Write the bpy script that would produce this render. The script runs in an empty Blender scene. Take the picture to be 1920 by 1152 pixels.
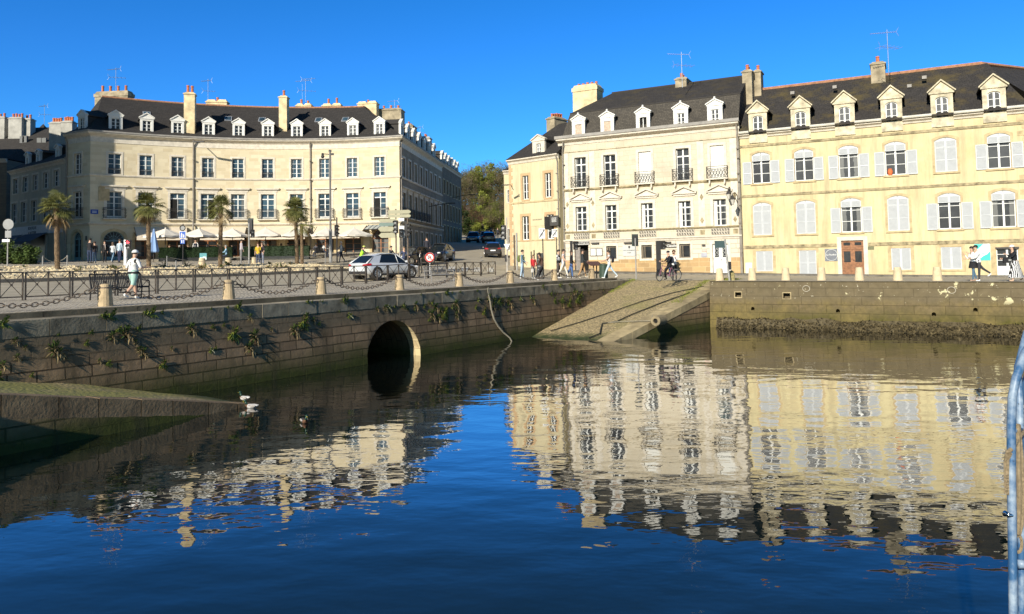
import bpy, math, random
import numpy as np
from mathutils import Vector, Matrix, noise
RND = random.Random(11)
S = bpy.context.scene
COL = S.collection
rad = math.radians
PI = math.pi
V = Vector

# ------------------------------------------------------------ camera survey
F, CX, HZ, PITCH, ROLL, CAMZ = 1400.0, 960.0, 493.0, 0.05, 0.018, 3.65
CY = HZ - F * math.tan(PITCH)
FWD = V((0, math.cos(PITCH), math.sin(PITCH)))
_u0 = V((0, -math.sin(PITCH), math.cos(PITCH)))
RGT = V((1, 0, 0)) * math.cos(ROLL) - _u0 * math.sin(ROLL)
UPV = _u0 * math.cos(ROLL) + V((1, 0, 0)) * math.sin(ROLL)
CAM = V((0, 0, CAMZ))

def ray(px, py):
    return FWD + RGT * ((px - CX) / F) - UPV * ((py - CY) / F)
def at(px, py, Y):
    d = ray(px, py); return CAM + d * (Y / d.y)
def on_z(px, py, z):
    d = ray(px, py); return CAM + d * ((z - CAMZ) / d.z)
def on_plane(px, py, p0, n):
    d = ray(px, py); return CAM + d * ((p0 - CAM).dot(n) / d.dot(n))

def make_camera():
    c = bpy.data.cameras.new("camera"); o = bpy.data.objects.new("camera", c); COL.objects.link(o)
    m = Matrix.Identity(4)
    for i in range(3):
        m[i][0] = RGT[i]; m[i][1] = UPV[i]; m[i][2] = -FWD[i]; m[i][3] = CAM[i]
    o.matrix_world = m
    c.sensor_width = 36; c.sensor_fit = 'HORIZONTAL'; c.lens = F / 1920 * 36
    c.shift_y = -(576 - CY) / 1920
    c.clip_start = 0.05; c.clip_end = 3000
    S.camera = o

# ------------------------------------------------------------ quay frame (u along the quay, v landward)
Q0 = V((-11.9, 21.9, 0)); QD = V((.567, .8237, 0)); QN = V((-.8237, .567, 0))
def quv(u, v, z=0.0):
    p = Q0 + QD * u + QN * v; return V((p.x, p.y, z))
def uv_of(p):
    r = V((p[0], p[1], 0)) - Q0; return r.dot(QD), r.dot(QN)

# ------------------------------------------------------------ mesh builder
class MB:
    def __init__(s):
        s.v = []; s.f = []; s.m = []; s.w = {}
    def add(s, vs, fs, mat=0, M=None, w=None):
        b = len(s.v)
        for i, p in enumerate(vs):
            p = V(p)
            s.v.append(M @ p if M is not None else p)
            if w is not None: s.w[b + i] = w[i]
        for f in fs:
            s.f.append(tuple(b + i for i in f)); s.m.append(mat)
        return s
    def quad(s, a, b, c, d, mat=0, w=None):
        return s.add([a, b, c, d], [(0, 1, 2, 3)], mat, None, w)
    def poly(s, pts, mat=0, M=None):
        return s.add(pts, [tuple(range(len(pts)))], mat, M)
    def box(s, x0, x1, y0, y1, z0, z1, mat=0, M=None):
        vs = [(x0,y0,z0),(x1,y0,z0),(x1,y1,z0),(x0,y1,z0),(x0,y0,z1),(x1,y0,z1),(x1,y1,z1),(x0,y1,z1)]
        return s.add(vs, [(0,3,2,1),(4,5,6,7),(0,1,5,4),(1,2,6,5),(2,3,7,6),(3,0,4,7)], mat, M)
    def cyl(s, p0, p1, r0, r1=None, n=8, mat=0, M=None, caps=True):
        r1 = r0 if r1 is None else r1
        p0 = V(p0); p1 = V(p1); d = (p1 - p0)
        if d.length < 1e-6: return s
        d.normalize()
        a = d.orthogonal().normalized(); b = d.cross(a)
        vs = []
        for p, r in ((p0, r0), (p1, r1)):
            for i in range(n):
                t = 2 * PI * i / n
                vs.append(p + (a * math.cos(t) + b * math.sin(t)) * r)
        fs = [(i, (i + 1) % n, n + (i + 1) % n, n + i) for i in range(n)]
        if caps: fs += [tuple(range(n - 1, -1, -1)), tuple(range(n, 2 * n))]
        return s.add(vs, fs, mat, M)
    def tube(s, path, r, n=6, mat=0, M=None, closed=False):
        path = [V(p) for p in path]
        rs = r if isinstance(r, (list, tuple)) else [r] * len(path)
        k = len(path); vs = []
        up = None
        for i, p in enumerate(path):
            if closed: t = path[(i + 1) % k] - path[i - 1]
            else: t = path[min(i + 1, k - 1)] - path[max(i - 1, 0)]
            t.normalize()
            if up is None: up = t.orthogonal().normalized()
            up = (up - t * up.dot(t))
            up = up.normalized() if up.length > 1e-6 else t.orthogonal().normalized()
            b = t.cross(up)
            for j in range(n):
                a = 2 * PI * j / n
                vs.append(p + (up * math.cos(a) + b * math.sin(a)) * rs[i])
        fs = []
        for i in range(k if closed else k - 1):
            i2 = (i + 1) % k
            for j in range(n):
                fs.append((i * n + j, i * n + (j + 1) % n, i2 * n + (j + 1) % n, i2 * n + j))
        if not closed:
            fs += [tuple(range(n - 1, -1, -1)), tuple(range((k - 1) * n, k * n))]
        return s.add(vs, fs, mat, M)
    def lathe(s, prof, n=12, c=(0, 0, 0), mat=0, M=None):
        vs = []
        for r, z in prof:
            for i in range(n):
                t = 2 * PI * i / n
                vs.append((c[0] + r * math.cos(t), c[1] + r * math.sin(t), c[2] + z))
        fs = []
        for k in range(len(prof) - 1):
            for i in range(n):
                fs.append((k * n + i, k * n + (i + 1) % n, (k + 1) * n + (i + 1) % n, (k + 1) * n + i))
        fs += [tuple(range(n - 1, -1, -1)), tuple(range((len(prof) - 1) * n, len(prof) * n))]
        return s.add(vs, fs, mat, M)
    def prism(s, pts, y0, y1, mat=0, M=None):
        """polygon in (x,z) extruded along y"""
        n = len(pts)
        vs = [(x, y0, z) for x, z in pts] + [(x, y1, z) for x, z in pts]
        fs = [tuple(range(n)), tuple(range(2 * n - 1, n - 1, -1))]
        fs += [(i, n + i, n + (i + 1) % n, (i + 1) % n) for i in range(n)]
        return s.add(vs, fs, mat, M)
    def ball(s, c, r, n=8, k=6, mat=0, M=None):
        rx, ry, rz = r if isinstance(r, (tuple, list)) else (r, r, r)
        vs = [(c[0], c[1], c[2] - rz)]
        for i in range(1, k):
            t = PI * i / k
            for j in range(n):
                a = 2 * PI * j / n
                vs.append((c[0] + rx * math.sin(t) * math.cos(a), c[1] + ry * math.sin(t) * math.sin(a), c[2] - rz * math.cos(t)))
        vs.append((c[0], c[1], c[2] + rz))
        fs = [(0, 1 + (j + 1) % n, 1 + j) for j in range(n)]
        for i in range(k - 2):
            for j in range(n):
                a = 1 + i * n
                fs.append((a + j, a + (j + 1) % n, a + n + (j + 1) % n, a + n + j))
        e = len(vs) - 1; a = 1 + (k - 2) * n
        fs += [(a + j, a + (j + 1) % n, e) for j in range(n)]
        return s.add(vs, fs, mat, M)
    def sheet(s, rows, mat=0, closed=False, w=None):
        k = len(rows[0]); vs = [p for r in rows for p in r]
        fs = []
        for i in range(len(rows) - 1):
            for j in range(k if closed else k - 1):
                j2 = (j + 1) % k
                fs.append((i * k + j, i * k + j2, (i + 1) * k + j2, (i + 1) * k + j))
        return s.add(vs, fs, mat, None, w)
    def mesh(s, name, mats, smooth=False):
        me = bpy.data.meshes.new(name)
        me.from_pydata([tuple(p) for p in s.v], [], s.f)
        if not isinstance(mats, (list, tuple)): mats = [mats]
        for m in mats: me.materials.append(m)
        if len(mats) > 1: me.polygons.foreach_set("material_index", s.m)
        if s.w:
            at_ = me.attributes.new("wuv", 'FLOAT_VECTOR', 'POINT')
            d = np.zeros((len(s.v), 3), dtype=np.float32)
            for i, q in s.w.items(): d[i, :len(q)] = q
            at_.data.foreach_set("vector", d.ravel())
        if smooth: me.polygons.foreach_set("use_smooth", [True] * len(me.polygons))
        me.update()
        return me
    def obj(s, name, mats, parent=None, smooth=False, loc=(0, 0, 0), rotz=0.0):
        return link(name, s.mesh(name, mats, smooth), parent, loc, rotz)

def link(name, me, parent=None, loc=(0, 0, 0), rotz=0.0, scale=None, rot=None):
    o = bpy.data.objects.new(name, me); COL.objects.link(o)
    o.location = loc
    o.rotation_euler = rot if rot else (0, 0, rotz)
    if scale: o.scale = scale
    if parent is not None: o.parent = parent
    return o

def tag(o, label=None, cat=None, group=None, kind=None):
    if label: o['label'] = label
    if cat: o['category'] = cat
    if group: o['group'] = group
    if kind: o['kind'] = kind
    return o

def thing(name, label, cat, loc=(0, 0, 0), rotz=0.0, group=None):
    o = bpy.data.objects.new(name, None); COL.objects.link(o)
    o.location = loc; o.rotation_euler = (0, 0, rotz); o.empty_display_size = .3
    return tag(o, label, cat, group)

def copy_tree(o, loc=None, rotz=None, label=None, parent=None, scale=None):
    c = o.copy(); COL.objects.link(c)
    if parent is not None: c.parent = parent
    if loc is not None: c.location = loc
    if rotz is not None: c.rotation_euler = (0, 0, rotz)
    if label: c['label'] = label
    if scale: c.scale = (scale,) * 3
    for ch in list(o.children): copy_tree(ch, parent=c)
    return c

_cache = {}
def cached(key, fn):
    if key not in _cache: _cache[key] = fn()
    return _cache[key]

# ------------------------------------------------------------ materials
def _nodes(name):
    m = bpy.data.materials.new(name); m.use_nodes = True
    nt = m.node_tree; nt.nodes.clear()
    out = nt.nodes.new("ShaderNodeOutputMaterial"); b = nt.nodes.new("ShaderNodeBsdfPrincipled")
    nt.links.new(b.outputs[0], out.inputs[0])
    return m, nt, b
class NT:
    """tiny node helper"""
    def __init__(s, nt): s.nt = nt
    def n(s, typ, **kw):
        nd = s.nt.nodes.new("ShaderNode" + typ)
        for k, v in kw.items():
            if k.startswith("i_"): s.put(nd, k[2:].replace("_", " "), v)
            else: setattr(nd, k, v)
        return nd
    def put(s, nd, key, v):
        sock = nd.inputs[int(key)] if key.isdigit() else nd.inputs[key]
        if hasattr(v, "is_output"): s.nt.links.new(v, sock)
        else: sock.default_value = v
    def coord(s, kind="Object", scale=None):
        if kind == "wuv":
            o = s.n("Attribute", attribute_name="wuv").outputs["Vector"]
        elif kind == "World":
            o = s.n("NewGeometry").outputs["Position"]
        else: o = s.n("TexCoord").outputs[kind]
        if scale:
            mp = s.n("Mapping"); s.put(mp, "Vector", o); mp.inputs["Scale"].default_value = scale
            o = mp.outputs[0]
        return o
    def noise(s, vec, scale=1., detail=4., rough=.55, out="Fac"):
        return s.n("TexNoise", i_Vector=vec, i_Scale=scale, i_Detail=detail, i_Roughness=rough).outputs[out]
    def ramp(s, fac, stops):
        r = s.n("ValToRGB", i_Fac=fac); el = r.color_ramp.elements
        while len(el) < len(stops): el.new(.5)
        for e, (p, c) in zip(el, stops):
            e.position = p; e.color = (c, c, c, 1) if isinstance(c, (int, float)) else (*c, 1)
        return r.outputs[0]
    def mix(s, fac, a, b, mode='MIX'):
        m = s.n("Mix", data_type='RGBA', blend_type=mode)
        for k, v in ((0, fac), (6, a), (7, b)):
            if hasattr(v, "is_output"): s.nt.links.new(v, m.inputs[k])
            else: m.inputs[k].default_value = (*v, 1) if isinstance(v, (tuple, list)) else v
        return m.outputs[2]
    def math(s, op, a, b=0.):
        m = s.n("Math", operation=op); s.put(m, "0", a); s.put(m, "1", b); return m.outputs[0]
    def bump(s, h, strength=.3, dist=.02):
        return s.n("Bump", i_Height=h, i_Strength=strength, i_Distance=dist).outputs[0]

MATS = {}
def mat(name, base=(.5, .5, .5), rough=.7, var=.12, scale=4., bump=0., metal=0., spec=.4, emit=None, coat=0., objrand=0., island=0.):
    if name in MATS: return MATS[name]
    m, nt, b = _nodes(name); h = NT(nt)
    co = h.coord("World")
    nz = h.noise(co, scale, 5.)
    lo = tuple(c * (1 - var) for c in base); hi = tuple(min(1, c * (1 + var)) for c in base)
    c = h.ramp(nz, [(.3, lo), (.7, hi)])
    if island:
        c = h.mix(1., c, h.ramp(h.n("NewGeometry").outputs["Random Per Island"], [(0, 1 - island), (1, 1.)]), 'MULTIPLY')
    if objrand:
        oi = h.n("ObjectInfo").outputs["Random"]
        k = h.ramp(oi, [(0, 1 - objrand), (1, 1.)])
        c = h.mix(1., c, k, 'MULTIPLY')
    nt.links.new(c, b.inputs["Base Color"])
    b.inputs["Roughness"].default_value = rough; b.inputs["Metallic"].default_value = metal
    b.inputs["Specular IOR Level"].default_value = spec
    if coat: b.inputs["Coat Weight"].default_value = coat
    if bump: nt.links.new(h.bump(h.noise(co, scale * 6, 6.), bump, .02), b.inputs["Normal"])
    if emit:
        b.inputs["Emission Color"].default_value = (*emit[:3], 1); b.inputs["Emission Strength"].default_value = emit[3]
    MATS[name] = m
    return m

def mat_masonry(name, cols, mortar, bw=.6, bh=.3, coord="wuv", msize=.012, bump=.4, stain=.35, moss=None, rough=.9, offset=.5, bright=1., weather=None):
    """coursed stone: colours vary block to block, world-space weathering over it"""
    m, nt, b = _nodes(name); h = NT(nt)
    co = h.coord(coord)
    wob = h.noise(co, 1.3, 3., out="Color")
    co2 = h.n("VectorMath", operation='MULTIPLY_ADD'); h.put(co2, "0", wob); co2.inputs[1].default_value = (.03, .03, 0); h.put(co2, "2", co)
    br = h.n("TexBrick", i_Vector=co2.outputs[0], i_Scale=1., offset=offset, squash=.72, squash_frequency=3)
    br.inputs["Brick Width"].default_value = bw; br.inputs["Row Height"].default_value = bh
    br.inputs["Mortar Size"].default_value = msize; br.inputs["Mortar Smooth"].default_value = .3
    br.inputs["Color1"].default_value = (*cols[0], 1); br.inputs["Color2"].default_value = (*cols[1], 1)
    br.inputs["Mortar"].default_value = (*mortar, 1)
    c = br.outputs["Color"]
    wp = h.coord("World")
    n1 = h.noise(wp, .55, 6., .65); n2 = h.noise(wp, 7., 5., .7)
    c = h.mix(h.ramp(n2, [(.35, .0), (.75, stain)]), c, tuple(x * .55 for x in cols[0]))
    c = h.mix(h.ramp(n1, [(.48, .0), (.75, stain * 1.6)]), c, tuple(x * .45 for x in cols[1]))
    if moss:   # (colour, z of full growth, z where it stops)
        sep = h.n("SeparateXYZ", i_Vector=wp)
        zz = h.math('ADD', sep.outputs[2], h.math('MULTIPLY', h.math('SUBTRACT', h.noise(wp, 1.1, 5.), .5), moss[3]))
        mr = h.n("MapRange", i_Value=zz); mr.inputs[1].default_value = moss[2]; mr.inputs[2].default_value = moss[1]
        c = h.mix(mr.outputs[0], c, h.mix(n2, moss[0], tuple(x * .35 for x in moss[0])))
    if weather: c = weather(h, wp, c)
    nt.links.new(c, b.inputs["Base Color"])
    b.inputs["Roughness"].default_value = rough; b.inputs["Specular IOR Level"].default_value = .25
    hh = h.math('SUBTRACT', h.math('MULTIPLY', n2, .5), br.outputs["Fac"])
    nt.links.new(h.bump(hh, bump, .03), b.inputs["Normal"])
    MATS[name] = m
    return m
# ============================================================ light, sky, air
SUN_EL = rad(24.0)
SUN_H = V((-.47, -.883, 0)).normalized()
SUN = SUN_H * math.cos(SUN_EL) + V((0, 0, math.sin(SUN_EL)))

def make_light():
    w = bpy.data.worlds.new("World"); S.world = w; w.use_nodes = True
    nt = w.node_tree; nt.nodes.clear(); h = NT(nt)
    sky = h.n("TexSky", sky_type='NISHITA'); sky.sun_disc = False
    sky.sun_elevation = SUN_EL; sky.sun_rotation = math.atan2(SUN_H.x, SUN_H.y)
    sky.ozone_density = 2.6; sky.air_density = 1.0; sky.dust_density = 0.0; sky.altitude = 0
    hs = h.n("HueSaturation", i_Color=sky.outputs[0], i_Saturation=1.28, i_Hue=.496, i_Value=1.0)
    # deep blue away from the sun, paler and dimmer on the sunward half of the sky
    g = h.n("VectorMath", operation='DOT_PRODUCT'); h.put(g, "0", h.n("TexCoord").outputs["Generated"]); g.inputs[1].default_value = tuple(SUN_H)
    k = h.n("MapRange", i_Value=g.outputs["Value"]); k.inputs[1].default_value = -.40; k.inputs[2].default_value = .15
    tint = h.mix(1., hs.outputs[0], h.mix(k.outputs[0], (.29, .80, 1.40), (.58, .66, .80)), 'MULTIPLY')
    zz = h.n("SeparateXYZ", i_Vector=h.n("TexCoord").outputs["Generated"]).outputs[2]
    tint = h.mix(1., tint, h.ramp(zz, [(.26, (1., 1., 1.)), (.5, (.62, 1., .82)), (.85, (.3, .45, .4))]), 'MULTIPLY')
    bg = h.n("Background", i_Color=tint, i_Strength=SKY_STRENGTH)
    out = h.n("OutputWorld"); nt.links.new(bg.outputs[0], out.inputs[0])
    l = bpy.data.lights.new("sun", 'SUN'); l.energy = SUN_STRENGTH; l.angle = rad(.5); l.color = (1.0, .94, .82)
    o = bpy.data.objects.new("sun", l); COL.objects.link(o)
    o.rotation_euler = SUN.to_track_quat('Z', 'Y').to_euler(); o.location = (-30, -40, 40)
    v = S.view_settings; v.view_transform = 'Standard'; v.look = 'None'; v.exposure = EXPOSURE; v.gamma = 1.0
    S.cycles.max_bounces = 6; S.cycles.glossy_bounces = 3; S.cycles.diffuse_bounces = 3
    S.cycles.caustics_reflective = False; S.cycles.caustics_refractive = False
    S.cycles.use_denoising = True; S.cycles.sample_clamp_indirect = 4.0

SKY_STRENGTH, SUN_STRENGTH, EXPOSURE = .098, 4.8, 0.40

# ============================================================ ground heights (thin plate spline through surveyed levels)
_cp = []
for u in (-40, -25, -10, 5, 20, 30): _cp += [(*quv(u, 0).xy, 2.50), (*quv(u, 8).xy, 2.63)]
for u in (-30, -10, 5, 18): _cp.append((*quv(u, 18).xy, 3.12))
for u in (-30, -12, 0, 10): _cp += [(*quv(u, 26).xy, 3.72), (*quv(u, 38).xy, 4.05)]
_cp += [(13.5, 42, 2.43), (21.5, 37.8, 2.36), (30, 33, 2.3), (30.3, 47, 2.22), (16.7, 54.2, 2.5), (4.2, 60.7, 2.9), (-.1, 64.5, 3.4),
        (10.5, 57.5, 2.68), (7.7, 47, 2.42), (-1.2, 54, 2.70), (-2, 79, 4.5), (-6.7, 70, 4.15), (-6.5, 106, 6.3), (-5.5, 122, 7.5),
        (-3, 150, 9.4), (-10.8, 72, 4.7), (-7.7, 102, 6.8), (-7.7, 44.7, 2.84), (-24, 72, 4.6), (-38, 66, 4.4), (-51, 76, 4.7),
        (-60, 90, 5), (-70, 50, 4), (60, 50, 2.3), (60, 20, 2.3), (40, 100, 5), (0, 220, 12), (-90, 200, 10), (90, 200, 9), (3, 90, 5.2)]
_P = np.array(_cp)
def _tps():
    n = len(_P); d = np.hypot(_P[:, None, 0] - _P[None, :, 0], _P[:, None, 1] - _P[None, :, 1])
    K = np.where(d > 0, d * d * np.log(d + 1e-9), 0) + np.eye(n) * 4.0
    A = np.zeros((n + 3, n + 3)); A[:n, :n] = K; A[:n, n] = 1; A[:n, n + 1:] = _P[:, :2]; A[n:, :n] = A[:n, n:].T
    return np.linalg.solve(A, np.concatenate([_P[:, 2], [0, 0, 0]]))
_W = _tps()
def gz(x, y):
    d = np.hypot(_P[:, 0] - x, _P[:, 1] - y)
    z = float((np.where(d > 0, d * d * np.log(d + 1e-9), 0) * _W[:-3]).sum() + _W[-3] + _W[-2] * x + _W[-1] * y)
    return max(1.9, min(z, 14))
PROM = .10
def gq(u, v): p = quv(u, v); return gz(p.x, p.y)
def on_ground(px, py, dz=0.0, it=12):
    """where the sight line meets the ground"""
    z = 2.7
    for _ in range(40):
        p = on_z(px, py, min(z, CAMZ - .05)); z2 = gz(p.x, p.y) + dz
        z += (z2 - z) * .5
    return V((p.x, p.y, z2))
def ground_at(px, Y, dz=0.0):
    p = at(px, HZ, Y); return V((p.x, Y, gz(p.x, Y) + dz))

# ============================================================ setting materials
m_asph = mat("asphalt", (.40, .345, .25), .9, .18, 1.1, .3)
m_kerb = mat("kerb_granite", (.16, .145, .12), .9, .35, 2.2, .4)
m_zinc = mat("zinc", (.42, .43, .45), .5, .2, 2., 0, .4)
def _m_setts():
    m, nt, b = _nodes("granite_setts"); h = NT(nt); co = h.coord("wuv")
    wv = h.noise(co, .45, 2., out="Color")
    ad = h.n("VectorMath", operation='MULTIPLY_ADD'); h.put(ad, "0", wv); ad.inputs[1].default_value = (.5, .5, 0); h.put(ad, "2", co)
    br = h.n("TexBrick", i_Vector=ad.outputs[0], i_Scale=1.); br.inputs["Brick Width"].default_value = .17; br.inputs["Row Height"].default_value = .12
    br.inputs["Mortar Size"].default_value = .014; br.inputs["Color1"].default_value = (.70, .61, .46, 1); br.inputs["Color2"].default_value = (.54, .46, .345, 1); br.inputs["Mortar"].default_value = (.17, .14, .10, 1)
    wp = h.coord("World"); n = h.noise(wp, .7, 5.)
    c = h.mix(h.ramp(n, [(.42, 0), (.75, .45)]), br.outputs[0], (.14, .12, .09))
    nt.links.new(c, b.inputs["Base Color"]); b.inputs["Roughness"].default_value = .9
    nt.links.new(h.bump(h.math('SUBTRACT', 1., br.outputs["Fac"]), .8, .03), b.inputs["Normal"])
    return m
m_setts = _m_setts()
def _m_slip(name, mo=.7, lo=.46):
    m, nt, b = _nodes(name); h = NT(nt); co = h.coord("wuv"); wp = h.coord("World")
    vo = h.n("TexVoronoi", i_Vector=co, i_Scale=8.5); vo.inputs["Randomness"].default_value = .55
    c = h.mix(h.n("SeparateXYZ", i_Vector=vo.outputs["Color"]).outputs[0], (.60, .455, .235), (.46, .35, .18))
    d = h.ramp(vo.outputs["Distance"], [(.25, 0), (.6, 1)])
    c = h.mix(d, c, (.24, .19, .10))
    n = h.noise(wp, .55, 5.); n2 = h.noise(wp, 3., 5.)
    c = h.mix(h.ramp(n, [(lo, 0), (lo + .2, mo)]), c, h.mix(n2, (.36, .30, .09), (.17, .19, .035)))
    sz = h.n("SeparateXYZ", i_Vector=wp)
    mr = h.n("MapRange", i_Value=h.math('ADD', sz.outputs[2], h.math('MULTIPLY', n2, .35))); mr.inputs[1].default_value = .42; mr.inputs[2].default_value = .2
    c = h.mix(mr.outputs[0], c, (.03, .045, .008))
    nt.links.new(c, b.inputs["Base Color"]); b.inputs["Roughness"].default_value = .85
    nt.links.new(h.bump(h.math('SUBTRACT', 1., vo.outputs["Distance"]), .6, .04), b.inputs["Normal"])
    return m
m_slip = _m_slip("slipway_cobbles", .45, .50); m_slip2 = _m_slip("mossy_cobbles", .95, .36)
MOSS = (.075, .085, .018)
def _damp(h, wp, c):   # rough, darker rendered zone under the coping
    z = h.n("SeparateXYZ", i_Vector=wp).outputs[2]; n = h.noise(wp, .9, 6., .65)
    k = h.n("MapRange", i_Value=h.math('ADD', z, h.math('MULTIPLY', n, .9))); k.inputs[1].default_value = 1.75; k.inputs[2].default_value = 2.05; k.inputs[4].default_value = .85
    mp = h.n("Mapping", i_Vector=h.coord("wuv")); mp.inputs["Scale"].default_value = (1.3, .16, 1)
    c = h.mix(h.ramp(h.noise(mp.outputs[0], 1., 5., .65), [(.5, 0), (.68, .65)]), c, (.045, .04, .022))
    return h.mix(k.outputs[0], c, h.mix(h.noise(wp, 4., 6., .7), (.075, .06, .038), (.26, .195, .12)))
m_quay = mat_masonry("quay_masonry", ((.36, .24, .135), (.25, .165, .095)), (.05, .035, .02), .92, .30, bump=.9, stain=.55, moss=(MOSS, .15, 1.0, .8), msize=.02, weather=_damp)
m_jamb = mat_masonry("tunnel_jamb", ((.62, .50, .28), (.52, .40, .22)), (.3, .23, .13), .5, .3, stain=.25)
def _lichen(h, wp, c):
    sep = h.n("SeparateXYZ", i_Vector=wp); z = sep.outputs[2]
    n = h.noise(wp, 2.6, 5., .6); n3 = h.noise(wp, .5, 4.)
    c = h.mix(h.ramp(h.noise(wp, .8, 5., .7), [(.44, 0), (.62, .75)]), c, (.22, .165, .06))
    c = h.mix(h.ramp(h.noise(wp, 5., 6., .75), [(.42, 0), (.66, .7)]), c, (.10, .08, .035))
    up = h.n("MapRange", i_Value=h.math('ADD', z, h.math('MULTIPLY', n3, .5))); up.inputs[1].default_value = 1.55; up.inputs[2].default_value = 1.85
    c = h.mix(h.math('MULTIPLY', up.outputs[0], .8), c, h.mix(n, (.075, .06, .036), (.22, .175, .105)))
    # pale lichen rosettes, denser towards the far right end
    xr = h.n("MapRange", i_Value=sep.outputs[0]); xr.inputs[1].default_value = 16.; xr.inputs[2].default_value = 24.; xr.inputs[3].default_value = .0; xr.inputs[4].default_value = .12
    sp = h.math('ADD', h.noise(wp, 1.7, 6., .62), xr.outputs[0])
    k = h.math('MULTIPLY', h.ramp(sp, [(.675, 0), (.70, 1)]), up.outputs[0])
    c = h.mix(k, c, (.62, .56, .33))
    sp2 = h.ramp(h.noise(wp, 8., 4., .6), [(.66, 0), (.70, 1)])
    c = h.mix(h.math('MULTIPLY', sp2, up.outputs[0]), c, (.55, .50, .36))
    return c
m_rquay = mat_masonry("right_quay_masonry", ((.20, .15, .078), (.155, .118, .06)), (.11, .082, .042), 1.3, .42, bump=.9, stain=.5, moss=((.12, .11, .022), .4, 1.15, .9), msize=.012, weather=_lichen)
m_copin = mat("coping_stone", (.31, .262, .18), .9, .45, 2.6, .6, island=.4)
m_slab = mat("slipway_slab", (.42, .33, .18), .9, .35, 1.8, .5, island=.3)
m_dark = mat("dark_void", (.012, .011, .010), .9, .1)

def _m_water():
    m = bpy.data.materials.new("harbour_water"); m.use_nodes = True; nt = m.node_tree; nt.nodes.clear(); h = NT(nt); wp = h.coord("World")
    mp = h.n("Mapping", i_Vector=wp); mp.inputs["Scale"].default_value = (.75, 1.25, 1); mp.inputs["Rotation"].default_value = (0, 0, rad(12))
    q = mp.outputs[0]
    n1 = h.noise(q, 2.7, 2., .5); n2 = h.noise(q, .75, 1., .5); n3 = h.noise(q, .16, 2.)
    amp = h.ramp(n3, [(.3, .3), (.7, 1.)])           # cat's paws: calmer and livelier patches
    hh = h.math('ADD', h.math('MULTIPLY', h.math('MULTIPLY', n1, amp), .38), n2)
    nb = h.bump(hh, .064, .30)
    lw = h.n("LayerWeight", i_Blend=.5, i_Normal=nb).outputs["Facing"]
    f = h.ramp(lw, [(.0, .02), (.54, .105), (.62, .16), (.68, .27), (.75, .60), (.84, .82), (.95, .92)])
    d = h.n("BsdfDiffuse"); h.put(d, "Color", h.mix(h.noise(wp, .3, 3.), (.010, .016, .012), (.004, .010, .012)))
    g = h.n("BsdfGlossy", i_Roughness=.0, i_Normal=nb); mx = h.n("MixShader", i_Fac=f); nt.links.new(d.outputs[0], mx.inputs[1]); nt.links.new(g.outputs[0], mx.inputs[2])
    out = h.n("OutputMaterial"); nt.links.new(mx.outputs[0], out.inputs[0]); return m
m_water = _m_water()

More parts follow.
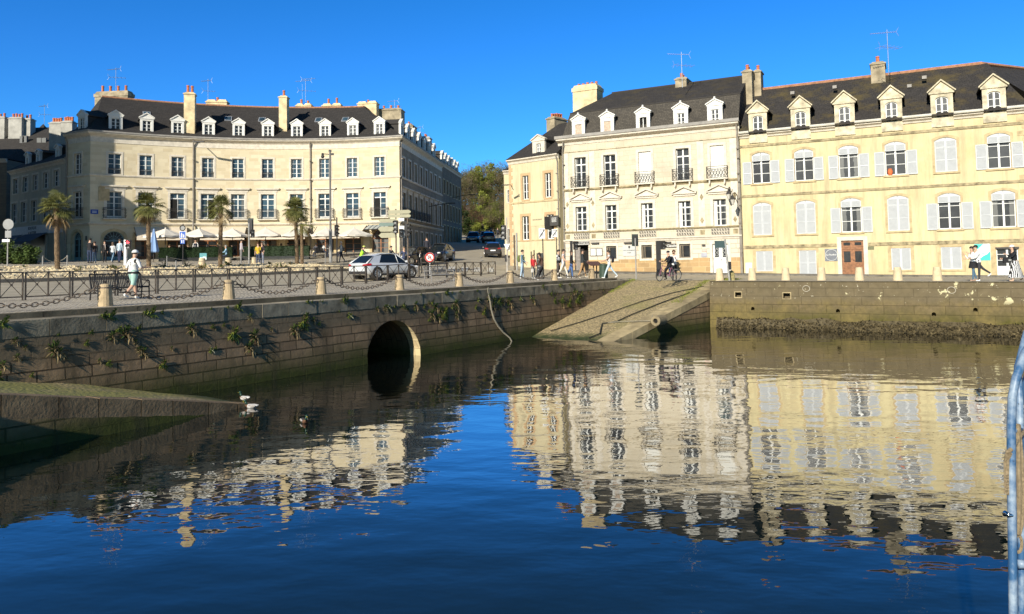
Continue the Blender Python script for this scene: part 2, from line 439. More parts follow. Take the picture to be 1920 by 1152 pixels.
# ============================================================ water, ground sheets
def build_ground():
    MB().quad((-150, -80, 0), (150, -80, 0), (150, 60, 0), (-150, 60, 0)).obj("water", m_water)['kind'] = 'structure'
    def patch(mb, us, vs, dz=0.0, ufun=None):
        rows = []
        w = []
        for v in vs:
            row = []
            for u in us:
                uu = ufun(u, v) if ufun else u
                p = quv(uu, v); row.append(V((p.x, p.y, gz(p.x, p.y) + dz))); w.append((uu, v, 0))
            rows.append(row)
        mb.sheet(rows, 0, w=w)
    def steps(a, b, d): n = max(1, round((b - a) / d)); return [a + (b - a) * i / n for i in range(n + 1)]
    mb = MB()
    patch(mb, steps(-140, -40, 10) + steps(-38, 60, 2) + steps(70, 260, 14), steps(-1.0, 60, 1.5) + steps(63, 100, 4) + steps(110, 260, 15))
    patch(mb, steps(31, 60, 2) + steps(70, 260, 14), steps(-7.9, -1.0, 1.4))
    patch(mb, [0, .03, .06, .09, .12, .15, .2, .25, .3, .4, .6, 1.], steps(-60, -7.9, 1.5), 0, lambda k, v: 28.1 + .1036 * (-7.9 - v) + .02 + k * 120)
    tag(mb.obj("road", m_asph, smooth=True), kind='structure')
    mb = MB(); us = steps(-40, 30.6, 1.5); vs = steps(-1.0, 8.1, 1.5)
    patch(mb, us, vs, PROM)
    for (row, flip) in (([(u, 8.1) for u in us], 0), ([(30.6, v) for v in vs], 0)):
        top = [V((*quv(u, v).xy, gq(u, v) + PROM)) for u, v in row]; bot = [p - V((0, 0, .25)) for p in top]
        mb.sheet([top, bot], 0, w=[(u, v, 0) for u, v in row] * 2)
    tag(mb.obj("pavement", m_setts), kind='structure')
    # terrace in front of the curved building
    mb = MB(); us = steps(0, 1, 1/60); vs = steps(25.2, 50, 1.5); tu = lambda k, v: -40 + k * (44.7 + 1.453 * v)
    patch(mb, us, vs, .12, tu)
    for row in ([(tu(k, 25.2), 25.2) for k in us], [(tu(1, v), v) for v in vs]):
        top = [V((*quv(u, v).xy, gq(u, v) + .12)) for u, v in row]; bot = [p - V((0, 0, .3)) for p in top]
        mb.sheet([top, bot], 0, w=[(u, v, 0) for u, v in row] * 2)
    tag(mb.obj("terrace_paving", m_setts), kind='structure')
    # raised gravel bed between road and terrace
    mb = MB(); us = steps(-36, 27, .5); vs = steps(18.2, 25.2, .5); rows = []
    for j, v in enumerate(vs):
        row = []
        for u in us:
            p = quv(u, v); k = min(1, (v - 18.2) / 1.0)
            e = 0 if j in (0,) else noise.noise(V((u * 1.3, v * 1.3, 0))) * .10
            row.append(V((p.x, p.y, gz(p.x, p.y) + .16 + .12 * k + e)))
        rows.append(row)
    mb.sheet(rows)
    for c in (rows[0], [r[-1] for r in rows], rows[-1]): mb.sheet([c, [p - V((0, 0, .5)) for p in c]])
    mb2 = MB()
    tag(mb.obj("gravel_bed", mat("gravel_earth", (.5, .40, .25), .95, .4, 5., .6)), kind='structure')
    r = random.Random(3)
    for k in range(9500):
        u = r.uniform(-30, 26.8); v = r.uniform(18.3, 24.9); p = quv(u, v)
        s = r.uniform(.05, .15); kk = min(1, (v - 18.2) / 1.0)
        z = gz(p.x, p.y) + .16 + .12 * kk + noise.noise(V((u * 1.3, v * 1.3, 0))) * .10
        a = r.uniform(0, PI); M = Matrix.Translation((p.x, p.y, z)) @ Matrix.Rotation(a, 4, 'Z') @ Matrix.Diagonal((s * 1.3, s, s * .7, 1))
        j = lambda: r.uniform(.8, 1.2)
        mb2.add([(j(), 0, -.2), (0, j(), -.2), (-j(), 0, -.2), (0, -j(), -.2), (.2, .1, j() * .8)], [(0, 1, 4), (1, 2, 4), (2, 3, 4), (3, 0, 4)], r.randrange(3), M)
    o = mb2.obj("gravel_stones", [mat("stone_pale", (.74, .60, .36), .9, .2, 2.), mat("stone_buff", (.66, .52, .31), .9, .2, 2.), mat("stone_grey", (.44, .38, .27), .9, .2, 2.)])
    tag(o, "pale broken stones covering the raised planting bed", "stones", kind='stuff')
    # bed kerb
    mb = MB()
    for i in range(63):
        u = -36 + i * 1.0
        p0 = quv(u + .006, 18.05); p1 = quv(u + .994, 18.05); p2 = quv(u + .994, 18.2); p3 = quv(u + .006, 18.2)
        z = [gz(p.x, p.y) for p in (p0, p1, p2, p3)]
        b = [V((p.x, p.y, q - .1)) for p, q in zip((p0, p1, p2, p3), z)]; t = [V((p.x, p.y, q + .17)) for p, q in zip((p0, p1, p2, p3), z)]
        mb.add(b + t, [(0,1,5,4),(1,2,6,5),(2,3,7,6),(3,0,4,7),(4,5,6,7)])
    tag(mb.obj("bed_kerb", m_kerb), kind='structure')
    # hillside far behind the street
    mb = MB(); rows = []
    for j in range(16):
        y = 125 + j * 9.0; row = []
        for i in range(25):
            x = -120 + i * 10.0
            hgt = max(0, (y - 126)) * .085 * max(0, min(1, (abs(x + 3) - 5) / 18 if y < 170 else 1))
            row.append(V((x, y, gz(x, y) - .3 + min(hgt, 13) + noise.noise(V((x * .06, y * .06, 2))) * 1.2 * min(1, (y - 125) / 30))))
        rows.append(row)
    mb.sheet(rows); tag(mb.obj("hillside", mat("hill_ground", (.09, .08, .035), .95, .4, .3, .5), smooth=True), kind='structure')

# ============================================================ left quay wall, kerb, coping, tunnel
def facade_wall(mb, nodes, z0, z1, ops, mapf, reveal=.25, mat=0, rmat=0, zc=()):
    """flat or mapped wall with openings [(a0,a1,h0,h1,arch_rise)], reveals included"""
    As = sorted(set(list(nodes) + [round(o[0], 4) for o in ops] + [round(o[1], 4) for o in ops]))
    Hs = sorted(set([z0, z1] + list(zc) + [round(x, 4) for o in ops for x in (o[2], o[3]) if z0 <= x <= z1]))
    for i in range(len(As) - 1):
        a0, a1 = As[i], As[i + 1]
        if a1 - a0 < 1e-4: continue
        am = (a0 + a1) / 2; run = None
        for j in range(len(Hs) - 1):
            h0, h1 = Hs[j], Hs[j + 1]; hm = (h0 + h1) / 2
            if any(o[0] - 1e-4 < am < o[1] + 1e-4 and o[2] < hm < o[3] for o in ops): continue
            mb.quad(mapf(a0, h0, 0), mapf(a1, h0, 0), mapf(a1, h1, 0), mapf(a0, h1, 0), mat, [(a0, h0), (a1, h0), (a1, h1), (a0, h1)])
    for o in ops:
        a0, a1, h0, h1 = o[:4]; rise = o[4] if len(o) > 4 else 0; d = -(o[5] if len(o) > 5 else reveal)
        hs = h1 - rise
        rq = lambda p, q: mb.quad(mapf(*p, 0), mapf(*q, 0), mapf(*q, d), mapf(*p, d), rmat, [p, q, (q[0] - d, q[1]), (p[0] - d, p[1])])
        rq((a0, h0), (a0, hs)); rq((a1, hs), (a1, h0)); rq((a1, h0), (a0, h0))
        if rise <= 0: rq((a0, h1), (a1, h1))
        else:
            n = 12; w = (a1 - a0) / 2; c = (a0 + a1) / 2; pts = []
            if rise >= w * .999: pts = [(c - w * math.cos(PI * k / n), hs + rise * math.sin(PI * k / n)) for k in range(n + 1)]
            else:
                R = (w * w + rise * rise) / (2 * rise); hc = h1 - R; t = math.asin(w / R)
                pts = [(c + R * math.sin(-t + 2 * t * k / n), hc + R * math.cos(-t + 2 * t * k / n)) for k in range(n + 1)]
            for p, q in zip(pts, pts[1:]):
                rq(p, q)
                mb.quad(mapf(*p, 0), mapf(*q, 0), mapf(q[0], h1, 0), mapf(p[0], h1, 0), mat, [p, q, (q[0], h1), (p[0], h1)])

COPZ = 2.45
def wall_v(h): return -1.85 - (COPZ - h) * .08
def build_left_quay():
    global ARCH
    root = thing("quay_wall", "brown stone quay wall with weeds and a dark tunnel mouth", "quay wall", quv(0, -1.85))
    inv = Matrix.Translation(-V(root.location))
    mapf = lambda a, h, d: quv(a, wall_v(h) - d, h) - V(root.location)
    # tunnel mouth: where the sight lines to its sides and crown meet the wall
    pl = lambda px, py: uv_of(on_plane(px, py, quv(0, -2.0), QN))[0]
    u0, u1 = pl(688, 660), pl(787, 660)
    top = on_plane(737, 601, quv(0, -1.93), QN).z
    ARCH = (u0, u1, top); mb = MB()
    facade_wall(mb, [-45 + 4 * i for i in range(20)], -.8, COPZ - .40, [(u0, u1, -.8, top, top - .35, .55)], mapf, zc=[.3], rmat=1)
    mb.obj("wall_face", [m_quay, m_jamb], root)
    # vaulted tunnel going in under the road
    mb = MB(); n = 14; w = (u1 - u0) / 2; c = (u0 + u1) / 2
    arch = [(u0, -.8)] + [(c - w * math.cos(PI * k / n), .35 + (top - .35) * math.sin(PI * k / n)) for k in range(n + 1)] + [(u1, -.8)]
    rows = [[quv(a, wall_v(h) + dd, h) - V(root.location) for a, h in arch] for dd in (.55, 3, 8)]
    mb.sheet(rows, 0, w=[(h + a, dd) for dd in (.5, 3, 8) for a, h in arch])
    mb.poly(rows[-1]); mb.obj("tunnel_vault", m_quay, root)
    # ring of voussoirs round the mouth
    mb = MB(); N = 17
    for k in range(N):
        t0, t1 = PI * (k + .04) / N, PI * (k + .96) / N
        q = []
        for t, e in ((t0, 0), (t1, 0), (t1, .42), (t0, .42)):
            q.append((c - (w + e) * math.cos(t), .35 + (top - .35 + e) * math.sin(t)))
        mb.add([mapf(a, h, .006) for a, h in q] + [mapf(a, h, -.3) for a, h in q], [(0,1,2,3)], 0, None, q + q)
    mb.obj("arch_ring", m_quay, root)
    # coping course and kerb course, stone by stone
    mb = MB(); r = random.Random(5); u = -45.0
    while u < 31.5:
        L = r.uniform(.95, 1.5); g = .008; pr = r.uniform(.03, .05)
        if u + L > 31.5: L = 31.5 - u
        M = lambda a, v, z: quv(a, v, z) - V(root.location)
        a0, a1 = u + g, u + L - g; z0, z1 = COPZ - .42, COPZ + r.uniform(-.006, .006)
        q = [(a0, -1.86 - pr), (a1, -1.86 - pr), (a1, -1.0), (a0, -1.0)]
        mb.add([M(a, v, z0) for a, v in q] + [M(a, v, z1) for a, v in q], [(0,1,5,4),(1,2,6,5),(3,0,4,7),(4,5,6,7)])
        u += L
    mb.obj("coping", m_copin, root)
    mb = MB(); u = -45.0
    while u < 31.0:
        L = min(r.uniform(1.1, 1.7), 31.0 - u); a0, a1 = u + .007, u + L - .007
        q = [(a0, -1.02), (a1, -1.02), (a1, -.72), (a0, -.72)]
        mb.add([quv(a, v, COPZ - .05) - V(root.location) for a, v in q] + [quv(a, v, gq(a, v) + PROM + .012) - V(root.location) for a, v in q],
               [(0,1,5,4),(1,2,6,5),(2,3,7,6),(3,0,4,7),(4,5,6,7)])
        u += L + 1e-4
    mb.obj("kerb_course", mat("kerb_dark", (.20, .165, .105), .9, .4, 1.8, .5, island=.4), root)

# ============================================================ slipways
def build_slipways():
    zs = lambda u: .21 * (u - 19.5)
    side = lambda u: -6.6 - 1.3 * min(1, max(0, (u - 19.5) / 8.6))
    root = thing("slipway", "cobbled slipway running down from the street to the water beside the quay", "slipway", quv(25, -4))
    o = V(root.location); n = 24; mb = MB(); us = [18.0 + 13.05 * i / n for i in range(n + 1)]
    rows, w = [], []
    for u in us:
        row = []
        for j in range(9):
            v = -1.95 + (side(u) + .85 + 1.95) * j / 8
            z = zs(u) + noise.noise(V((u * .7, v * .7, 4))) * .03
            if u > 30: z = min(z, 2.44)
            row.append(quv(u, v, z) - o); w.append((u, v))
        rows.append(row)
    mb.sheet(rows, 0, w=w); mb.obj("cobbled_ramp", m_slip, root, smooth=True)
    mb = MB(); r = random.Random(8); u = 18.2
    while u < 31.0:
        L = min(r.uniform(.8, 1.3), 31.0 - u + .001); a0, a1 = u + .012, u + L - .012
        q = [(a0, side(a0) - .04), (a1, side(a1) - .04), (a1, side(a1) + .86), (a0, side(a0) + .86)]
        dz = r.uniform(.03, .05)
        mb.add([quv(a, v, zs(a) - .32) - o for a, v in q] + [quv(a, v, zs(a) + dz) - o for a, v in q], [(0,3,2,1),(0,1,5,4),(1,2,6,5),(2,3,7,6),(3,0,4,7),(4,5,6,7)])
        u += L
    mb.obj("edge_slab", m_slab, root)
    mb = MB(); us = [18 + .5 * i for i in range(21)] + [28.2, 31]; w = []
    top = [quv(u, side(u), zs(u) - .1) - o for u in us]; bot = [quv(u, side(u) - .1, -.8) - o for u in us]
    mb.sheet([top, bot], 0, w=[(u, zs(u)) for u in us] + [(u, -.8) for u in us]); mb.obj("side_wall", m_quay, root)
    # near slipway, lower left
    z2 = lambda u: -.195 * (u - 1.3)
    root = thing("slipway", "mossy slipway tip ending at the water in the lower left where a duck stands", "slipway", quv(-3, -4)); o = V(root.location)
    mb = MB(); us = [-16 + 18.2 * i / 30 for i in range(31)]; rows = []; w = []
    for u in us:
        row = []
        for j in range(9):
            v = -1.9 - (3.25 - .55) * j / 8; row.append(quv(u, v, z2(u) + min(1, max(0, (1.3 - u) / 2.9)) * .14 * (v + 5.15) / 3.25 + noise.noise(V((u * .9, v * .9, 9))) * .035) - o); w.append((u, v))
        rows.append(row)
    mb.sheet(rows, 0, w=w); mb.obj("cobbled_ramp", m_slip2, root, smooth=True)
    mb = MB(); u = -16.0
    while u < 1.9:
        L = min(r.uniform(.75, 1.15), 1.9 - u + .001); a0, a1 = u + .012, u + L - .012
        q = [(a0, -5.19), (a1, -5.19), (a1, -4.58), (a0, -4.58)]
        dz = r.uniform(.02, .035)
        mb.add([quv(a, v, z2(a) - .48) - o for a, v in q] + [quv(a, v, z2(a) + dz) - o for a, v in q], [(0,1,5,4),(1,2,6,5),(2,3,7,6),(3,0,4,7),(4,5,6,7)])
        u += L
    mb.obj("edge_slab", mat("slab_brown", (.30, .205, .11), .9, .4, 2.4, .6, island=.4), root)
    mb = MB(); us = [-16 + .6 * i for i in range(31)]
    mb.sheet([[quv(u, -5.15, z2(u) - .1) - o for u in us], [quv(u, -5.35, -.8) - o for u in us]], 0, w=[(u, z2(u)) for u in us] + [(u, -.8) for u in us])
    mb.obj("side_wall", m_quay, root)

# ============================================================ right quay wall and its weed bank
RC = V((10.62, 40.55, 0)); RD = V((.877, -.4805, 0)); RN = V((-.4805, -.877, 0))   # RN points over the water
def rq(a, d, z): return RC + RD * a + RN * d + V((0, 0, z))
def build_right_quay():
    root = thing("quay_wall", "lichen spotted quay wall with drain holes below the yellow house", "quay wall", RC); o = V(root.location)
    top = lambda a: gz(*(rq(a, -.1, 0).xy)) + .01
    mapf = lambda a, h, d: rq(a, d + (1.0 - h) * .05, h) - o
    ax = lambda px, py: (on_plane(px, py, RC, RN) - RC).dot(RD)
    az = lambda px, py: on_plane(px, py, RC, RN).z
    ops = []
    for px, py, s in ((1384, 553, .16), (1475, 555, .17)):
        a, z = ax(px, py), az(px, py); ops.append((a - s, a + s, z - s * .8, z + s * .8, 0, .5))
    holes = []
    for px, py in ((1411.5, 579), (1571, 583), (1751, 589.5), (1829, 581)):
        a, z = ax(px, py), az(px, py); ops.append((a - .09, a + .09, z - .09, z + .09, .09, .4))
    mb = MB(); facade_wall(mb, [3 * i for i in range(14)], -.8, 2.0, ops, mapf)
    nodes = [1.5 * i for i in range(27)]
    mb.sheet([[mapf(a, 2.0, 0) for a in nodes], [mapf(a, top(a), 0) for a in nodes], [rq(a, -.6, top(a)) - o for a in nodes]], 0, w=[(a, 2.0) for a in nodes] + [(a, 2.4) for a in nodes] + [(a, 3.0) for a in nodes])
    for p in ops:
        mb.quad(mapf(p[0] - .05, p[2] - .05, -.39), mapf(p[1] + .05, p[2] - .05, -.39), mapf(p[1] + .05, p[3] + .05, -.39), mapf(p[0] - .05, p[3] + .05, -.39))
    mb.obj("wall_face", m_rquay, root)
    # pale stone frames of the two square drains
    for p in ops[:2]:
        mb = MB(); e = .05
        for (a0, a1, h0, h1) in ((p[0] - e, p[0], p[2] - e, p[3] + e), (p[1], p[1] + e, p[2] - e, p[3] + e), (p[0], p[1], p[3], p[3] + e), (p[0], p[1], p[2] - e, p[2])):
            q = [(a0, h0), (a1, h0), (a1, h1), (a0, h1)]
            mb.add([mapf(a, h, .03) for a, h in q] + [mapf(a, h, -.1) for a, h in q], [(0,1,2,3),(0,4,5,1),(1,5,6,2),(2,6,7,3),(3,7,4,0)])
        mb.obj("drain_frame", m_slab, root)
    for px, py in ((1511.5, 541.5), (1784, 544.5)):
        a, z = ax(px, py), az(px, py); p = mapf(a, z, .03)
        pts = [p + RD * (.17 * math.cos(2 * PI * k / 20)) + V((0, 0, .15 * math.sin(2 * PI * k / 20))) for k in range(20)]
        t = link("mooring_ring", MB().tube([q + o for q in pts], .018, 6, closed=True).mesh("mooring_ring", mat("old_iron_pale", (.45, .40, .30), .6, .3)))
        tag(t, "pale iron mooring ring on quay wall " + ("left, below the round cafe sign" if px < 1600 else "right, below the walking couple"), "mooring ring", "mooring rings on the quay wall")
    # bank of bladderwrack along the waterline
    mb = MB(); r = random.Random(21); rows = []
    nodes = [.35 + .3 * i for i in range(112)]
    wid = lambda a: .25 + .95 * min(1, a / 13) + .25 * noise.noise(V((a * .5, 0, 0)))
    for k in range(7):
        t = k / 6; row = []
        for a in nodes:
            z = .62 * (1 - t) ** 1.3 * (.8 + .4 * noise.noise(V((a * .8, 3, t * 3)))) - .10 * t
            row.append(rq(a, .03 + wid(a) * t, z + .07 * noise.noise(V((a * 3, t * 9, 1)))))
        rows.append(row)
    mb.sheet(rows)
    for k in range(9000):
        a = r.uniform(.4, 33.3); t = r.random() ** .8
        z = .62 * (1 - t) ** 1.3 * (.8 + .4 * noise.noise(V((a * .8, 3, t * 3)))) - .08 * t
        c = rq(a, .05 + wid(a) * t, z); s = r.uniform(.04, .11)
        d1 = RD * r.uniform(-1, 1) + RN * r.uniform(.1, 1) + V((0, 0, r.uniform(-.2, 1)))
        d1.normalize(); d2 = d1.orthogonal().normalized(); d2 = (d2 * math.cos(k) + d1.cross(d2) * math.sin(k)) * s * .45
        mb.add([c - d2, c + d2, c + d1 * s + d2 * .5, c + d1 * s * 1.1 - d2 * .6], [(0, 1, 2, 3)], r.randrange(3))
    ob = mb.obj("seaweed", [mat("wrack_brown", (.085, .065, .03), .75, .4, 6.), mat("wrack_dark", (.045, .036, .018), .75, .4, 6.), mat("wrack_tan", (.15, .115, .055), .8, .3, 6.)])
    tag(ob, "dark bank of seaweed along the foot of the right quay wall", "seaweed", kind='stuff')
# ============================================================ building materials
def _plaster(name, base, patch, dirt, k=.5):
    m, nt, b = _nodes(name); h = NT(nt); wp = h.coord("World"); co = h.coord("wuv")
    c = h.mix(h.ramp(h.noise(wp, .9, 5., .6), [(.4, 0), (.7, .55)]), base, tuple(x * .84 for x in base))
    c = h.mix(h.ramp(h.noise(wp, .42, 6., .72), [(.50, 0), (.68, k)]), c, patch)
    mp = h.n("Mapping", i_Vector=co); mp.inputs["Scale"].default_value = (2.2, .22, 1)
    c = h.mix(h.ramp(h.noise(mp.outputs[0], 1.0, 5., .7), [(.45, 0), (.68, k)]), c, dirt)
    zz = h.n("SeparateXYZ", i_Vector=wp).outputs[2]; gr = h.n("MapRange", i_Value=h.math('ADD', zz, h.math('MULTIPLY', h.noise(wp, 1.2, 5., .7), 1.6))); gr.inputs[1].default_value = 4.3; gr.inputs[2].default_value = 3.3; gr.inputs[4].default_value = .28
    c = h.mix(gr.outputs[0], c, patch)
    nt.links.new(c, b.inputs["Base Color"]); b.inputs["Roughness"].default_value = .95; b.inputs["Specular IOR Level"].default_value = .2
    nt.links.new(h.bump(h.noise(wp, 14., 4.), .15, .02), b.inputs["Normal"])
    return m
m_yellow = _plaster("yellow_plaster", (.65, .565, .33), (.60, .45, .23), (.36, .30, .19), .65)
m_cream = _plaster("cream_plaster", (.64, .555, .355), (.56, .44, .26), (.36, .29, .18), .5)
m_ashlar = mat_masonry("limestone_ashlar", ((.72, .625, .435), (.60, .50, .325)), (.67, .58, .41), .85, .33, bump=.25, stain=.10, msize=.016)
m_white = mat_masonry("pale_limestone", ((.635, .566, .435), (.592, .513, .38)), (.50, .42, .27), 1.05, .38, bump=.3, stain=.24, msize=.010)
m_rustic = mat_masonry("rusticated_stone", ((0.644, 0.583, 0.477), (0.609, 0.539, 0.426)), (.36, .28, .16), 1.15, .34, bump=.6, stain=.1, msize=.014)
m_plinth = mat_masonry("plinth_stone", ((.60, .40, .19), (.42, .28, .14)), (.62, .48, .27), .95, .36, bump=.4, stain=.3, msize=.018)
m_trim = mat("dressed_stone", (0.635, 0.574, 0.470), .9, .16, 3., .15)
m_trim2 = mat("weathered_trim", (.33, .27, .16), .95, .55, 3.2, .4)
m_surr = mat("granite_surround", (.50, .39, .22), .9, .25, 3., .3)
m_quoin = mat_masonry("quoin_brick", ((.55, .36, .2), (.62, .45, .25)), (.6, .5, .3), .5, .3, stain=.3)
m_dstone = mat("dormer_stone", (.58, .51, .36), .95, .4, 2.4, .4)
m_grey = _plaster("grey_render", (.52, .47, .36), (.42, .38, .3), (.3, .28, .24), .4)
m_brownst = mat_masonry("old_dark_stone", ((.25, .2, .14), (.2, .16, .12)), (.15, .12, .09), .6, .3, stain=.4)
def _slate(name, moss):
    def we(h, wp, c):
        if not moss: return c
        n = h.noise(wp, .55, 6., .7); return h.mix(h.ramp(n, [(.50, 0), (.64, moss)]), c, h.mix(h.noise(wp, 6., 4.), (.20, .145, .05), (.06, .052, .022)))
    return mat_masonry(name, ((.058, .052, .047), (.040, .036, .033)), (.02, .018, .017), .28, .16, bump=.35, stain=.15, rough=.8, msize=.012, weather=we)
m_slate_l = mat_masonry("lichen_slate", ((.105, .092, .074), (.07, .062, .052)), (.03, .027, .023), .26, .15, bump=.4, stain=.3, rough=.85)
m_slate = _slate("roof_slate", 0); m_slate_m = _slate("mossy_slate", .55); m_slate_w = _slate("weathered_slate", .25)
m_ridge = mat("ridge_tile", (.40, .20, .11), .85, .3, 5., .3)
m_pot = mat("chimney_pot", (.50, .17, .08), .85, .25, 6.)
m_stack = mat("chimney_render", (.70, .56, .33), .95, .3, 1.6, .4)
m_stackg = mat("chimney_grey", (.36, .30, .2), .95, .4, 1.8, .5)
m_stackw = mat("chimney_white", (.40, .385, .34), .95, .2, 1.8, .3)
m_wood = mat("white_paint", (.74, .74, .70), .55, .05, 4.)
m_shut = mat("shutter_paint", (.52, .535, .54), .6, .08, 4.)
m_teal = mat("teal_paint", (.20, .33, .34), .5, .1, 4.)
m_brown = mat("door_oak", (.27, .115, .045), .5, .35, 7., .2)
m_iron = mat("wrought_iron", (.045, .04, .037), .6, .2, 9.)
m_pipe = mat("zinc_pipe", (.27, .24, .2), .6, .2, 3.)
m_lead = mat("gutter_grey", (.30, .28, .25), .7, .2, 2.)
m_gutw = mat("gutter_pale", (.58, .55, .47), .6, .2, 2.)
m_blind = mat("pale_blind", (.74, .72, .65), .7, .03, 3.)
m_oldwood = mat("grey_pink_wood", (.52, .40, .30), .85, .25, 7.)
m_dormw = mat("white_dormer", (.74, .72, .66), .6, .04, 4.)
def _glass(name, col, rough=.12):
    m, nt, b = _nodes(name); h = NT(nt); oi = h.n("ObjectInfo").outputs["Random"]
    k = h.ramp(oi, [(0, .5), (1, 1.6)]); wp = h.coord("World")
    c = h.mix(1., col, k, 'MULTIPLY'); c = h.mix(h.ramp(h.noise(wp, 1.6, 2.), [(.45, 0), (.7, .5)]), c, tuple(min(1, x * 2.6) for x in col))
    ox = h.math('ABSOLUTE', h.n("SeparateXYZ", i_Vector=h.coord("Object")).outputs[0])   # net curtains drawn to the sides of some windows
    cu = h.math('MULTIPLY', h.ramp(h.math('ADD', ox, h.math('MULTIPLY', h.noise(wp, 3., 2.), .16)), [(.38, 0), (.40, 1)]), h.ramp(h.math('FRACT', h.math('MULTIPLY', oi, 7.3)), [(.5, 0), (.52, 1)]))
    c = h.mix(h.math('MULTIPLY', cu, .8), c, (.16, .16, .15))
    nt.links.new(c, b.inputs["Base Color"]); b.inputs["Roughness"].default_value = rough; b.inputs["Specular IOR Level"].default_value = .4
    nt.links.new(h.bump(h.noise(wp, 1.3, 1.), .06, .1), b.inputs["Normal"])
    return m
m_glass = _glass("window_glass", (.018, .02, .021), .28); m_glassb = _glass("blue_window_glass", (.03, .055, .075))
def _louvre():
    m, nt, b = _nodes("louvred_shutter"); h = NT(nt); co = h.coord("Object"); sep = h.n("SeparateXYZ", i_Vector=co)
    fr = h.math('FRACT', h.math('MULTIPLY', sep.outputs[2], 14.)); k = h.ramp(fr, [(0, .0), (.22, 1.), (1., .75)])
    nz = h.noise(h.coord("World"), 5., 3.)
    c = h.mix(nz, (.50, .515, .52), (.41, .425, .43)); nt.links.new(c, b.inputs["Base Color"]); b.inputs["Roughness"].default_value = .7
    nt.links.new(h.bump(k, .9, .03), b.inputs["Normal"]); return m
m_louv = _louvre()

def text_mesh(txt, size, name="lettering", mt=None, depth=.004, align='CENTER', bold=False):
    cu = bpy.data.curves.new("tmp_text", 'FONT'); cu.body = txt; cu.size = size; cu.align_x = align; cu.extrude = depth; cu.resolution_u = 2
    if bold: cu.offset = size * .012
    o = bpy.data.objects.new("tmp_text", cu); COL.objects.link(o)
    dg = bpy.context.evaluated_depsgraph_get(); me = bpy.data.meshes.new_from_object(o.evaluated_get(dg)); me.name = name
    bpy.data.objects.remove(o); bpy.data.curves.remove(cu)
    me.materials.clear(); me.materials.append(mt)
    return me
def strips(parent, mt, x0, x1, y, zs, t=.03, name="printed_lines"):
    mb = MB()
    for z in zs: mb.box(x0, x1, y - .004, y, z - t / 2, z + t / 2)
    return mb.obj(name, mt, parent)
def lettering(txt, size, mt, parent, loc, rot=(PI / 2, 0, 0), bold=True, name="lettering"):
    return link(name, text_mesh(txt, size, name, mt, bold=bold), parent, loc, rot=rot)

# ============================================================ window and shutter pieces (front of wall is y=0, outwards is -y)
def arch_pts(w, h1, rise, n=10):
    if rise <= 0: return [(-w / 2, h1), (w / 2, h1)]
    if rise >= w / 2 * .999: return [(-w / 2 * math.cos(PI * k / n), h1 - rise + rise * math.sin(PI * k / n)) for k in range(n + 1)]
    R = (w * w / 4 + rise * rise) / (2 * rise); t = math.asin(w / 2 / R)
    return [(R * math.sin(-t + 2 * t * k / n), h1 - R + R * math.cos(t - 2 * t * k / n)) for k in range(n + 1)]
def ring(mb, w, h0, h1, rise, e, y0, y1, mat=0, bottom=False):
    """flat architrave band of width e round an opening"""
    i = [(-w / 2, h0)] + arch_pts(w, h1, rise) + [(w / 2, h0)]
    o = [(-w / 2 - e, h0)] + [(x * (w + 2 * e) / w, z + e) for x, z in arch_pts(w, h1, rise)] + [(w / 2 + e, h0)]
    for k in range(len(i) - 1):
        q = [i[k], i[k + 1], o[k + 1], o[k]]
        mb.add([(x, y0, z) for x, z in q] + [(x, y1, z) for x, z in q], [(0,1,2,3),(0,4,5,1),(2,6,7,3),(1,5,6,2),(3,7,4,0)], mat)
    if bottom: mb.box(-w / 2 - e, w / 2 + e, y0, y1, h0 - e, h0 - .001, mat)

def frame_mesh(w, h, rows=3, cols=2, rise=0., transom=0., panel=0., y=.14, bw=.055, fan=False):
    def mk():
        mb = MB(); y1 = y + .06
        if rise > 0:
            pts = [(-w / 2, 0)] + arch_pts(w, h, rise) + [(w / 2, 0)]
            inn = [(x * (w - 2 * bw) / w, max(z - bw, bw) if z > 0 else bw) for x, z in pts]
            for k in range(len(pts) - 1):
                q = [pts[k], pts[k + 1], inn[k + 1], inn[k]]
                mb.add([(a, y, b) for a, b in q] + [(a, y1, b) for a, b in q], [(0,1,2,3),(2,6,7,3),(2,3,7,6)])
            mb.box(-w / 2, w / 2, y, y1, 0, bw * 1.3)
        else:
            mb.box(-w / 2, -w / 2 + bw, y, y1, 0, h); mb.box(w / 2 - bw, w / 2, y, y1, 0, h)
            mb.box(-w / 2 + bw, w / 2 - bw, y, y1, h - bw, h); mb.box(-w / 2 + bw, w / 2 - bw, y, y1, 0, bw * 1.4)
        top = h - rise if fan else h - rise * .4
        zt = top - transom if transom else top
        if cols == 2: mb.box(-.055, .055, y - .012, y1, bw, (top if not fan else h - rise))
        elif cols > 2:
            for i in range(1, cols): x = -w / 2 + w * i / cols; mb.box(x - .02, x + .02, y - .005, y1, bw, zt)
        if transom: mb.box(-w / 2 + bw, w / 2 - bw, y - .015, y1, zt - .05, zt + .05)
        if panel: mb.box(-w / 2 + bw, w / 2 - bw, y + .01, y1, bw, panel)
        for i in range(1, rows):
            z = panel + (zt - panel) * i / rows; mb.box(-w / 2 + bw, w / 2 - bw, y + .004, y1 - .004, z - .018, z + .018)
        if fan:
            mb.box(-w / 2 + bw, w / 2 - bw, y - .015, y1, h - rise - .07, h - rise + .03)
            for k in range(1, 8):
                t = PI * k / 8; R = rise - bw
                mb.cyl((0, y + .03, h - rise), (-R * math.cos(t) * w / 2 / rise, y + .03, h - rise + R * math.sin(t)), .016, n=4)
            mb.tube([(-.5 * w / 2 * math.cos(PI * k / 8), y + .03, h - rise + .5 * rise * math.sin(PI * k / 8)) for k in range(9)], .016, 4)
        return mb.mesh("window", FRM)
    return mk
FRM = None
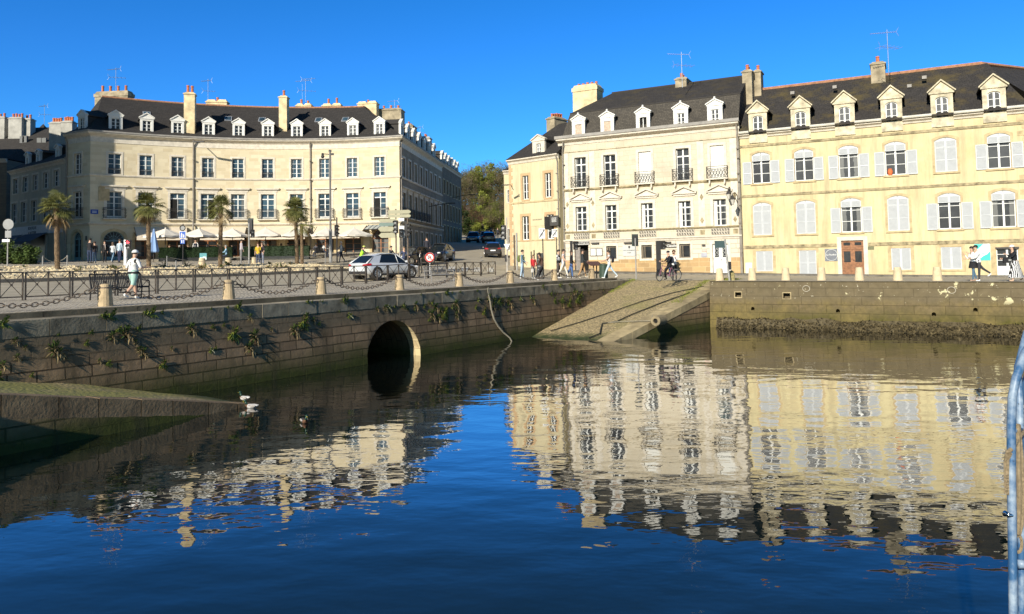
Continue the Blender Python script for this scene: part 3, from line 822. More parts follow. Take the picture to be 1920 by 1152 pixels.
def add_window(parent, loc, w, h, rotz=0., frame=None, glass=None, surround=None, sill=None, fm=m_wood, name="window", y=.14, **kw):
    global FRM
    FRM = fm
    key = (name, fm.name, round(w, 2), round(h, 2), y, tuple(sorted(kw.items())))
    o = link(name, cached(key, frame_mesh(w, h, y=y, **kw)), parent, loc, rotz)
    rise = kw.get('rise', 0)
    def pm():
        mb = MB(); pts = [(-w / 2, 0)] + arch_pts(w, h, rise) + [(w / 2, 0)]
        mb.poly([(a, y + .045, b) for a, b in pts]); return mb.mesh("pane", glass or m_glass)
    link("pane", cached(("pane", round(w, 2), round(h, 2), y, rise, (glass or m_glass).name), pm), o)
    if surround:
        e, proud, sm = surround
        def smk():
            mb = MB(); ring(mb, w, 0, h, rise, e, -proud, 0.0); return mb.mesh("surround", sm)
        link("surround", cached(("surr", round(w, 2), round(h, 2), rise, e, sm.name), smk), o)
    if sill:
        e, proud, sm = sill
        link("sill", cached(("sill", round(w, 2), e, proud, sm.name), lambda: MB().box(-w / 2 - e, w / 2 + e, -proud, .10, -.12, .0).mesh("sill", sm)), o)
    return o
def shutter_mesh(w, h, rise=0., lean=0, mt=None, mid=True):
    """one louvred leaf, origin at its bottom left; lean +1/-1: rises towards right/left under an arch"""
    def mk():
        mb = MB(); b = .055
        mb.box(0, b, -.02, .02, 0, h); mb.box(w - b, w, -.02, .02, 0, h); mb.box(b, w - b, -.02, .02, 0, b * 1.3); mb.box(b, w - b, -.02, .02, h - b, h)
        if mid and h > 1.1: mb.box(b, w - b, -.02, .02, h * .47, h * .47 + b)
        mb.box(b, w - b, -.006, .012, b * 1.3, h - b, 1)
        return mb.mesh("shutter", [m_shut, mt or m_louv])
    return cached(("shut", round(w, 2), round(h, 2), mid), mk)
def arch_panel(w, h, rise):
    """the fixed arched louvre panel over a shuttered window"""
    def mk():
        mb = MB(); pts = arch_pts(w, h, rise); b = .06
        for s in (-1, 1):
            P = [(x, z) for x, z in pts if x * s >= -1e-6]
            if s > 0: q = [(0.012, 0)] + [(max(x, .012), z) for x, z in P][0:] + [(w / 2, 0)]
            else: q = [(-w / 2, 0)] + [(min(x, -.012), z) for x, z in P] + [(-.012, 0)]
            mb.prism(q, .03, .06)
            xs = sorted((s * b, s * (w / 2 - b)))
            mb.box(xs[0], xs[1], .022, .03, b, h - rise - b * .6, 1)
        return mb.mesh("arch_panel", [m_shut, m_louv])
    return cached(("archp", round(w, 2), round(h, 2)), mk)

def railing_mesh(w, h, dep, style):
    def mk():
        mb = MB(); r = .014
        path = [(-w / 2, 0), (-w / 2, -dep), (w / 2, -dep), (w / 2, 0)]
        for z in (h, .06, h - .14):
            for (x0, y0), (x1, y1) in zip(path, path[1:]): mb.cyl((x0, y0, z), (x1, y1, z), .02 if z == h else r, n=5)
        n = int(w / .11)
        for i in range(n + 1):
            x = -w / 2 + w * i / n
            if style == 'bars' or i in (0, n): mb.cyl((x, -dep, .0), (x, -dep, h), r * .8, n=4)
        for s in (-1, 1):
            for q in (.33, .66): mb.cyl((s * w / 2, -dep * q, 0), (s * w / 2, -dep * q, h), r * .8, n=4)
        if style == 'scroll':
            k = max(4, int(w / .21)); zc = (h - .14) / 2 + .03; R = w / k / 2
            for i in range(k):
                x = -w / 2 + w * (i + .5) / k
                for z2, rr in ((zc + .17, R * .9), (zc - .15, R * .8), (zc + .01, R * .45)):
                    mb.tube([(x + rr * math.cos(t * PI / 4), -dep, z2 + rr * math.sin(t * PI / 4)) for t in range(8)], .014, 4, closed=True)
                mb.cyl((x - R, -dep, .06), (x + R, -dep, h - .14), .009, n=4)
        else:
            for s in (-1, 1):
                x = s * (w / 2 + .02)
                for z2 in (.25, .55, .8): mb.tube([(x + .07 * math.cos(t * PI / 4), -dep, h * z2 + .08 * math.sin(t * PI / 4)) for t in range(8)], .016, 4, closed=True)
        return mb.mesh("railing", m_iron)
    return cached(("rail", round(w, 2), h, dep, style), mk)

# ============================================================ sweeps, roofs, chimneys, dormers
def sweep(mb, nodes, mapf, prof, mat=0, cap=True):
    rows = [[mapf(a, h, d) for d, h in prof] for a in nodes]
    w = [(a, h + d) for a in nodes for d, h in prof]
    mb.sheet(rows, mat, closed=True, w=w)
    if cap:
        mb.poly(rows[0][::-1], mat); mb.poly(rows[-1], mat)
def loft_roof(mb, nodes, mapf, rows, mat=0, caps=True):
    """rows: (d, z, inset left, inset right), from the eave up over the ridge to the back eave"""
    a0, a1 = nodes[0], nodes[-1]; L = []; w = []; acc = 0; prev = None
    for d, z, il, ir in rows:
        k = lambda a: a0 + il + (a - a0) * (a1 - ir - a0 - il) / (a1 - a0)
        if prev: acc += math.hypot(d - prev[0], z - prev[1])
        prev = (d, z)
        L.append([mapf(k(a), z, d) for a in nodes]); w += [(k(a), acc) for a in nodes]
    mb.sheet(L, mat, w=w)
    if caps:
        for side in (0, -1):
            pts = [r[side] for r in L]; n = len(pts) // 2
            for i in range(len(pts) - 2): mb.add([pts[0], pts[i + 1], pts[i + 2]], [(0, 1, 2)], mat, None, [(p.x + p.y, p.z) for p in (pts[0], pts[i + 1], pts[i + 2])])
    return L
def chimney(parent, loc, w, d, h, pots=3, rotz=0., mt=None, cap=.16, pot_h=.45, split=0, taper=0, name="chimney"):
    mb = MB(); mb.box(-w / 2, w / 2, -d / 2, d / 2, -h, -cap)
    e = .07
    mb.box(-w / 2 - e, w / 2 + e, -d / 2 - e, d / 2 + e, -cap, -cap * .35)
    if split:
        for s in (-1, 1):
            x0, x1 = (-w / 2, -.06) if s < 0 else (.06, w / 2)
            mb.add([(x0, -d/2, -cap*.35), (x1, -d/2, -cap*.35), (x1, d/2, -cap*.35), (x0, d/2, -cap*.35), (x0+.15, -d/2+.1, .16), (x1-.15, -d/2+.1, .16), (x1-.15, d/2-.1, .16), (x0+.15, d/2-.1, .16)],
                   [(0,1,5,4),(1,2,6,5),(2,3,7,6),(3,0,4,7),(4,5,6,7)])
    else:
        mb.add([(-w/2, -d/2, -cap*.35), (w/2, -d/2, -cap*.35), (w/2, d/2, -cap*.35), (-w/2, d/2, -cap*.35), (-w/2+.12, -d/2+.12, .08), (w/2-.12, -d/2+.12, .08), (w/2-.12, d/2-.12, .08), (-w/2+.12, d/2-.12, .08)],
               [(0,1,5,4),(1,2,6,5),(2,3,7,6),(3,0,4,7),(4,5,6,7)])
    c = mb.obj(name, mt or m_stack, parent, loc=loc, rotz=rotz)
    if pots:
        mb = MB(); r = random.Random(int(w * 100 + h * 37)); ax = w >= d
        for i in range(pots):
            t = (i + .5) / pots - .5; x, y = (t * (w - .2), 0) if ax else (0, t * (d - .2))
            k = r.uniform(.8, 1.15); mb.lathe([(.13, .02), (.115, pot_h * k * .8), (.14, pot_h * k * .84), (.13, pot_h * k)], 8, (x, y, 0))
        mb.obj("chimney_pots", m_pot, c)
    return c
def dormer_mesh(w, h, ped, depth, ww, wh, wb, fm, sm, over=.12, rise=0., style=0):
    def mk():
        mb = MB(); t = .22; mb.box(-w / 2, w / 2, .002, t, -.55, 0)
        pts = arch_pts(ww, wb + wh, rise)
        mb.box(-w / 2, -ww / 2, 0, t, 0, h); mb.box(ww / 2, w / 2, 0, t, 0, h)
        if wb > 0: mb.box(-ww / 2, ww / 2, 0, t, 0, wb)
        if rise > 0:
            for p, q in zip(pts, pts[1:]): mb.prism([p, q, (q[0], h), (p[0], h)], 0, t)
        else: mb.box(-ww / 2, ww / 2, 0, t, wb + wh, h)
        e = over
        mb.box(-w / 2 - e * .5, w / 2 + e * .5, -e * .5, t, h, h + .09)
        mb.prism([(-w / 2 - e, h + .09), (w / 2 + e, h + .09), (0, h + .09 + ped)], -.01, t)
        for s in (-1, 1):
            p0 = V((s * (w / 2 + e), 0, h + .10)); p1 = V((0, 0, h + .10 + ped))
            a = [(p0.x, p0.z - .01), (p1.x, p1.z), (p1.x, p1.z + .10), (p0.x + s * .02, p0.z + .07)]
            mb.prism(a if s < 0 else a[::-1], -e, t)
        if style:
            for s in (-1, 1): mb.box(s * (w / 2 - .11) - .11, s * (w / 2 - .11) + .11, -.05, .0, .0, h)
            mb.ball((0, -.04, h + ped + .24), .09, 6, 5)
        # slate cheeks and little roof running back into the main roof
        mb.box(-w / 2 + .03, -w / 2 + .11, t, depth, -.3, h, 1); mb.box(w / 2 - .11, w / 2 - .03, t, depth, -.3, h, 1)
        for s in (-1, 1):
            x = s * (w / 2 + e)
            mb.add([(x, t, h + .10), (0, t, h + .10 + ped + .07), (0, depth + .6, h + .10 + ped + .07), (x, depth + .6, h + .10),
                    (x, t, h + .02), (0, t, h + ped), (0, depth + .6, h + ped), (x, depth + .6, h + .02)], [(0,1,2,3),(4,5,6,7),(0,3,7,4),(0,1,5,4)], 1)
        return mb.mesh("dormer", [fm, sm])
    return cached(("dorm", w, h, ped, fm.name, sm.name, style, rise, ww), mk)
def add_dormer(parent, loc, w, h, ped, depth, ww, wh, wb, fm, sm, rotz=0., kind='window', rise=0., style=0, rows=3, over=.12, glass=None):
    o = link("dormer", dormer_mesh(w, h, ped, depth, ww, wh, wb, fm, sm, over, rise, style), parent, loc, rotz)
    if kind == 'window': add_window(o, (0, 0, wb), ww, wh, rows=rows, rise=rise, y=.1, glass=glass)
    elif kind == 'boarded': MB().box(-ww / 2, ww / 2, .08, .12, wb, wb + wh).obj("board_shutter", m_oldwood, o)
    elif kind == 'open':
        MB().box(-ww / 2, ww / 2, .2, .22, wb, wb + wh).obj("pane", m_dark, o); MB().box(-.04, .02, .05, .1, wb, wb + wh * .9).obj("window", m_wood, o)
    return o
def pipe_down(parent, pts, r=.06, mt=None, name="drainpipe"):
    mb = MB(); mb.tube(pts, r, 8)
    for k in range(1, 6):
        p = V(pts[0]).lerp(V(pts[-1]), k / 6); mb.cyl(p - V((0, 0, .04)), p + V((0, 0, .04)), r * 1.35, n=8)
    return mb.obj(name, mt or m_pipe, parent)

class Fac:
    """straight facade: P = foot of its left end, t = along it; local x along, y inwards, z up from zb"""
    def __init__(s, P, t, zb):
        s.t = V((t[0], t[1], 0)).normalized(); s.n = V((-s.t.y, s.t.x, 0)); s.P = V((P[0], P[1], 0)); s.zb = zb
        s.rot = math.atan2(s.t.y, s.t.x)
    def pa(s, px, py, d=0.):
        p = on_plane(px, py, s.P + s.n * d, s.n); return (p - s.P).dot(s.t), p.z - s.zb
    def a(s, px, py=400, d=0.): return s.pa(px, py, d)[0]
    def h(s, px, py, d=0.): return s.pa(px, py, d)[1]
    def world(s, a, d, h): return s.P + s.t * a + s.n * d + V((0, 0, s.zb + h))
    def root(s, name, label, cat): return thing(name, label, cat, (s.P.x, s.P.y, s.zb), s.rot)
    def rects(s, R):
        q = [(s.a((l + r) / 2, (t + b) / 2), s.a(r, (t + b) / 2) - s.a(l, (t + b) / 2), s.h((l + r) / 2, b), s.h((l + r) / 2, t)) for l, r, t, b in R]
        n = len(q); w = sum(x[1] for x in q) / n; h0 = sum(x[2] for x in q) / n; h1 = sum(x[3] for x in q) / n
        return [x[0] for x in q], w, h0, h1
    def base(s, a): p = s.world(a, -.05, 0); return gz(p.x, p.y) - s.zb
flat = lambda a, h, d: V((a, -d, h))
def straight(mb_prof, L, x0=0): return [x0, L]

def box_back(mb, L, D, z0, z1, x0=0., mat=0):
    """side and rear walls behind a straight facade"""
    for q in ([(x0, 0), (x0, D)], [(L, D), (L, 0)], [(x0, D), (L, D)]):
        (xa, ya), (xb, yb) = q; mb.quad(V((xa, ya, z0)), V((xb, yb, z0)), V((xb, yb, z1)), V((xa, ya, z1)), mat, [(xa + ya, z0), (xb + yb, z0), (xb + yb, z1), (xa + ya, z1)])
# ============================================================ yellow house (right)
FY = Fac((16.75, 54.2), (.885, -.465), 2.2)
FW = Fac((16.75 - .885 * 14.15, 54.2 + .465 * 14.15), (.885, -.465), 2.4)
def plaster_band(mb, x0, x1, h, t=.2, proud=.05, mat=0, y0=0.): mb.box(x0, x1, -proud, y0, h - t / 2, h + t / 2, mat)

def build_yellow():
    f = FY; L = f.a(1916, 350) + .45; root = f.root("house", "yellow plastered house with white louvred shutters and stone dormers", "house"); f.L = L
    top = f.rects([(1411, 1443, 287, 344), (1490, 1525, 280, 339), (1573, 1609, 272.6, 333), (1659, 1699, 265.6, 327.5), (1751, 1796, 257, 326), (1851, 1895, 249, 315)])
    mid = f.rects([(1411.5, 1447, 379, 441.5), (1492.5, 1529.6, 375.5, 439.6), (1577, 1615, 371, 433), (1664.6, 1704, 368, 435), (1759.6, 1801, 363, 429), (1859.5, 1904.5, 357, 427)])
    gfw = f.rects([(1418, 1449, 470, 507.6), (1671, 1708.5, 466, 507), (1765, 1803, 464, 506)])
    s1 = (f.h(1394, 464) + f.h(1900, 452)) / 2; s2 = (f.h(1394, 368) + f.h(1900, 342)) / 2; s3 = (f.h(1394, 275) + f.h(1900, 233)) / 2
    eave = s3 + .62
    shl, shr = f.a(1498.7, 495), f.a(1531, 495); dl, dr = f.a(1578.5, 485), f.a(1620, 485); gl, gr = f.a(1869, 490), f.a(1910, 490)
    W = top[1] * 1.0; rise = .2; ops = []
    for (cs, w, h0, h1) in (top, mid): ops += [(c - w / 2, c + w / 2, h0, h1, rise, .25) for c in cs]
    ops += [(c - gfw[1] / 2, c + gfw[1] / 2, gfw[2], gfw[3]) for c in gfw[0]]
    bs = f.base
    sh1 = f.h(1515, 469.7); dh = f.h(1600, 451); gh = f.h(1890, 466)
    ops += [(shl, shr, bs(shl), sh1), (dl, dr, bs(dl), dh), (gl, gr, bs(gl), gh)]
    mb = MB(); facade_wall(mb, [0, L], -1.2, eave, ops, flat); box_back(mb, L, 10.0, -1.2, eave)
    mb.obj("wall", m_yellow, root)
    mb = MB()
    for s in (s2, s3): plaster_band(mb, 0, L, s, .17, .06)
    plaster_band(mb, 0, dl - .3, s1, .22, .06); plaster_band(mb, dr + .3, L, s1, .22, .06)
    mb.obj("string_course", m_trim2, root)
    # windows
    st = ['open', 'ajar', 'open', 'open', 'closed', 'open']
    stm = ['closed', 'closed', 'open', 'closed', 'open', 'open']
    for (cs, w, h0, h1), states in ((top, st), (mid, stm)):
        ph = .62; r = random.Random(4)
        for c, s in zip(cs, states):
            hh = h1 - h0
            o = add_window(root, (c, 0, h0), w, hh, rows=3, rise=rise, surround=(.15, .025, m_surr), sill=(.14, .09, m_surr), y=.15)
            link("arch_panel", arch_panel(w, ph, rise), o, (0, 0, hh - ph))
            sh = hh - ph - .01; sw = w / 2 - .005
            if s == 'closed':
                for x in (-w / 2, .005): link("shutter", shutter_mesh(sw, sh), o, (x, .05, 0))
            else:
                for sd in (-1, 1):
                    link("shutter", shutter_mesh(sw, sh), o, (-w / 2 - sw - .03 if sd < 0 else w / 2 + .03, -.07, -.02), rot=(0, 0, 0))
    for c in gfw[0]:
        w, h0, h1 = gfw[1:]; o = add_window(root, (c, 0, h0), w, h1 - h0, rows=2, surround=(.2, .02, m_surr), sill=(.2, .05, m_surr))
        for x in (-w / 2, .004): link("shutter", shutter_mesh(w / 2 - .006, h1 - h0 - .01, mid=False), o, (x, .04, 0))
    c = (shl + shr) / 2; w = shr - shl; hh = sh1 - bs(c)
    o = add_window(root, (c, 0, bs(c)), w, hh, rows=2, surround=(.16, .02, m_surr))
    for x in (-w / 2, .004): link("shutter", shutter_mesh(w / 2 - .006, hh - .01), o, (x, .04, 0))
    # oak door
    c = (dl + dr) / 2; w = dr - dl; b0 = bs(c); hh = dh - b0; mb = MB()
    mb.box(-w / 2, w / 2, .12, .18, 0, hh); zt = hh * .78
    mb.box(-w / 2, w / 2, .07, .12, zt - .07, zt + .05)
    for s in (-1, 1):
        x0, x1 = sorted((s * .03, s * (w / 2 - .02)))
        for (z0, z1, y) in ((.02, .42, .09), (.5, .72, .09), (.8, zt - .1, .08), (zt + .08, hh - .03, .09)):
            e = .09 if z1 - z0 > .3 else .05
            for q in ((x0, x0 + e, z0, z1), (x1 - e, x1, z0, z1), (x0 + e, x1 - e, z0, z0 + e), (x0 + e, x1 - e, z1 - e, z1)): mb.box(q[0], q[1], y, .12, q[2], q[3])
            if z0 in (.02, .5): mb.box(x0 + e * 1.6, x1 - e * 1.6, .1, .12, z0 + e * 1.6, z1 - e * 1.4)
    d = mb.obj("door", m_brown, root, loc=(c, 0, b0)); mb = MB()
    for s in (-1, 1):
        x0, x1 = sorted((s * .14, s * (w / 2 - .13)))
        mb.box(x0, x1, .108, .118, .92, zt - .22); mb.box(x0, x1, .108, .118, zt + .19, hh - .14)
    mb.obj("door_glass", m_glass, d)
    mb = MB()
    for s in (-1, 1):
        x0, x1 = sorted((s * .14, s * (w / 2 - .13)))
        for k in range(4): mb.cyl((x0 + .05 * k, .1, .95), (x0 + .05 * k + .1, .1, zt - .25), .008, n=4)
    mb.ball((.05, .05, 1.05), .03, 6, 5); mb.obj("door_handle", m_iron, d)
    mb = MB(); ring(mb, w, 0, hh, 0, .26, -.05, 0); mb.obj("door_surround", m_trim, d)
    # glazed shop door at the right end
    c = (gl + gr) / 2; w = gr - gl; b0 = bs(c); hh = gh - b0
    o = add_window(root, (c, 0, b0), w, hh, rows=3, panel=hh * .38, surround=(.3, .03, m_surr), name="glass_door", y=.1)
    MB().box(-w / 2 - .05, w / 2 + .05, -.06, .02, hh - .03, hh + .08).obj("blind_box", m_iron, o)
    # little white meter cabinet, plates, posters
    a0, a1 = f.a(1398.5, 505), f.a(1410.5, 505)
    MB().box(a0, a1, -.05, .0, f.h(1404, 515), f.h(1404, 493)).obj("meter_box", m_wood, root)
    a = f.a(1559, 478); z = f.h(1559, 478.5); mb = MB(); q = .42
    mb.box(a - q, a + q, -.03, 0, z - q, z + q); p = mb.obj("round_sign", mat("sign_slate", (.16, .17, .19), .6, .1), root)
    MB().tube([(a + .38 * math.cos(t * PI / 14), -.04, z + .38 * math.sin(t * PI / 14)) for t in range(28)], .014, 5, closed=True).obj("sign_ring", m_wood, p)
    lettering("Le Pavillon", .15, m_wood, p, (a, -.036, z - .03))
    a = f.a(1633, 465); z = f.h(1633, 465.5); MB().box(a - .19, a + .19, -.02, 0, z - .11, z + .11).obj("street_plate", mat("plate_green", (.14, .14, .07), .6), root)
    a0, a1 = f.a(1827, 473), f.a(1857, 473); z0, z1 = f.h(1842, 489), f.h(1842, 457.5); W_ = a1 - a0
    p = MB().box(a0, a1, -.03, 0, z0, z1).obj("banner", m_wood, root); mb = MB()
    mb.poly([(a0 + .01, -.034, z1 - .01), (a0 + .01, -.034, z1 - .42), (a0 + .2, -.034, z1 - .33), (a0 + .34, -.034, z1 - .18), (a0 + .5, -.034, z1 - .01)])
    mb.poly([(a1 - .01, -.034, z0 + .01), (a1 - .01, -.034, z0 + .6), (a1 - .16, -.034, z0 + .42), (a1 - .4, -.034, z0 + .28), (a1 - .7, -.034, z0 + .01)])
    mb.obj("banner_print", mat("turquoise", (.05, .52, .45), .6, .05), p)
    strips(p, mat("ink_teal", (.15, .4, .38), .7), a0 + .36, a1 - .3, -.034, [(z0 + z1) / 2 + .07, (z0 + z1) / 2 - .07], .045)
    # quoins at the right end
    mb = MB(); z = 1.0; k = 0
    while z < eave - .3:
        mb.box(L - (.55 if k % 2 else .3), L + .012, -.025, .3, z, z + .3); z += .34 * 1.35; k += 1
    mb.obj("quoin", m_surr, root)
    # eave: cornice and pale gutter, broken by the dormers
    dxs = []
    for l, r, ap, b in ((1401, 1443, 191, 253), (1479, 1525, 183, 247), (1561, 1608, 173, 239), (1648, 1697, 162.5, 232), (1739, 1795, 151.5, 222.5), (1837, 1893, 140.5, 213.6)):
        dxs.append((f.a((l + r) / 2, b), f.a(r, b) - f.a(l, b), f.h((l + r) / 2, b), f.h((l + r) / 2, ap)))
    dw = sum(d[1] for d in dxs) / 6 * .80; db = sum(d[2] for d in dxs) / 6; dt = sum(d[3] for d in dxs) / 6
    edges = [0] + [e for d in dxs for e in (d[0] - dw / 2 + .02, d[0] + dw / 2 - .02)] + [L + .2]
    for i in range(0, len(edges), 2):
        mb = MB(); mg = MB(); x0, x1 = edges[i], edges[i + 1]
        mb.prism([(0, 0), (.08, 0), (.12, .1), (.3, .2), (.3, .27), (0, .27)], x0, x1, 0, Matrix.Translation((0, 0, eave - .02)) @ Matrix(((0, 1, 0, 0), (-1, 0, 0, 0), (0, 0, 1, 0), (0, 0, 0, 1))))
        mg.tube([(x0, -.38, eave + .36), (x1, -.38, eave + .36)], .1, 8)
        mb.obj("cornice", m_trim, root); mg.obj("gutter", m_gutw, root)
    re = eave + .27
    dd = 5.2; rz = (f.h(1430, 169, dd) + f.h(1841, 119.5, dd)) / 2
    mb = MB(); nodes = [-.02 + (L + .3) * i / 14 for i in range(15)]
    loft_roof(mb, nodes, flat, [(.32, re, 0, 0), (-dd, rz, 0, f.a(1916, 200) - f.a(1841, 119, dd) + .2), (-10.2, re, 0, 0)])
    roof = mb.obj("roof", m_slate_m, root)
    rend = f.a(1841, 119, dd)
    mb = MB(); mb.tube([(.1, dd, rz + .04), (rend, dd, rz + .04)], .12, 6); mb.tube([(rend, dd, rz + .03), (rend + 7.7, dd + 9.0, rz + .03)], .12, 6)
    mb.obj("ridge_tiles", m_ridge, roof)
    # roof of the rear wing turning away at the right
    mb = MB(); dv = V((.66, .75, 0)).normalized(); nv = V((dv.y, -dv.x, 0)); p0 = V((rend - .2, dd, 0)); p1 = p0 + dv * 12
    for s in (1, -1):
        q = [p0 + V((0, 0, rz)), p1 + V((0, 0, rz)), p1 + nv * s * 5 + V((0, 0, re)), p0 + nv * s * (5 if s > 0 else 3) + V((0, 0, re))]
        mb.add(q, [(0, 1, 2, 3)], 0, None, [(0, 6), (12, 6), (12, 0), (0, 0)])
    mb.obj("wing_roof", m_slate, roof)
    for d in dxs:
        w_ = dw; hf = dt - db; ped = hf * .30
        ww, wh = dw * .54, hf * .56
        mb = add_dormer(root, (d[0], -.10, db), round(dw, 3), round(hf - ped - .1, 3), round(ped, 3), 2.6, round(ww, 3), round(wh, 3), .05, m_dstone, m_slate_m, rise=.12, style=0, over=.17)
        MB().cyl((-ww / 2, -.03, .27), (ww / 2, -.03, .27), .014, n=5).cyl((-ww / 2, -.03, .15), (ww / 2, -.03, .15), .01, n=5).tube([(-ww / 2 + ww * t / 16, -.03, .21 + .05 * (-1) ** t) for t in range(17)], .009, 4).obj("railing", m_iron, mb)
    # chimneys
    def ch(px0, px1, pt, pb, d, dep, pots, mt, rz_=0.):
        a0, a1 = f.a(px0, pt, d), f.a(px1, pt, d); z = f.h((px0 + px1) / 2, pt, d); zb = f.h((px0 + px1) / 2, pb, d)
        chimney(roof, ((a0 + a1) / 2, d + dep / 2, z), a1 - a0, dep, z - zb + 1.2, pots, mt=mt)
    ch(1632, 1659, 117, 172, 4.3, 1.9, 3, m_stackg)
    ch(1412, 1426, 132, 182, 4.4, 1.2, 1, m_stackg); ch(1391, 1409, 132, 200, 3.4, 1.0, 2, m_stackg)
    # small vents in the slates
    mb = MB()
    for px, py in ((1486, 175), (1565, 164), (1733, 146), (1705, 162)):
        d = 3.2; a, z = f.pa(px, py, d); mb.box(a - .14, a + .14, d - .12, d + .3, z - .1, z + .12)
    mb.obj("roof_vent", m_lead, roof)
    # terracotta jar and plants on sills
    t = thing("flower_pot", "orange pot standing inside a shuttered upper window of the yellow house", "flower pot", f.world(f.a(1669, 322), .06, top[2] + .02))
    MB().lathe([(.1, 0), (.15, .12), (.16, .26), (.11, .34), (.12, .42), (.1, .42)], 10).obj("jar", mat("orange_clay", (.75, .16, .05), .7), t)
    # pavement strip at the foot of the houses
    mb = MB(); n = 40
    for i in range(n):
        a0, a1 = -14 + (L + 18) * i / n, -14 + (L + 18) * (i + 1) / n - .012
        q = []
        for a, d in ((a0, -1.7), (a1, -1.7), (a1, .02), (a0, .02)):
            p = f.world(a, d, 0); q.append(V((p.x, p.y, gz(p.x, p.y) + .10)))
        mb.add([p - V((0, 0, .3)) for p in q] + q, [(0,1,5,4),(1,2,6,5),(2,3,7,6),(3,0,4,7),(4,5,6,7)])
    tag(mb.obj("house_pavement", m_kerb), kind='structure')
    pipe_down(root, [(-.12, -.3, eave + .3), (-.12, -.1, eave - .3), (-.12, -.09, 0.2)], .06)

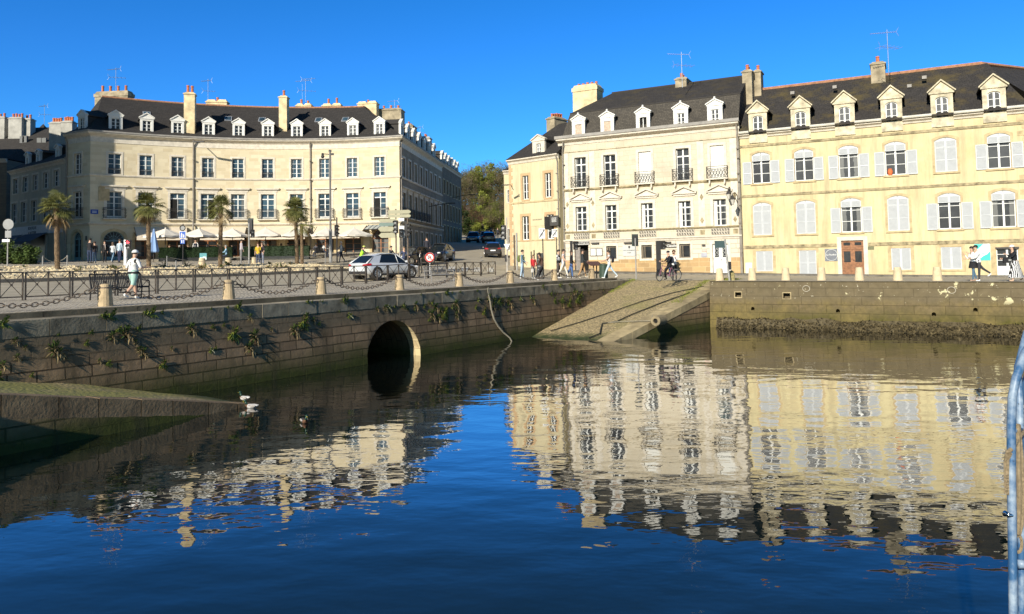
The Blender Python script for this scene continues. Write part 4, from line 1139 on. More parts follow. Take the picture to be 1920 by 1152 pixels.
# ============================================================ pale stone house with mansard (middle)
def build_white():
    f = FW; L = 14.1; root = f.root("house", "pale limestone house with iron balconies and a slate mansard roof", "house")
    up = f.rects([(1078, 1099, 295, 350), (1132.5, 1154, 290, 347), (1196, 1222.5, 284, 344), (1268, 1292, 279, 341), (1330, 1359.6, 273.7, 338)])
    lo = f.rects([(1080, 1100, 386, 431.7), (1135, 1156.7, 384, 431), (1203, 1224, 381, 429), (1271.7, 1296, 377.5, 426.7), (1336.7, 1363, 376, 426)])
    gf = f.rects([(1137.5, 1156, 460, 485), (1203, 1223, 460, 485), (1274, 1295, 459, 485)])
    corn = (f.h(1060, 262.5) + f.h(1380, 236.5)) / 2
    sA = (f.h(1058, 355) + f.h(1383, 340)) / 2     # band under balconies
    sB = (f.h(1058, 433) + f.h(1383, 427.5)) / 2; sC = (f.h(1058, 450.5) + f.h(1383, 446.5)) / 2
    dl, dr = f.a(1078, 485), f.a(1104, 485); dt = f.h(1091, 460); wl, wr = f.a(1337, 490), f.a(1366, 490); wt = f.h(1351, 457.5)
    bs = f.base
    cs = up[0]; w = max(up[1], .9) * .96; lw = lo[1] * .98
    ops = [(c - w / 2, c + w / 2, up[2], up[3]) for c in up[0]] + [(c - lw / 2, c + lw / 2, lo[2], lo[3]) for c in lo[0]]
    mb = MB(); facade_wall(mb, [0, L], sC, corn, ops, flat, .28); box_back(mb, L, 10, -1, corn); mb.obj("wall", m_white, root)
    ops = [(c - gf[1] / 2, c + gf[1] / 2, gf[2], gf[3]) for c in gf[0]] + [(dl, dr, -1.3, dt, 0, .9), (wl, wr, -1.3, wt)]
    plh = f.h(1240, 485.5)
    mb = MB(); facade_wall(mb, [0, L], plh, sC, ops, lambda a, h, d: V((a, -d - .03, h)), .31); mb.obj("ground_floor_wall", m_rustic, root)
    mb = MB(); facade_wall(mb, [0, L], -1.3, plh, ops, lambda a, h, d: V((a, -d - .05, h)), .31)
    mb.quad(V((0, -.05, plh)), V((L, -.05, plh)), V((L, 0, plh)), V((0, 0, plh)), 0, [(0, 0), (L, 0), (L, .1), (0, .1)]); mb.obj("plinth", m_plinth, root)
    def band(h, prof):
        mb = MB(); mb.prism([(-d, h + z) for d, z in prof], 0, L, 0, Matrix(((0, 1, 0, 0), (1, 0, 0, 0), (0, 0, 1, 0), (0, 0, 0, 1)))); return mb
    band(sA, [(0, -.1), (.06, -.1), (.14, 0), (.14, .09), (0, .09)]).obj("string_course", m_trim2, root)
    band(sB, [(0, -.08), (.08, -.08), (.14, 0), (.14, .05), (0, .05)]).obj("string_course", m_trim2, root)
    band(sC, [(0, -.16), (.05, -.16), (.10, -.04), (.18, .02), (.18, .10), (0, .10)]).obj("string_course", m_trim, root)
    band(corn - .95, [(0, -.03), (.03, -.03), (.03, .03), (0, .03)]).obj("moulding", m_trim2, root)
    mb = MB(); mb.prism([(-d, corn + z) for d, z in ((0, -.35), (.05, -.35), (.1, -.15), (.34, -.06), (.50, .02), (.50, .10), (0, .10))], -.35, L + .05, 0, Matrix(((0, 1, 0, 0), (1, 0, 0, 0), (0, 0, 1, 0), (0, 0, 0, 1)))); mb.obj("cornice", m_trim, root)
    mb = MB(); mb.prism([(-d, corn + z) for d, z in ((0, .102), (.5, .102), (.56, .16), (.56, .38), (.5, .38), (.48, .2), (0, .2))], -.45, L + .12, 0, Matrix(((0, 1, 0, 0), (1, 0, 0, 0), (0, 0, 1, 0), (0, 0, 0, 1)))); mb.obj("gutter", m_lead, root)
    # pilaster strips with lozenges
    for px in (1064, 1112, 1316, 1378):
        a = f.a(px, 390); e = .24 if px not in (1064,) else .16
        mb = MB(); mp = MB(); mb.box(a - e, a + e, -.03, 0, sB + .06, sA - .11); mb.box(a - e, a + e, -.03, 0, sA + .1, corn - 1.0)
        q = mb.obj("pilaster", m_trim, root)
        for z in ((sB + sA) / 2 + .55, sB + .5):
            MB().add([(a - .15, -.032, z), (a, -.032, z - .25), (a + .15, -.032, z), (a, -.032, z + .25), (a, -.06, z)], [(0,1,4),(1,2,4),(2,3,4),(3,0,4)]).obj("lozenge", m_trim2, q)
        MB().box(a - .17, a + .17, -.02, 0, sC + .2, sB - .2).obj("raised_panel", m_trim2, q)
    # upper windows with scroll balconies
    for i, c in enumerate(up[0]):
        hh = up[3] - up[2]; kind = 'blind' if i in (2, 4) else 'w'
        o = add_window(root, (c, 0, up[2]), w, hh, rows=3, transom=hh * .24, surround=(.2, .05, m_trim), y=.2)
        if kind == 'blind': MB().box(-w / 2 + .01, w / 2 - .01, .08, .12, .05, hh - .02).obj("roller_blind", m_blind, o)
        MB().box(-.78, .78, -.36, 0, -.09, 0).obj("balcony_slab", m_trim, o)
        mb = MB()
        for s in (-1, 1): mb.prism([(-.05, 0), (.05, 0), (.05, -.22), (-.05, -.45)], -.3, 0, 0, Matrix.Translation((s * .55, 0, -.09)))
        mb.obj("bracket", m_trim, o)
        link("railing", railing_mesh(1.5, .88, .33, 'scroll'), o, (0, 0, 0))
    # lower windows with pediments and pierced panels
    for i, c in enumerate(lo[0]):
        hh = lo[3] - lo[2]
        o = add_window(root, (c, 0, lo[2]), lw, hh, rows=3, transom=hh * .24, surround=(.22, .05, m_trim), y=.2)
        if i in (2, 3, 4): MB().box(-lw / 2 + .07, -lw / 2 + .24, .235, .24, .1, hh - .1).obj("curtain", m_blind, o)
        mb = MB(); zb = hh + .52; W_ = lw / 2 + .48
        mb.box(-W_, W_, -.2, 0, zb, zb + .08); mb.box(-W_ + .12, W_ - .12, -.09, 0, zb - .14, zb)
        for s in (-1, 1):
            a = [(s * W_, zb + .08), (0, zb + .50), (0, zb + .60), (s * (W_ + .03), zb + .16)]; mb.prism(a if s < 0 else a[::-1], -.22, 0)
        mb.prism([(-W_ + .1, zb + .08), (W_ - .1, zb + .08), (0, zb + .49)], -.05, 0)
        mb.obj("pediment", m_trim, o)
        pw = .68; z0, z1 = sC + .16 - lo[2], sB - .12 - lo[2]
        mb = MB(); mb.box(-pw, pw, -.012, 0, z0, z1, 1); n = 7
        for j in range(2):
            for k in range(n):
                x = -pw + 2 * pw * (k + .5) / n; z = z0 + (z1 - z0) * (j + .5) / 2
                mb.tube([(x + .085 * math.cos(t * PI / 4), -.03, z + .13 * math.sin(t * PI / 4)) for t in range(8)], .022, 4, closed=True)
                mb.cyl((x - .09, -.03, z - .15), (x + .09, -.03, z + .15), .014, n=4)
        mb.obj("pierced_panel", [m_trim, m_dark], o)
    for c in gf[0]:
        gw, gh = gf[1], gf[3] - gf[2]; o = link("window", MB().box(-gw/2, -gw/2+.1, .12, .2, 0, gh).box(gw/2-.1, gw/2, .12, .2, 0, gh).box(-gw/2+.1, gw/2-.1, .12, .2, gh-.12, gh).box(-gw/2+.1, gw/2-.1, .12, .2, 0, .07).box(-gw/2+.2, -gw/2+.26, .1, .2, .07, gh-.12).mesh("window", mat("bronze_frame", (.2, .16, .11), .5)), root, (c, 0, gf[2]))
        MB().quad((-gw/2, .19, 0), (gw/2, .19, 0), (gw/2, .19, gh), (-gw/2, .19, gh)).obj("pane", m_glass, o)
        mb = MB(); ring(mb, gw, 0, gh, 0, .16, -.06, -.03, bottom=True); mb.obj("surround", m_trim, o)
    # restaurant doorway
    c = (dl + dr) / 2; w_ = dr - dl; b0 = bs(c); hh = dt - b0
    o = link("doorway", MB().box(-w_/2, w_/2, .85, .88, 0, hh).mesh("doorway", m_dark), root, (c, 0, b0)); mb = MB()
    for k in range(6): mb.box(-w_/2 + .02 + .07 * k, -w_/2 + .075 + .07 * k, .1 + .02 * (k % 2), .16, .02, hh * .93)
    mb.obj("folding_shutter", mat("door_grey", (.28, .25, .22), .6, .2), o)
    sb = MB().box(-w_/2 - .05, w_/2 + .1, -.12, -.05, hh + .02, hh + .38).obj("fascia", mat("fascia_grey", (.42, .41, .38), .6, .1), o)
    lettering("Restaurant", .33, m_iron, sb, (0, -.125, hh + .1))
    # white house door
    c = (wl + wr) / 2; w_ = wr - wl; b0 = bs(c); hh = wt - b0; mb = MB(); mb.box(-w_/2, w_/2, .1, .16, 0, hh)
    for s in (-1, 1):
        x0, x1 = sorted((s * .03, s * (w_/2 - .03)))
        for z0, z1 in ((.06, .95), (1.1, hh - .08)):
            for q in ((x0, x0+.1, z0, z1), (x1-.1, x1, z0, z1), (x0+.1, x1-.1, z0, z0+.1), (x0+.1, x1-.1, z1-.1, z1)): mb.box(q[0], q[1], .06, .1, q[2], q[3])
    d = mb.obj("door", m_wood, root, loc=(c, 0, b0)); mb = MB()
    for s in (-1, 1):
        x0, x1 = sorted((s * .14, s * (w_/2 - .14))); mb.box(x0, x1, .085, .098, 1.25, hh - .2)
        mb2 = [mb.tube([((x0+x1)/2 + .1*math.cos(t*PI/4), .07, 1.45+.28*k + .12*math.sin(t*PI/4)) for t in range(8)], .012, 4, 1, closed=True) for k in range(3)]
    mb.obj("door_glass", [m_glass, m_wood], d)
    mb = MB(); ring(mb, w_, 0, hh, 0, .2, -.09, -.03); mb.obj("door_surround", m_trim, d)
    mb = MB(); mb.ball((.05, .03, 1.05), .035, 6, 5); mb.obj("door_handle", m_iron, d)
    # boards and plates on the wall
    def board(px0, px1, py0, py1, name, mt, proud=.09):
        a0, a1 = f.a(px0, py0), f.a(px1, py0); z0, z1 = f.h((px0 + px1) / 2, py1), f.h((px0 + px1) / 2, py0)
        return MB().box(a0, a1, -proud, -.032, z0, z1).obj(name, mt, root), (a0 + a1) / 2, (z0 + z1) / 2, a1 - a0, z1 - z0
    m_dk = mat("sign_dark", (.07, .065, .06), .6, .1)
    b, a, z, w_, h_ = board(1107, 1130, 466, 480.5, "menu_case", m_dk)
    MB().box(a - w_/2 + .05, a - .04, -.1, -.09, z - h_/2 + .05, z + h_/2 - .05).box(a + .04, a + w_/2 - .05, -.1, -.09, z - h_/2 + .05, z + h_/2 - .05).obj("menu_page", m_blind, b)
    b, a, z, w_, h_ = board(1168, 1193, 460, 480.5, "sign_board", mat("sign_silver", (.5, .5, .47), .5, .06))
    lettering("CAVE GOURMANDE", .11, m_dk, b, (a, -.094, z - .02)); lettering("& BAR", .11, m_dk, b, (a, -.094, z - .2))
    mb = MB(); mb.ball((a, -.09, z + .28), (.09, .01, .1), 8, 6); mb.cyl((a, -.095, z + .2), (a, -.095, z + .1), .012, n=4); mb.obj("tree_emblem", m_dk, b)
    b, a, z, w_, h_ = board(1237.5, 1268.5, 457.5, 465, "fascia", mat("fascia_brown", (.10, .085, .07), .6, .1))
    lettering("Rose Claudie", .25, m_wood, b, (a, -.094, z - .08))
    for px0, px1, py in ((1110, 1124, 456.5), (1171, 1185, 456), (1244, 1259, 455), (1317, 1323, 460)):
        b, a, z, w_, h_ = board(px0, px1, py - 1.3, py + 1.3, "wall_lamp", m_iron, .2)
    board(1315, 1326, 474.5, 482, "name_plate", mat("plate_grey", (.38, .38, .42), .5)); board(1316, 1325, 467, 472, "name_plate", mat("plate_pink", (.66, .46, .38), .7))
    # mansard roof
    bz = (f.h(1059.6, 215, 1.5) + f.h(1382, 180, 1.5)) / 2; rz = (f.h(1130, 178, 5) + f.h(1390, 144.6, 5)) / 2; z0 = corn + .12
    mb = MB(); nodes = [-.05 + (L + .05) * i / 10 for i in range(11)]
    loft_roof(mb, nodes, flat, [(-1.1, bz, .35, 0), (-5, rz, 2.6, 0), (-9, bz, .35, 0)])
    roof = mb.obj("roof", m_slate_w, root)
    for rw in ([(.05, z0, 0, 0), (-1.1, bz, .35, 0)], [(-9, bz, .35, 0), (-10, z0, 0, 0)]): mb = MB(); loft_roof(mb, nodes, flat, rw, caps=False); mb.obj("mansard_slope", m_slate_l, roof)
    for x, xb in ((nodes[0], nodes[0] + .35), (nodes[-1], nodes[-1])): MB().poly([(x, -.05, z0), (xb, 1.1, bz), (xb, 9, bz), (x, 10, z0)]).obj("mansard_end", m_slate, roof)
    mb = MB(); mb.tube([(-.05 + .35, 1.1, bz), (L, 1.1, bz)], .05, 5); mb.tube([(2.6, 5, rz + .03), (L, 5, rz + .03)], .09, 6); mb.obj("ridge_cap", m_slate, roof)
    for i, (l, r, ap, b) in enumerate(((1072, 1099, 211.7, 253), (1125, 1154, 206, 247.7), (1191, 1222, 197, 240), (1260.6, 1294, 189, 233.8), (1324, 1358.5, 180, 227.5))):
        c = f.a((l + r) / 2, b, .1); hf = 1.95
        add_dormer(root, (c, .05, corn + .15), 1.12, 1.42, .36, 1.6, .56, 1.02, .12, m_dormw if i != 9 else m_trim, m_slate_w, kind=('boarded', 'boarded', 'open', 'window', 'window')[i], style=1)
    a0, a1 = f.a(1074, 165, 4.2), f.a(1119, 165, 4.2); z = f.h(1096, 160, 4.2)
    chimney(roof, ((a0 + a1) / 2, 4.9, z), a1 - a0, 1.5, 3.4, 5, mt=m_stack, cap=.5, pot_h=.35)
    a0, a1 = f.a(1267, 150, 4.6), f.a(1288, 150, 4.6); z = f.h(1277, 147, 4.6)
    chimney(roof, ((a0 + a1) / 2, 5.4, z), a1 - a0, 2.0, 2.2, 4, mt=m_stackg, pot_h=.4)
    pipe_down(root, [(.2, -.3, corn - .1), (.05, -.1, corn - 1.0), (.05, -.09, .4)], .055)
    pipe_down(root, [(L - .12, -.3, corn), (L - .12, -.1, corn - .5), (L - .12, -.1, .2)], .065)
# ============================================================ curved building (left) with its street wing
CL, CRR, CC, CRAD = V((-37.5, 66.2, 0)), V((-10.8, 72.0, 0)), V((-18.6, 43.6, 0)), 29.46
CA0 = math.atan2(22.6, -18.9); CLEN = CRAD * (CA0 - math.atan2(28.4, 7.8))
CDL = V((-3.1, 1.6, 0)).normalized(); CNL = V((-CDL.y, CDL.x, 0)) * -1; CNL = CNL if CNL.y > 0 else -CNL
CDW = V((.103, .995, 0)).normalized(); CNW = V((-CDW.y, CDW.x, 0))
def _rad(t): return V((math.cos(t), math.sin(t), 0))
def _mit(a, b): return (a + b) / (1 + a.dot(b))
CZB = 4.4
def cmap(a, h, d):
    """a along the front (negative on the canted left end, beyond CLEN on the street wing), d outwards"""
    z = V((0, 0, h))
    if a < -1e-6: return CL + CDL * (-a) - CNL * d + z
    if a < 1e-6: return CL - _mit(CNL, _rad(CA0)) * d + z
    if a < CLEN - 1e-6: t = CA0 - a / CRAD; return CC + _rad(t) * (CRAD - d) + z
    if a < CLEN + 1e-6: return CRR - _mit(_rad(CA0 - CLEN / CRAD), CNW) * d + z
    return CRR + CDW * (a - CLEN) - CNW * d + z
def crot(a):
    if a < 0: return math.atan2(-CDL.y, -CDL.x)
    if a > CLEN: return math.atan2(CDW.y, CDW.x)
    t = CA0 - a / CRAD; return t - PI / 2
def c_at(px, py=300):
    """front position seen at a picture column"""
    best = min((abs((on := cmap(k * CLEN / 600, 0, 0)).x / on.y * F + CX - px - .02 * 0), k) for k in range(601)); return best[1] * CLEN / 600
def build_crescent():
    origin = V((*CL.xy, CZB)); root = thing("curved_building", "long curved limestone building with white dormers behind the palm trees", "building", origin)
    mp = lambda a, h, d: cmap(a, h + CZB, d) - origin
    zz = lambda py, px=501, Y=72.6: at(px, py, Y).z - CZB
    WL = 21.0; EL = 3.4
    nodes = [-EL, 0] + [CLEN * i / 30 for i in range(1, 30)] + [CLEN, CLEN + WL]
    top = zz(266); t0, t1 = zz(334.5), zz(298.5); f0, f1 = zz(411), zz(364.5); sA = zz(337); sB = zz(421); ped = zz(352)
    bays = [c_at(px) for px in (213, 272, 331, 389, 445, 501, 556, 609, 661, 712)]
    wing = [CLEN + 1.6 + 2.55 * i for i in range(8)]
    tw, fw = 1.06, 1.25; ops = []
    for a in bays + wing + [-1.8]:
        ops += [(a - tw / 2, a + tw / 2, t0, t1), (a - fw / 2, a + fw / 2, f0, f1)]
    gw, gh, gr = 1.7, 2.75, .85
    for a in bays + [-1.8]: ops.append((a - gw / 2 if a > 0 else a - .65, a + gw / 2 if a > 0 else a + .65, -1.0, gh, gr if a > 0 else .65, .3))
    for a in wing: ops.append((a - .6, a + .6, .25, 2.7))
    mb = MB(); facade_wall(mb, nodes, -1.2, top, ops, mp, .26)
    e = mp(-EL, 0, 0); e2 = mp(-EL, 0, -9.5)
    mb.quad(mp(-EL, -1, 0), mp(-EL, -1, -9.5), mp(-EL, top, -9.5), mp(-EL, top, 0), 0, [(0, -1), (9, -1), (9, top), (0, top)])
    mb.quad(mp(CLEN + WL, -1, 0), mp(CLEN + WL, -1, -10), mp(CLEN + WL, top, -10), mp(CLEN + WL, top, 0), 0, [(0, -1), (9, -1), (9, top), (0, top)])
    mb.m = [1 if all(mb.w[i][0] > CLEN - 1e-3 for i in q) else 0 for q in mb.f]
    mb.obj("wall", [m_ashlar, mat_masonry("shade_toned_limestone", ((.36, .30, .215), (.29, .24, .17)), (.22, .18, .13), .85, .33, stain=.35)], root)  # darker ashlar copy on the street wing, its shade put into the colour
    mb = MB(); sweep(mb, nodes, mp, [(0, top - .75), (.04, top - .75), (.04, top - .70), (.02, top - .68), (.02, top - .3), (.1, top - .2), (.34, top - .06), (.42, top), (.42, top + .1), (0, top + .1)]); mb.obj("cornice", m_trim, root)
    mb = MB(); sweep(mb, nodes, mp, [(0, sA - .1), (.05, sA - .1), (.1, sA), (.1, sA + .06), (0, sA + .06)])
    sweep(mb, nodes, mp, [(0, sB - .14), (.05, sB - .14), (.2, sB), (.2, sB + .08), (0, sB + .08)]); mb.obj("string_course", m_trim, root)
    mb = MB(); sweep(mb, nodes, mp, [(.42, top + .1), (.5, top + .1), (.5, top + .24), (.42, top + .24)]); mb.obj("gutter", m_lead, root)
    ez = top + .2; rz = ez + 4.25
    rn = [-EL, -.0] + [CLEN * i / 30 for i in range(1, 30)] + [CLEN, CLEN + WL]
    mb = MB(); L = []; w = []
    prof = [(.45, ez), (-.35, ez + .45), (-5.2, rz), (-10.2, ez)]; acc = 0
    for k, (d, z) in enumerate(prof):
        row = []
        for a in rn:
            aa = a
            if a == -EL: aa = 1.6 if k == 2 else -EL + .7 if k == 1 else -EL
            if a == 0 and k == 2: aa = 1.6
            if 0 < a < CLEN - 1e-6 and d < 0: aa = max(min(a, CLEN + d), 1.6 if k == 2 else 0)
            row.append(mp(aa, z, d)); w.append((aa * (1 + -d / 60), acc))
        L.append(row); acc += 2.2 if k == 0 else 6.3
    mb.sheet(L, 0, w=w)
    for side in (0, -1):
        p = [r[side] for r in L]; mb.add([p[0], p[1], p[2], p[3]], [(0, 1, 2, 3)], 0, None, [(0, 0), (0, 1), (5, 7), (10, 0)])
    roof = mb.obj("roof", m_slate, root)
    mb = MB(); mb.tube([p + V((0, 0, .03)) for p in L[2][1:]], .10, 6); mb.obj("ridge_tiles", m_ridge, roof)
    # windows
    for i, a in enumerate(bays + wing + [-1.8]):
        rz_ = crot(a); main = i < 10
        g = m_glassb if main else m_glass
        o = add_window(root, mp(a, t0, 0), tw, t1 - t0, rotz=rz_, rows=4, glass=g, surround=(.17, .04, m_trim), sill=(.15, .06, m_trim), y=.14)
        if i in (0, 1, 2, 3, 4, 5): link("railing", railing_mesh(1.0, .55, .03, 'bars'), o, (0, .06, 0))
        o = add_window(root, mp(a, f0, 0), fw, f1 - f0, rotz=rz_, rows=3, glass=g, transom=.5, panel=.2, surround=(.2, .04, m_trim), y=.16)
        if main and i in (2, 3, 9): MB().box(.02 if i == 3 else -fw/2 + .06, fw/2 - .06 if i == 3 else -.02, .12, .14, .05, f1 - f0 - .55).obj("open_casement", m_dark, o)
        mb = MB(); hh = f1 - f0; W_ = fw / 2 + .42
        mb.prism([(-W_, hh + .42), (W_, hh + .42), (W_ + .1, hh + .56), (-W_ - .1, hh + .56)], -.22, 0); mb.box(-W_ + .1, W_ - .1, -.06, 0, hh + .2, hh + .42); mb.obj("hood_mould", m_trim, o)
        mb = MB(); mb.box(-.95, .95, -.30, 0, -.12, -.03); mb.obj("balcony_slab", m_trim, o)
        if i < 15 or i == 18: link("railing", railing_mesh(1.75, .95, .26, 'bars'), o, (0, 0, -.03))
    for i, a in enumerate(bays + [-1.8]):
        w_ = gw if a > 0 else 1.3; ri = w_ / 2
        add_window(root, mp(a, -.05, 0), w_, gh + .05, rotz=crot(a), rows=3, rise=ri, fan=True, panel=.5, fm=m_teal if a < bays[1] - .1 else m_brown, surround=(.24, .03, m_surr), name="arched_door", y=.2)
    for a in wing: add_window(root, mp(a, .25, 0), 1.2, 2.45, rotz=crot(a), rows=3, surround=(.15, .03, m_trim))
    # dormers on the front, the canted end and the wing
    for px in (215, 274, 332, 390, 446, 501, 556, 609, 661, 711):
        a = c_at(px); o = add_dormer(root, mp(a, ez + .28, -.25), 1.12, 1.25, .42, 2.0, .72, 1.0, .1, m_dormw, m_slate, rotz=crot(a), rows=3, over=.1)
    for a in [-1.7] + [CLEN + 2.2 + 2.6 * k for k in range(7)]:
        add_dormer(root, mp(a, ez + .28, -.25), 1.1, 1.25, .42, 2.0, .72, 1.0, .1, m_dormw, m_slate, rotz=crot(a), rows=3, over=.1)
    # chimney stacks
    def ch(px0, px1, pt, Y, down, dep, pots, mt, rot=0., **kw):
        p = at((px0 + px1) / 2, pt, Y); w_ = (px1 - px0) / F * Y
        chimney(roof, p - origin, w_, dep, down, pots, rotz=rot, mt=mt, **kw)
    ch(181, 248, 174, 75.0, 4.0, 1.0, 4, m_stackg, -.12, cap=.5, pot_h=.7)
    ch(347, 366, 176, 71.3, 4.0, .9, 2, m_stack, .25, pot_h=.7)
    ch(389, 427, 191, 78.5, 2.0, .9, 1, m_stack, .1, split=1)
    ch(525, 540, 182, 74.3, 4.2, .8, 1, m_stack, 0., pot_h=.7)
    ch(557, 586, 198, 79.5, 2.0, .9, 2, m_stack, -.05, split=1, pot_h=.6)
    ch(606, 642, 198, 80.5, 2.0, .9, 2, m_stack, -.1, split=1, pot_h=.9)
    ch(672, 709, 194, 80.0, 2.5, .9, 1, m_stack, -.15, split=1)
    ch(711, 756, 207, 81.0, 3.4, 1.6, 3, m_stackg, -.1, pot_h=.5)
    ch(759, 778, 237, 87.0, 3.0, 2.0, 2, m_stackg, -.1); ch(789, 808, 259, 96., 3., 1.4, 2, m_stackw, -.1)
    # skylights
    for px, py in ((278, 203), (424, 220), (484, 222), (585, 220), (633, 219)):
        a = c_at(px); d = -2.9; z = ez + .45 + (4.25 - .45) * (2.9 - .35) / 4.85
        o = link("skylight", MB().box(-.34, .34, -.05, .03, -.45, .45).mesh("skylight", m_zinc), roof, mp(a, z + .06, d), rot=(-PI / 2 + .66 + 0, 0, crot(a)))
        MB().box(-.26, .26, -.06, -.05, -.36, .36).obj("pane", m_glassb, o)
    # drainpipes
    for px in (361, 582):
        a = c_at(px); pipe_down(root, [mp(a, top - .1, .3), mp(a, top - .7, .1), mp(a, sB + .2, .1), mp(a, sB - .2, .25), mp(a, .3, .1)], .075)
    pipe_down(root, [mp(CLEN + .25, top - .1, .25), mp(CLEN + .25, top - .6, .1), mp(CLEN + .25, .2, .1)], .075)
    pipe_down(root, [mp(-EL + .1, top - .1, .25), mp(-EL + .1, top - .6, .1), mp(-EL + .1, .2, .1)], .08)
    # awnings over the terrace
    m_awn = mat("awning_canvas", (.70, .60, .46), .9, .06, 2.)
    for p0, p1 in ((248, 352), (372, 464), (470, 582), (592, 690)):
        a0, a1 = c_at(p0) + .1, c_at(p1) - .1; n = 8; A = [a0 + (a1 - a0) * i / n for i in range(n + 1)]; mb = MB()
        hi, lo_, out = sB - .28, sB - 1.25, 2.1
        R = [[mp(a, hi, .08) for a in A], [mp(a, lo_, out) for a in A], [mp(a, lo_ - .28, out + .02) for a in A]]
        mb.sheet(R); mb.sheet([[p - V((0, 0, .02)) for p in r] for r in R][::-1])
        for i in (0, -1): mb.poly([R[0][i], R[1][i], R[1][i] + (R[0][i] - R[1][i]).project(V((0, 0, 1))) * .02])
        aw = mb.obj("awning", m_awn, root)
        mb = MB()
        for i in (0, -1): mb.cyl(R[0][i] - V((0, 0, .5)), R[1][i], .03, n=5); mb.cyl(R[0][i], R[1][i], .025, n=5)
        mb.obj("awning_arm", m_iron, aw)
    # glass canopy by the right corner
    a = c_at(716); mb = MB(); q = [mp(a - 1.3, sB - .25, .1), mp(a + 1.0, sB - .25, .1), mp(a + 1.0, sB - .75, 1.6), mp(a - 1.3, sB - .75, 1.6)]
    for i in range(6):
        p0 = q[0].lerp(q[1], i / 5); p1 = q[3].lerp(q[2], i / 5); mb.cyl(p0, p1, .035, n=5); mb.tube([p1, p1.lerp(p0, .4) - V((0, 0, .35)), p0 - V((0, 0, .9))], .03, 5)
    mb.cyl(q[3], q[2], .05, n=6); cn = mb.obj("canopy", m_iron, root); MB().add(q, [(0, 1, 2, 3)]).obj("canopy_glass", mat("frosted_glass", (.38, .42, .42), .2, .1), cn)
    # street plate and relief panel on the corner
    p = mp(.35, sB + 1.05, .03); o = link("street_plate", MB().box(-.3, .3, -.03, 0, -.2, .2).mesh("street_plate", mat("enamel_blue", (.02, .07, .34), .4, .05)), root, p, crot(.35)); strips(o, m_wood, -.18, .18, -.031, [.05, -.06], .05)
    o = link("relief_panel", MB().box(-.45, .45, -.05, 0, -.62, .62).mesh("relief_panel", m_surr), root, mp(1.1, sB + 2.7, 0), crot(1.1))
    for a in (-.35, 1.45): link("wall_lamp", MB().cyl((0, -.1, -.2), (0, -.1, .2), .06, n=6).mesh("wall_lamp", m_iron), root, mp(a, 2.1, 0), crot(a))

# ============================================================ other houses
def simple_house(f, L, D, eave, rows, mt, name, label, roofm, ridge_h, base=-1.5, frame=m_wood, surr=None, hipl=0, hipr=0, glass=None, dormers=(), cornm=None, ridge=True, win_rows=3):
    root = f.root(name, label, "house"); ops = []
    for cs, w, h0, h1 in rows: ops += [(c - w / 2, c + w / 2, h0, h1) for c in cs]
    mb = MB(); facade_wall(mb, [0, L], base, eave, ops, flat); box_back(mb, L, D, base, eave); mb.obj("wall", mt, root)
    for cs, w, h0, h1 in rows:
        for c in cs: add_window(root, (c, 0, h0), w, h1 - h0, rows=win_rows, fm=frame, glass=glass, surround=surr, sill=(.1, .05, surr[2]) if surr else None)
    mb = MB(); mb.prism([(-d, eave + z) for d, z in ((0, -.3), (.05, -.3), (.12, -.12), (.32, 0), (.32, .1), (0, .1))], -.05, L + .05, 0, Matrix(((0, 1, 0, 0), (1, 0, 0, 0), (0, 0, 1, 0), (0, 0, 0, 1)))); mb.obj("cornice", cornm or m_trim, root)
    mb = MB(); loft_roof(mb, [-.1 + (L + .2) * i / 6 for i in range(7)], flat, [(.36, eave + .1, 0, 0), (-D / 2, eave + ridge_h, hipl, hipr), (-D - .2, eave + .1, 0, 0)]); roof = mb.obj("roof", roofm, root)
    if ridge: MB().tube([(hipl, D / 2, eave + ridge_h + .03), (L - hipr, D / 2, eave + ridge_h + .03)], .09, 6).obj("ridge_tiles", m_ridge, roof)
    return root, roof
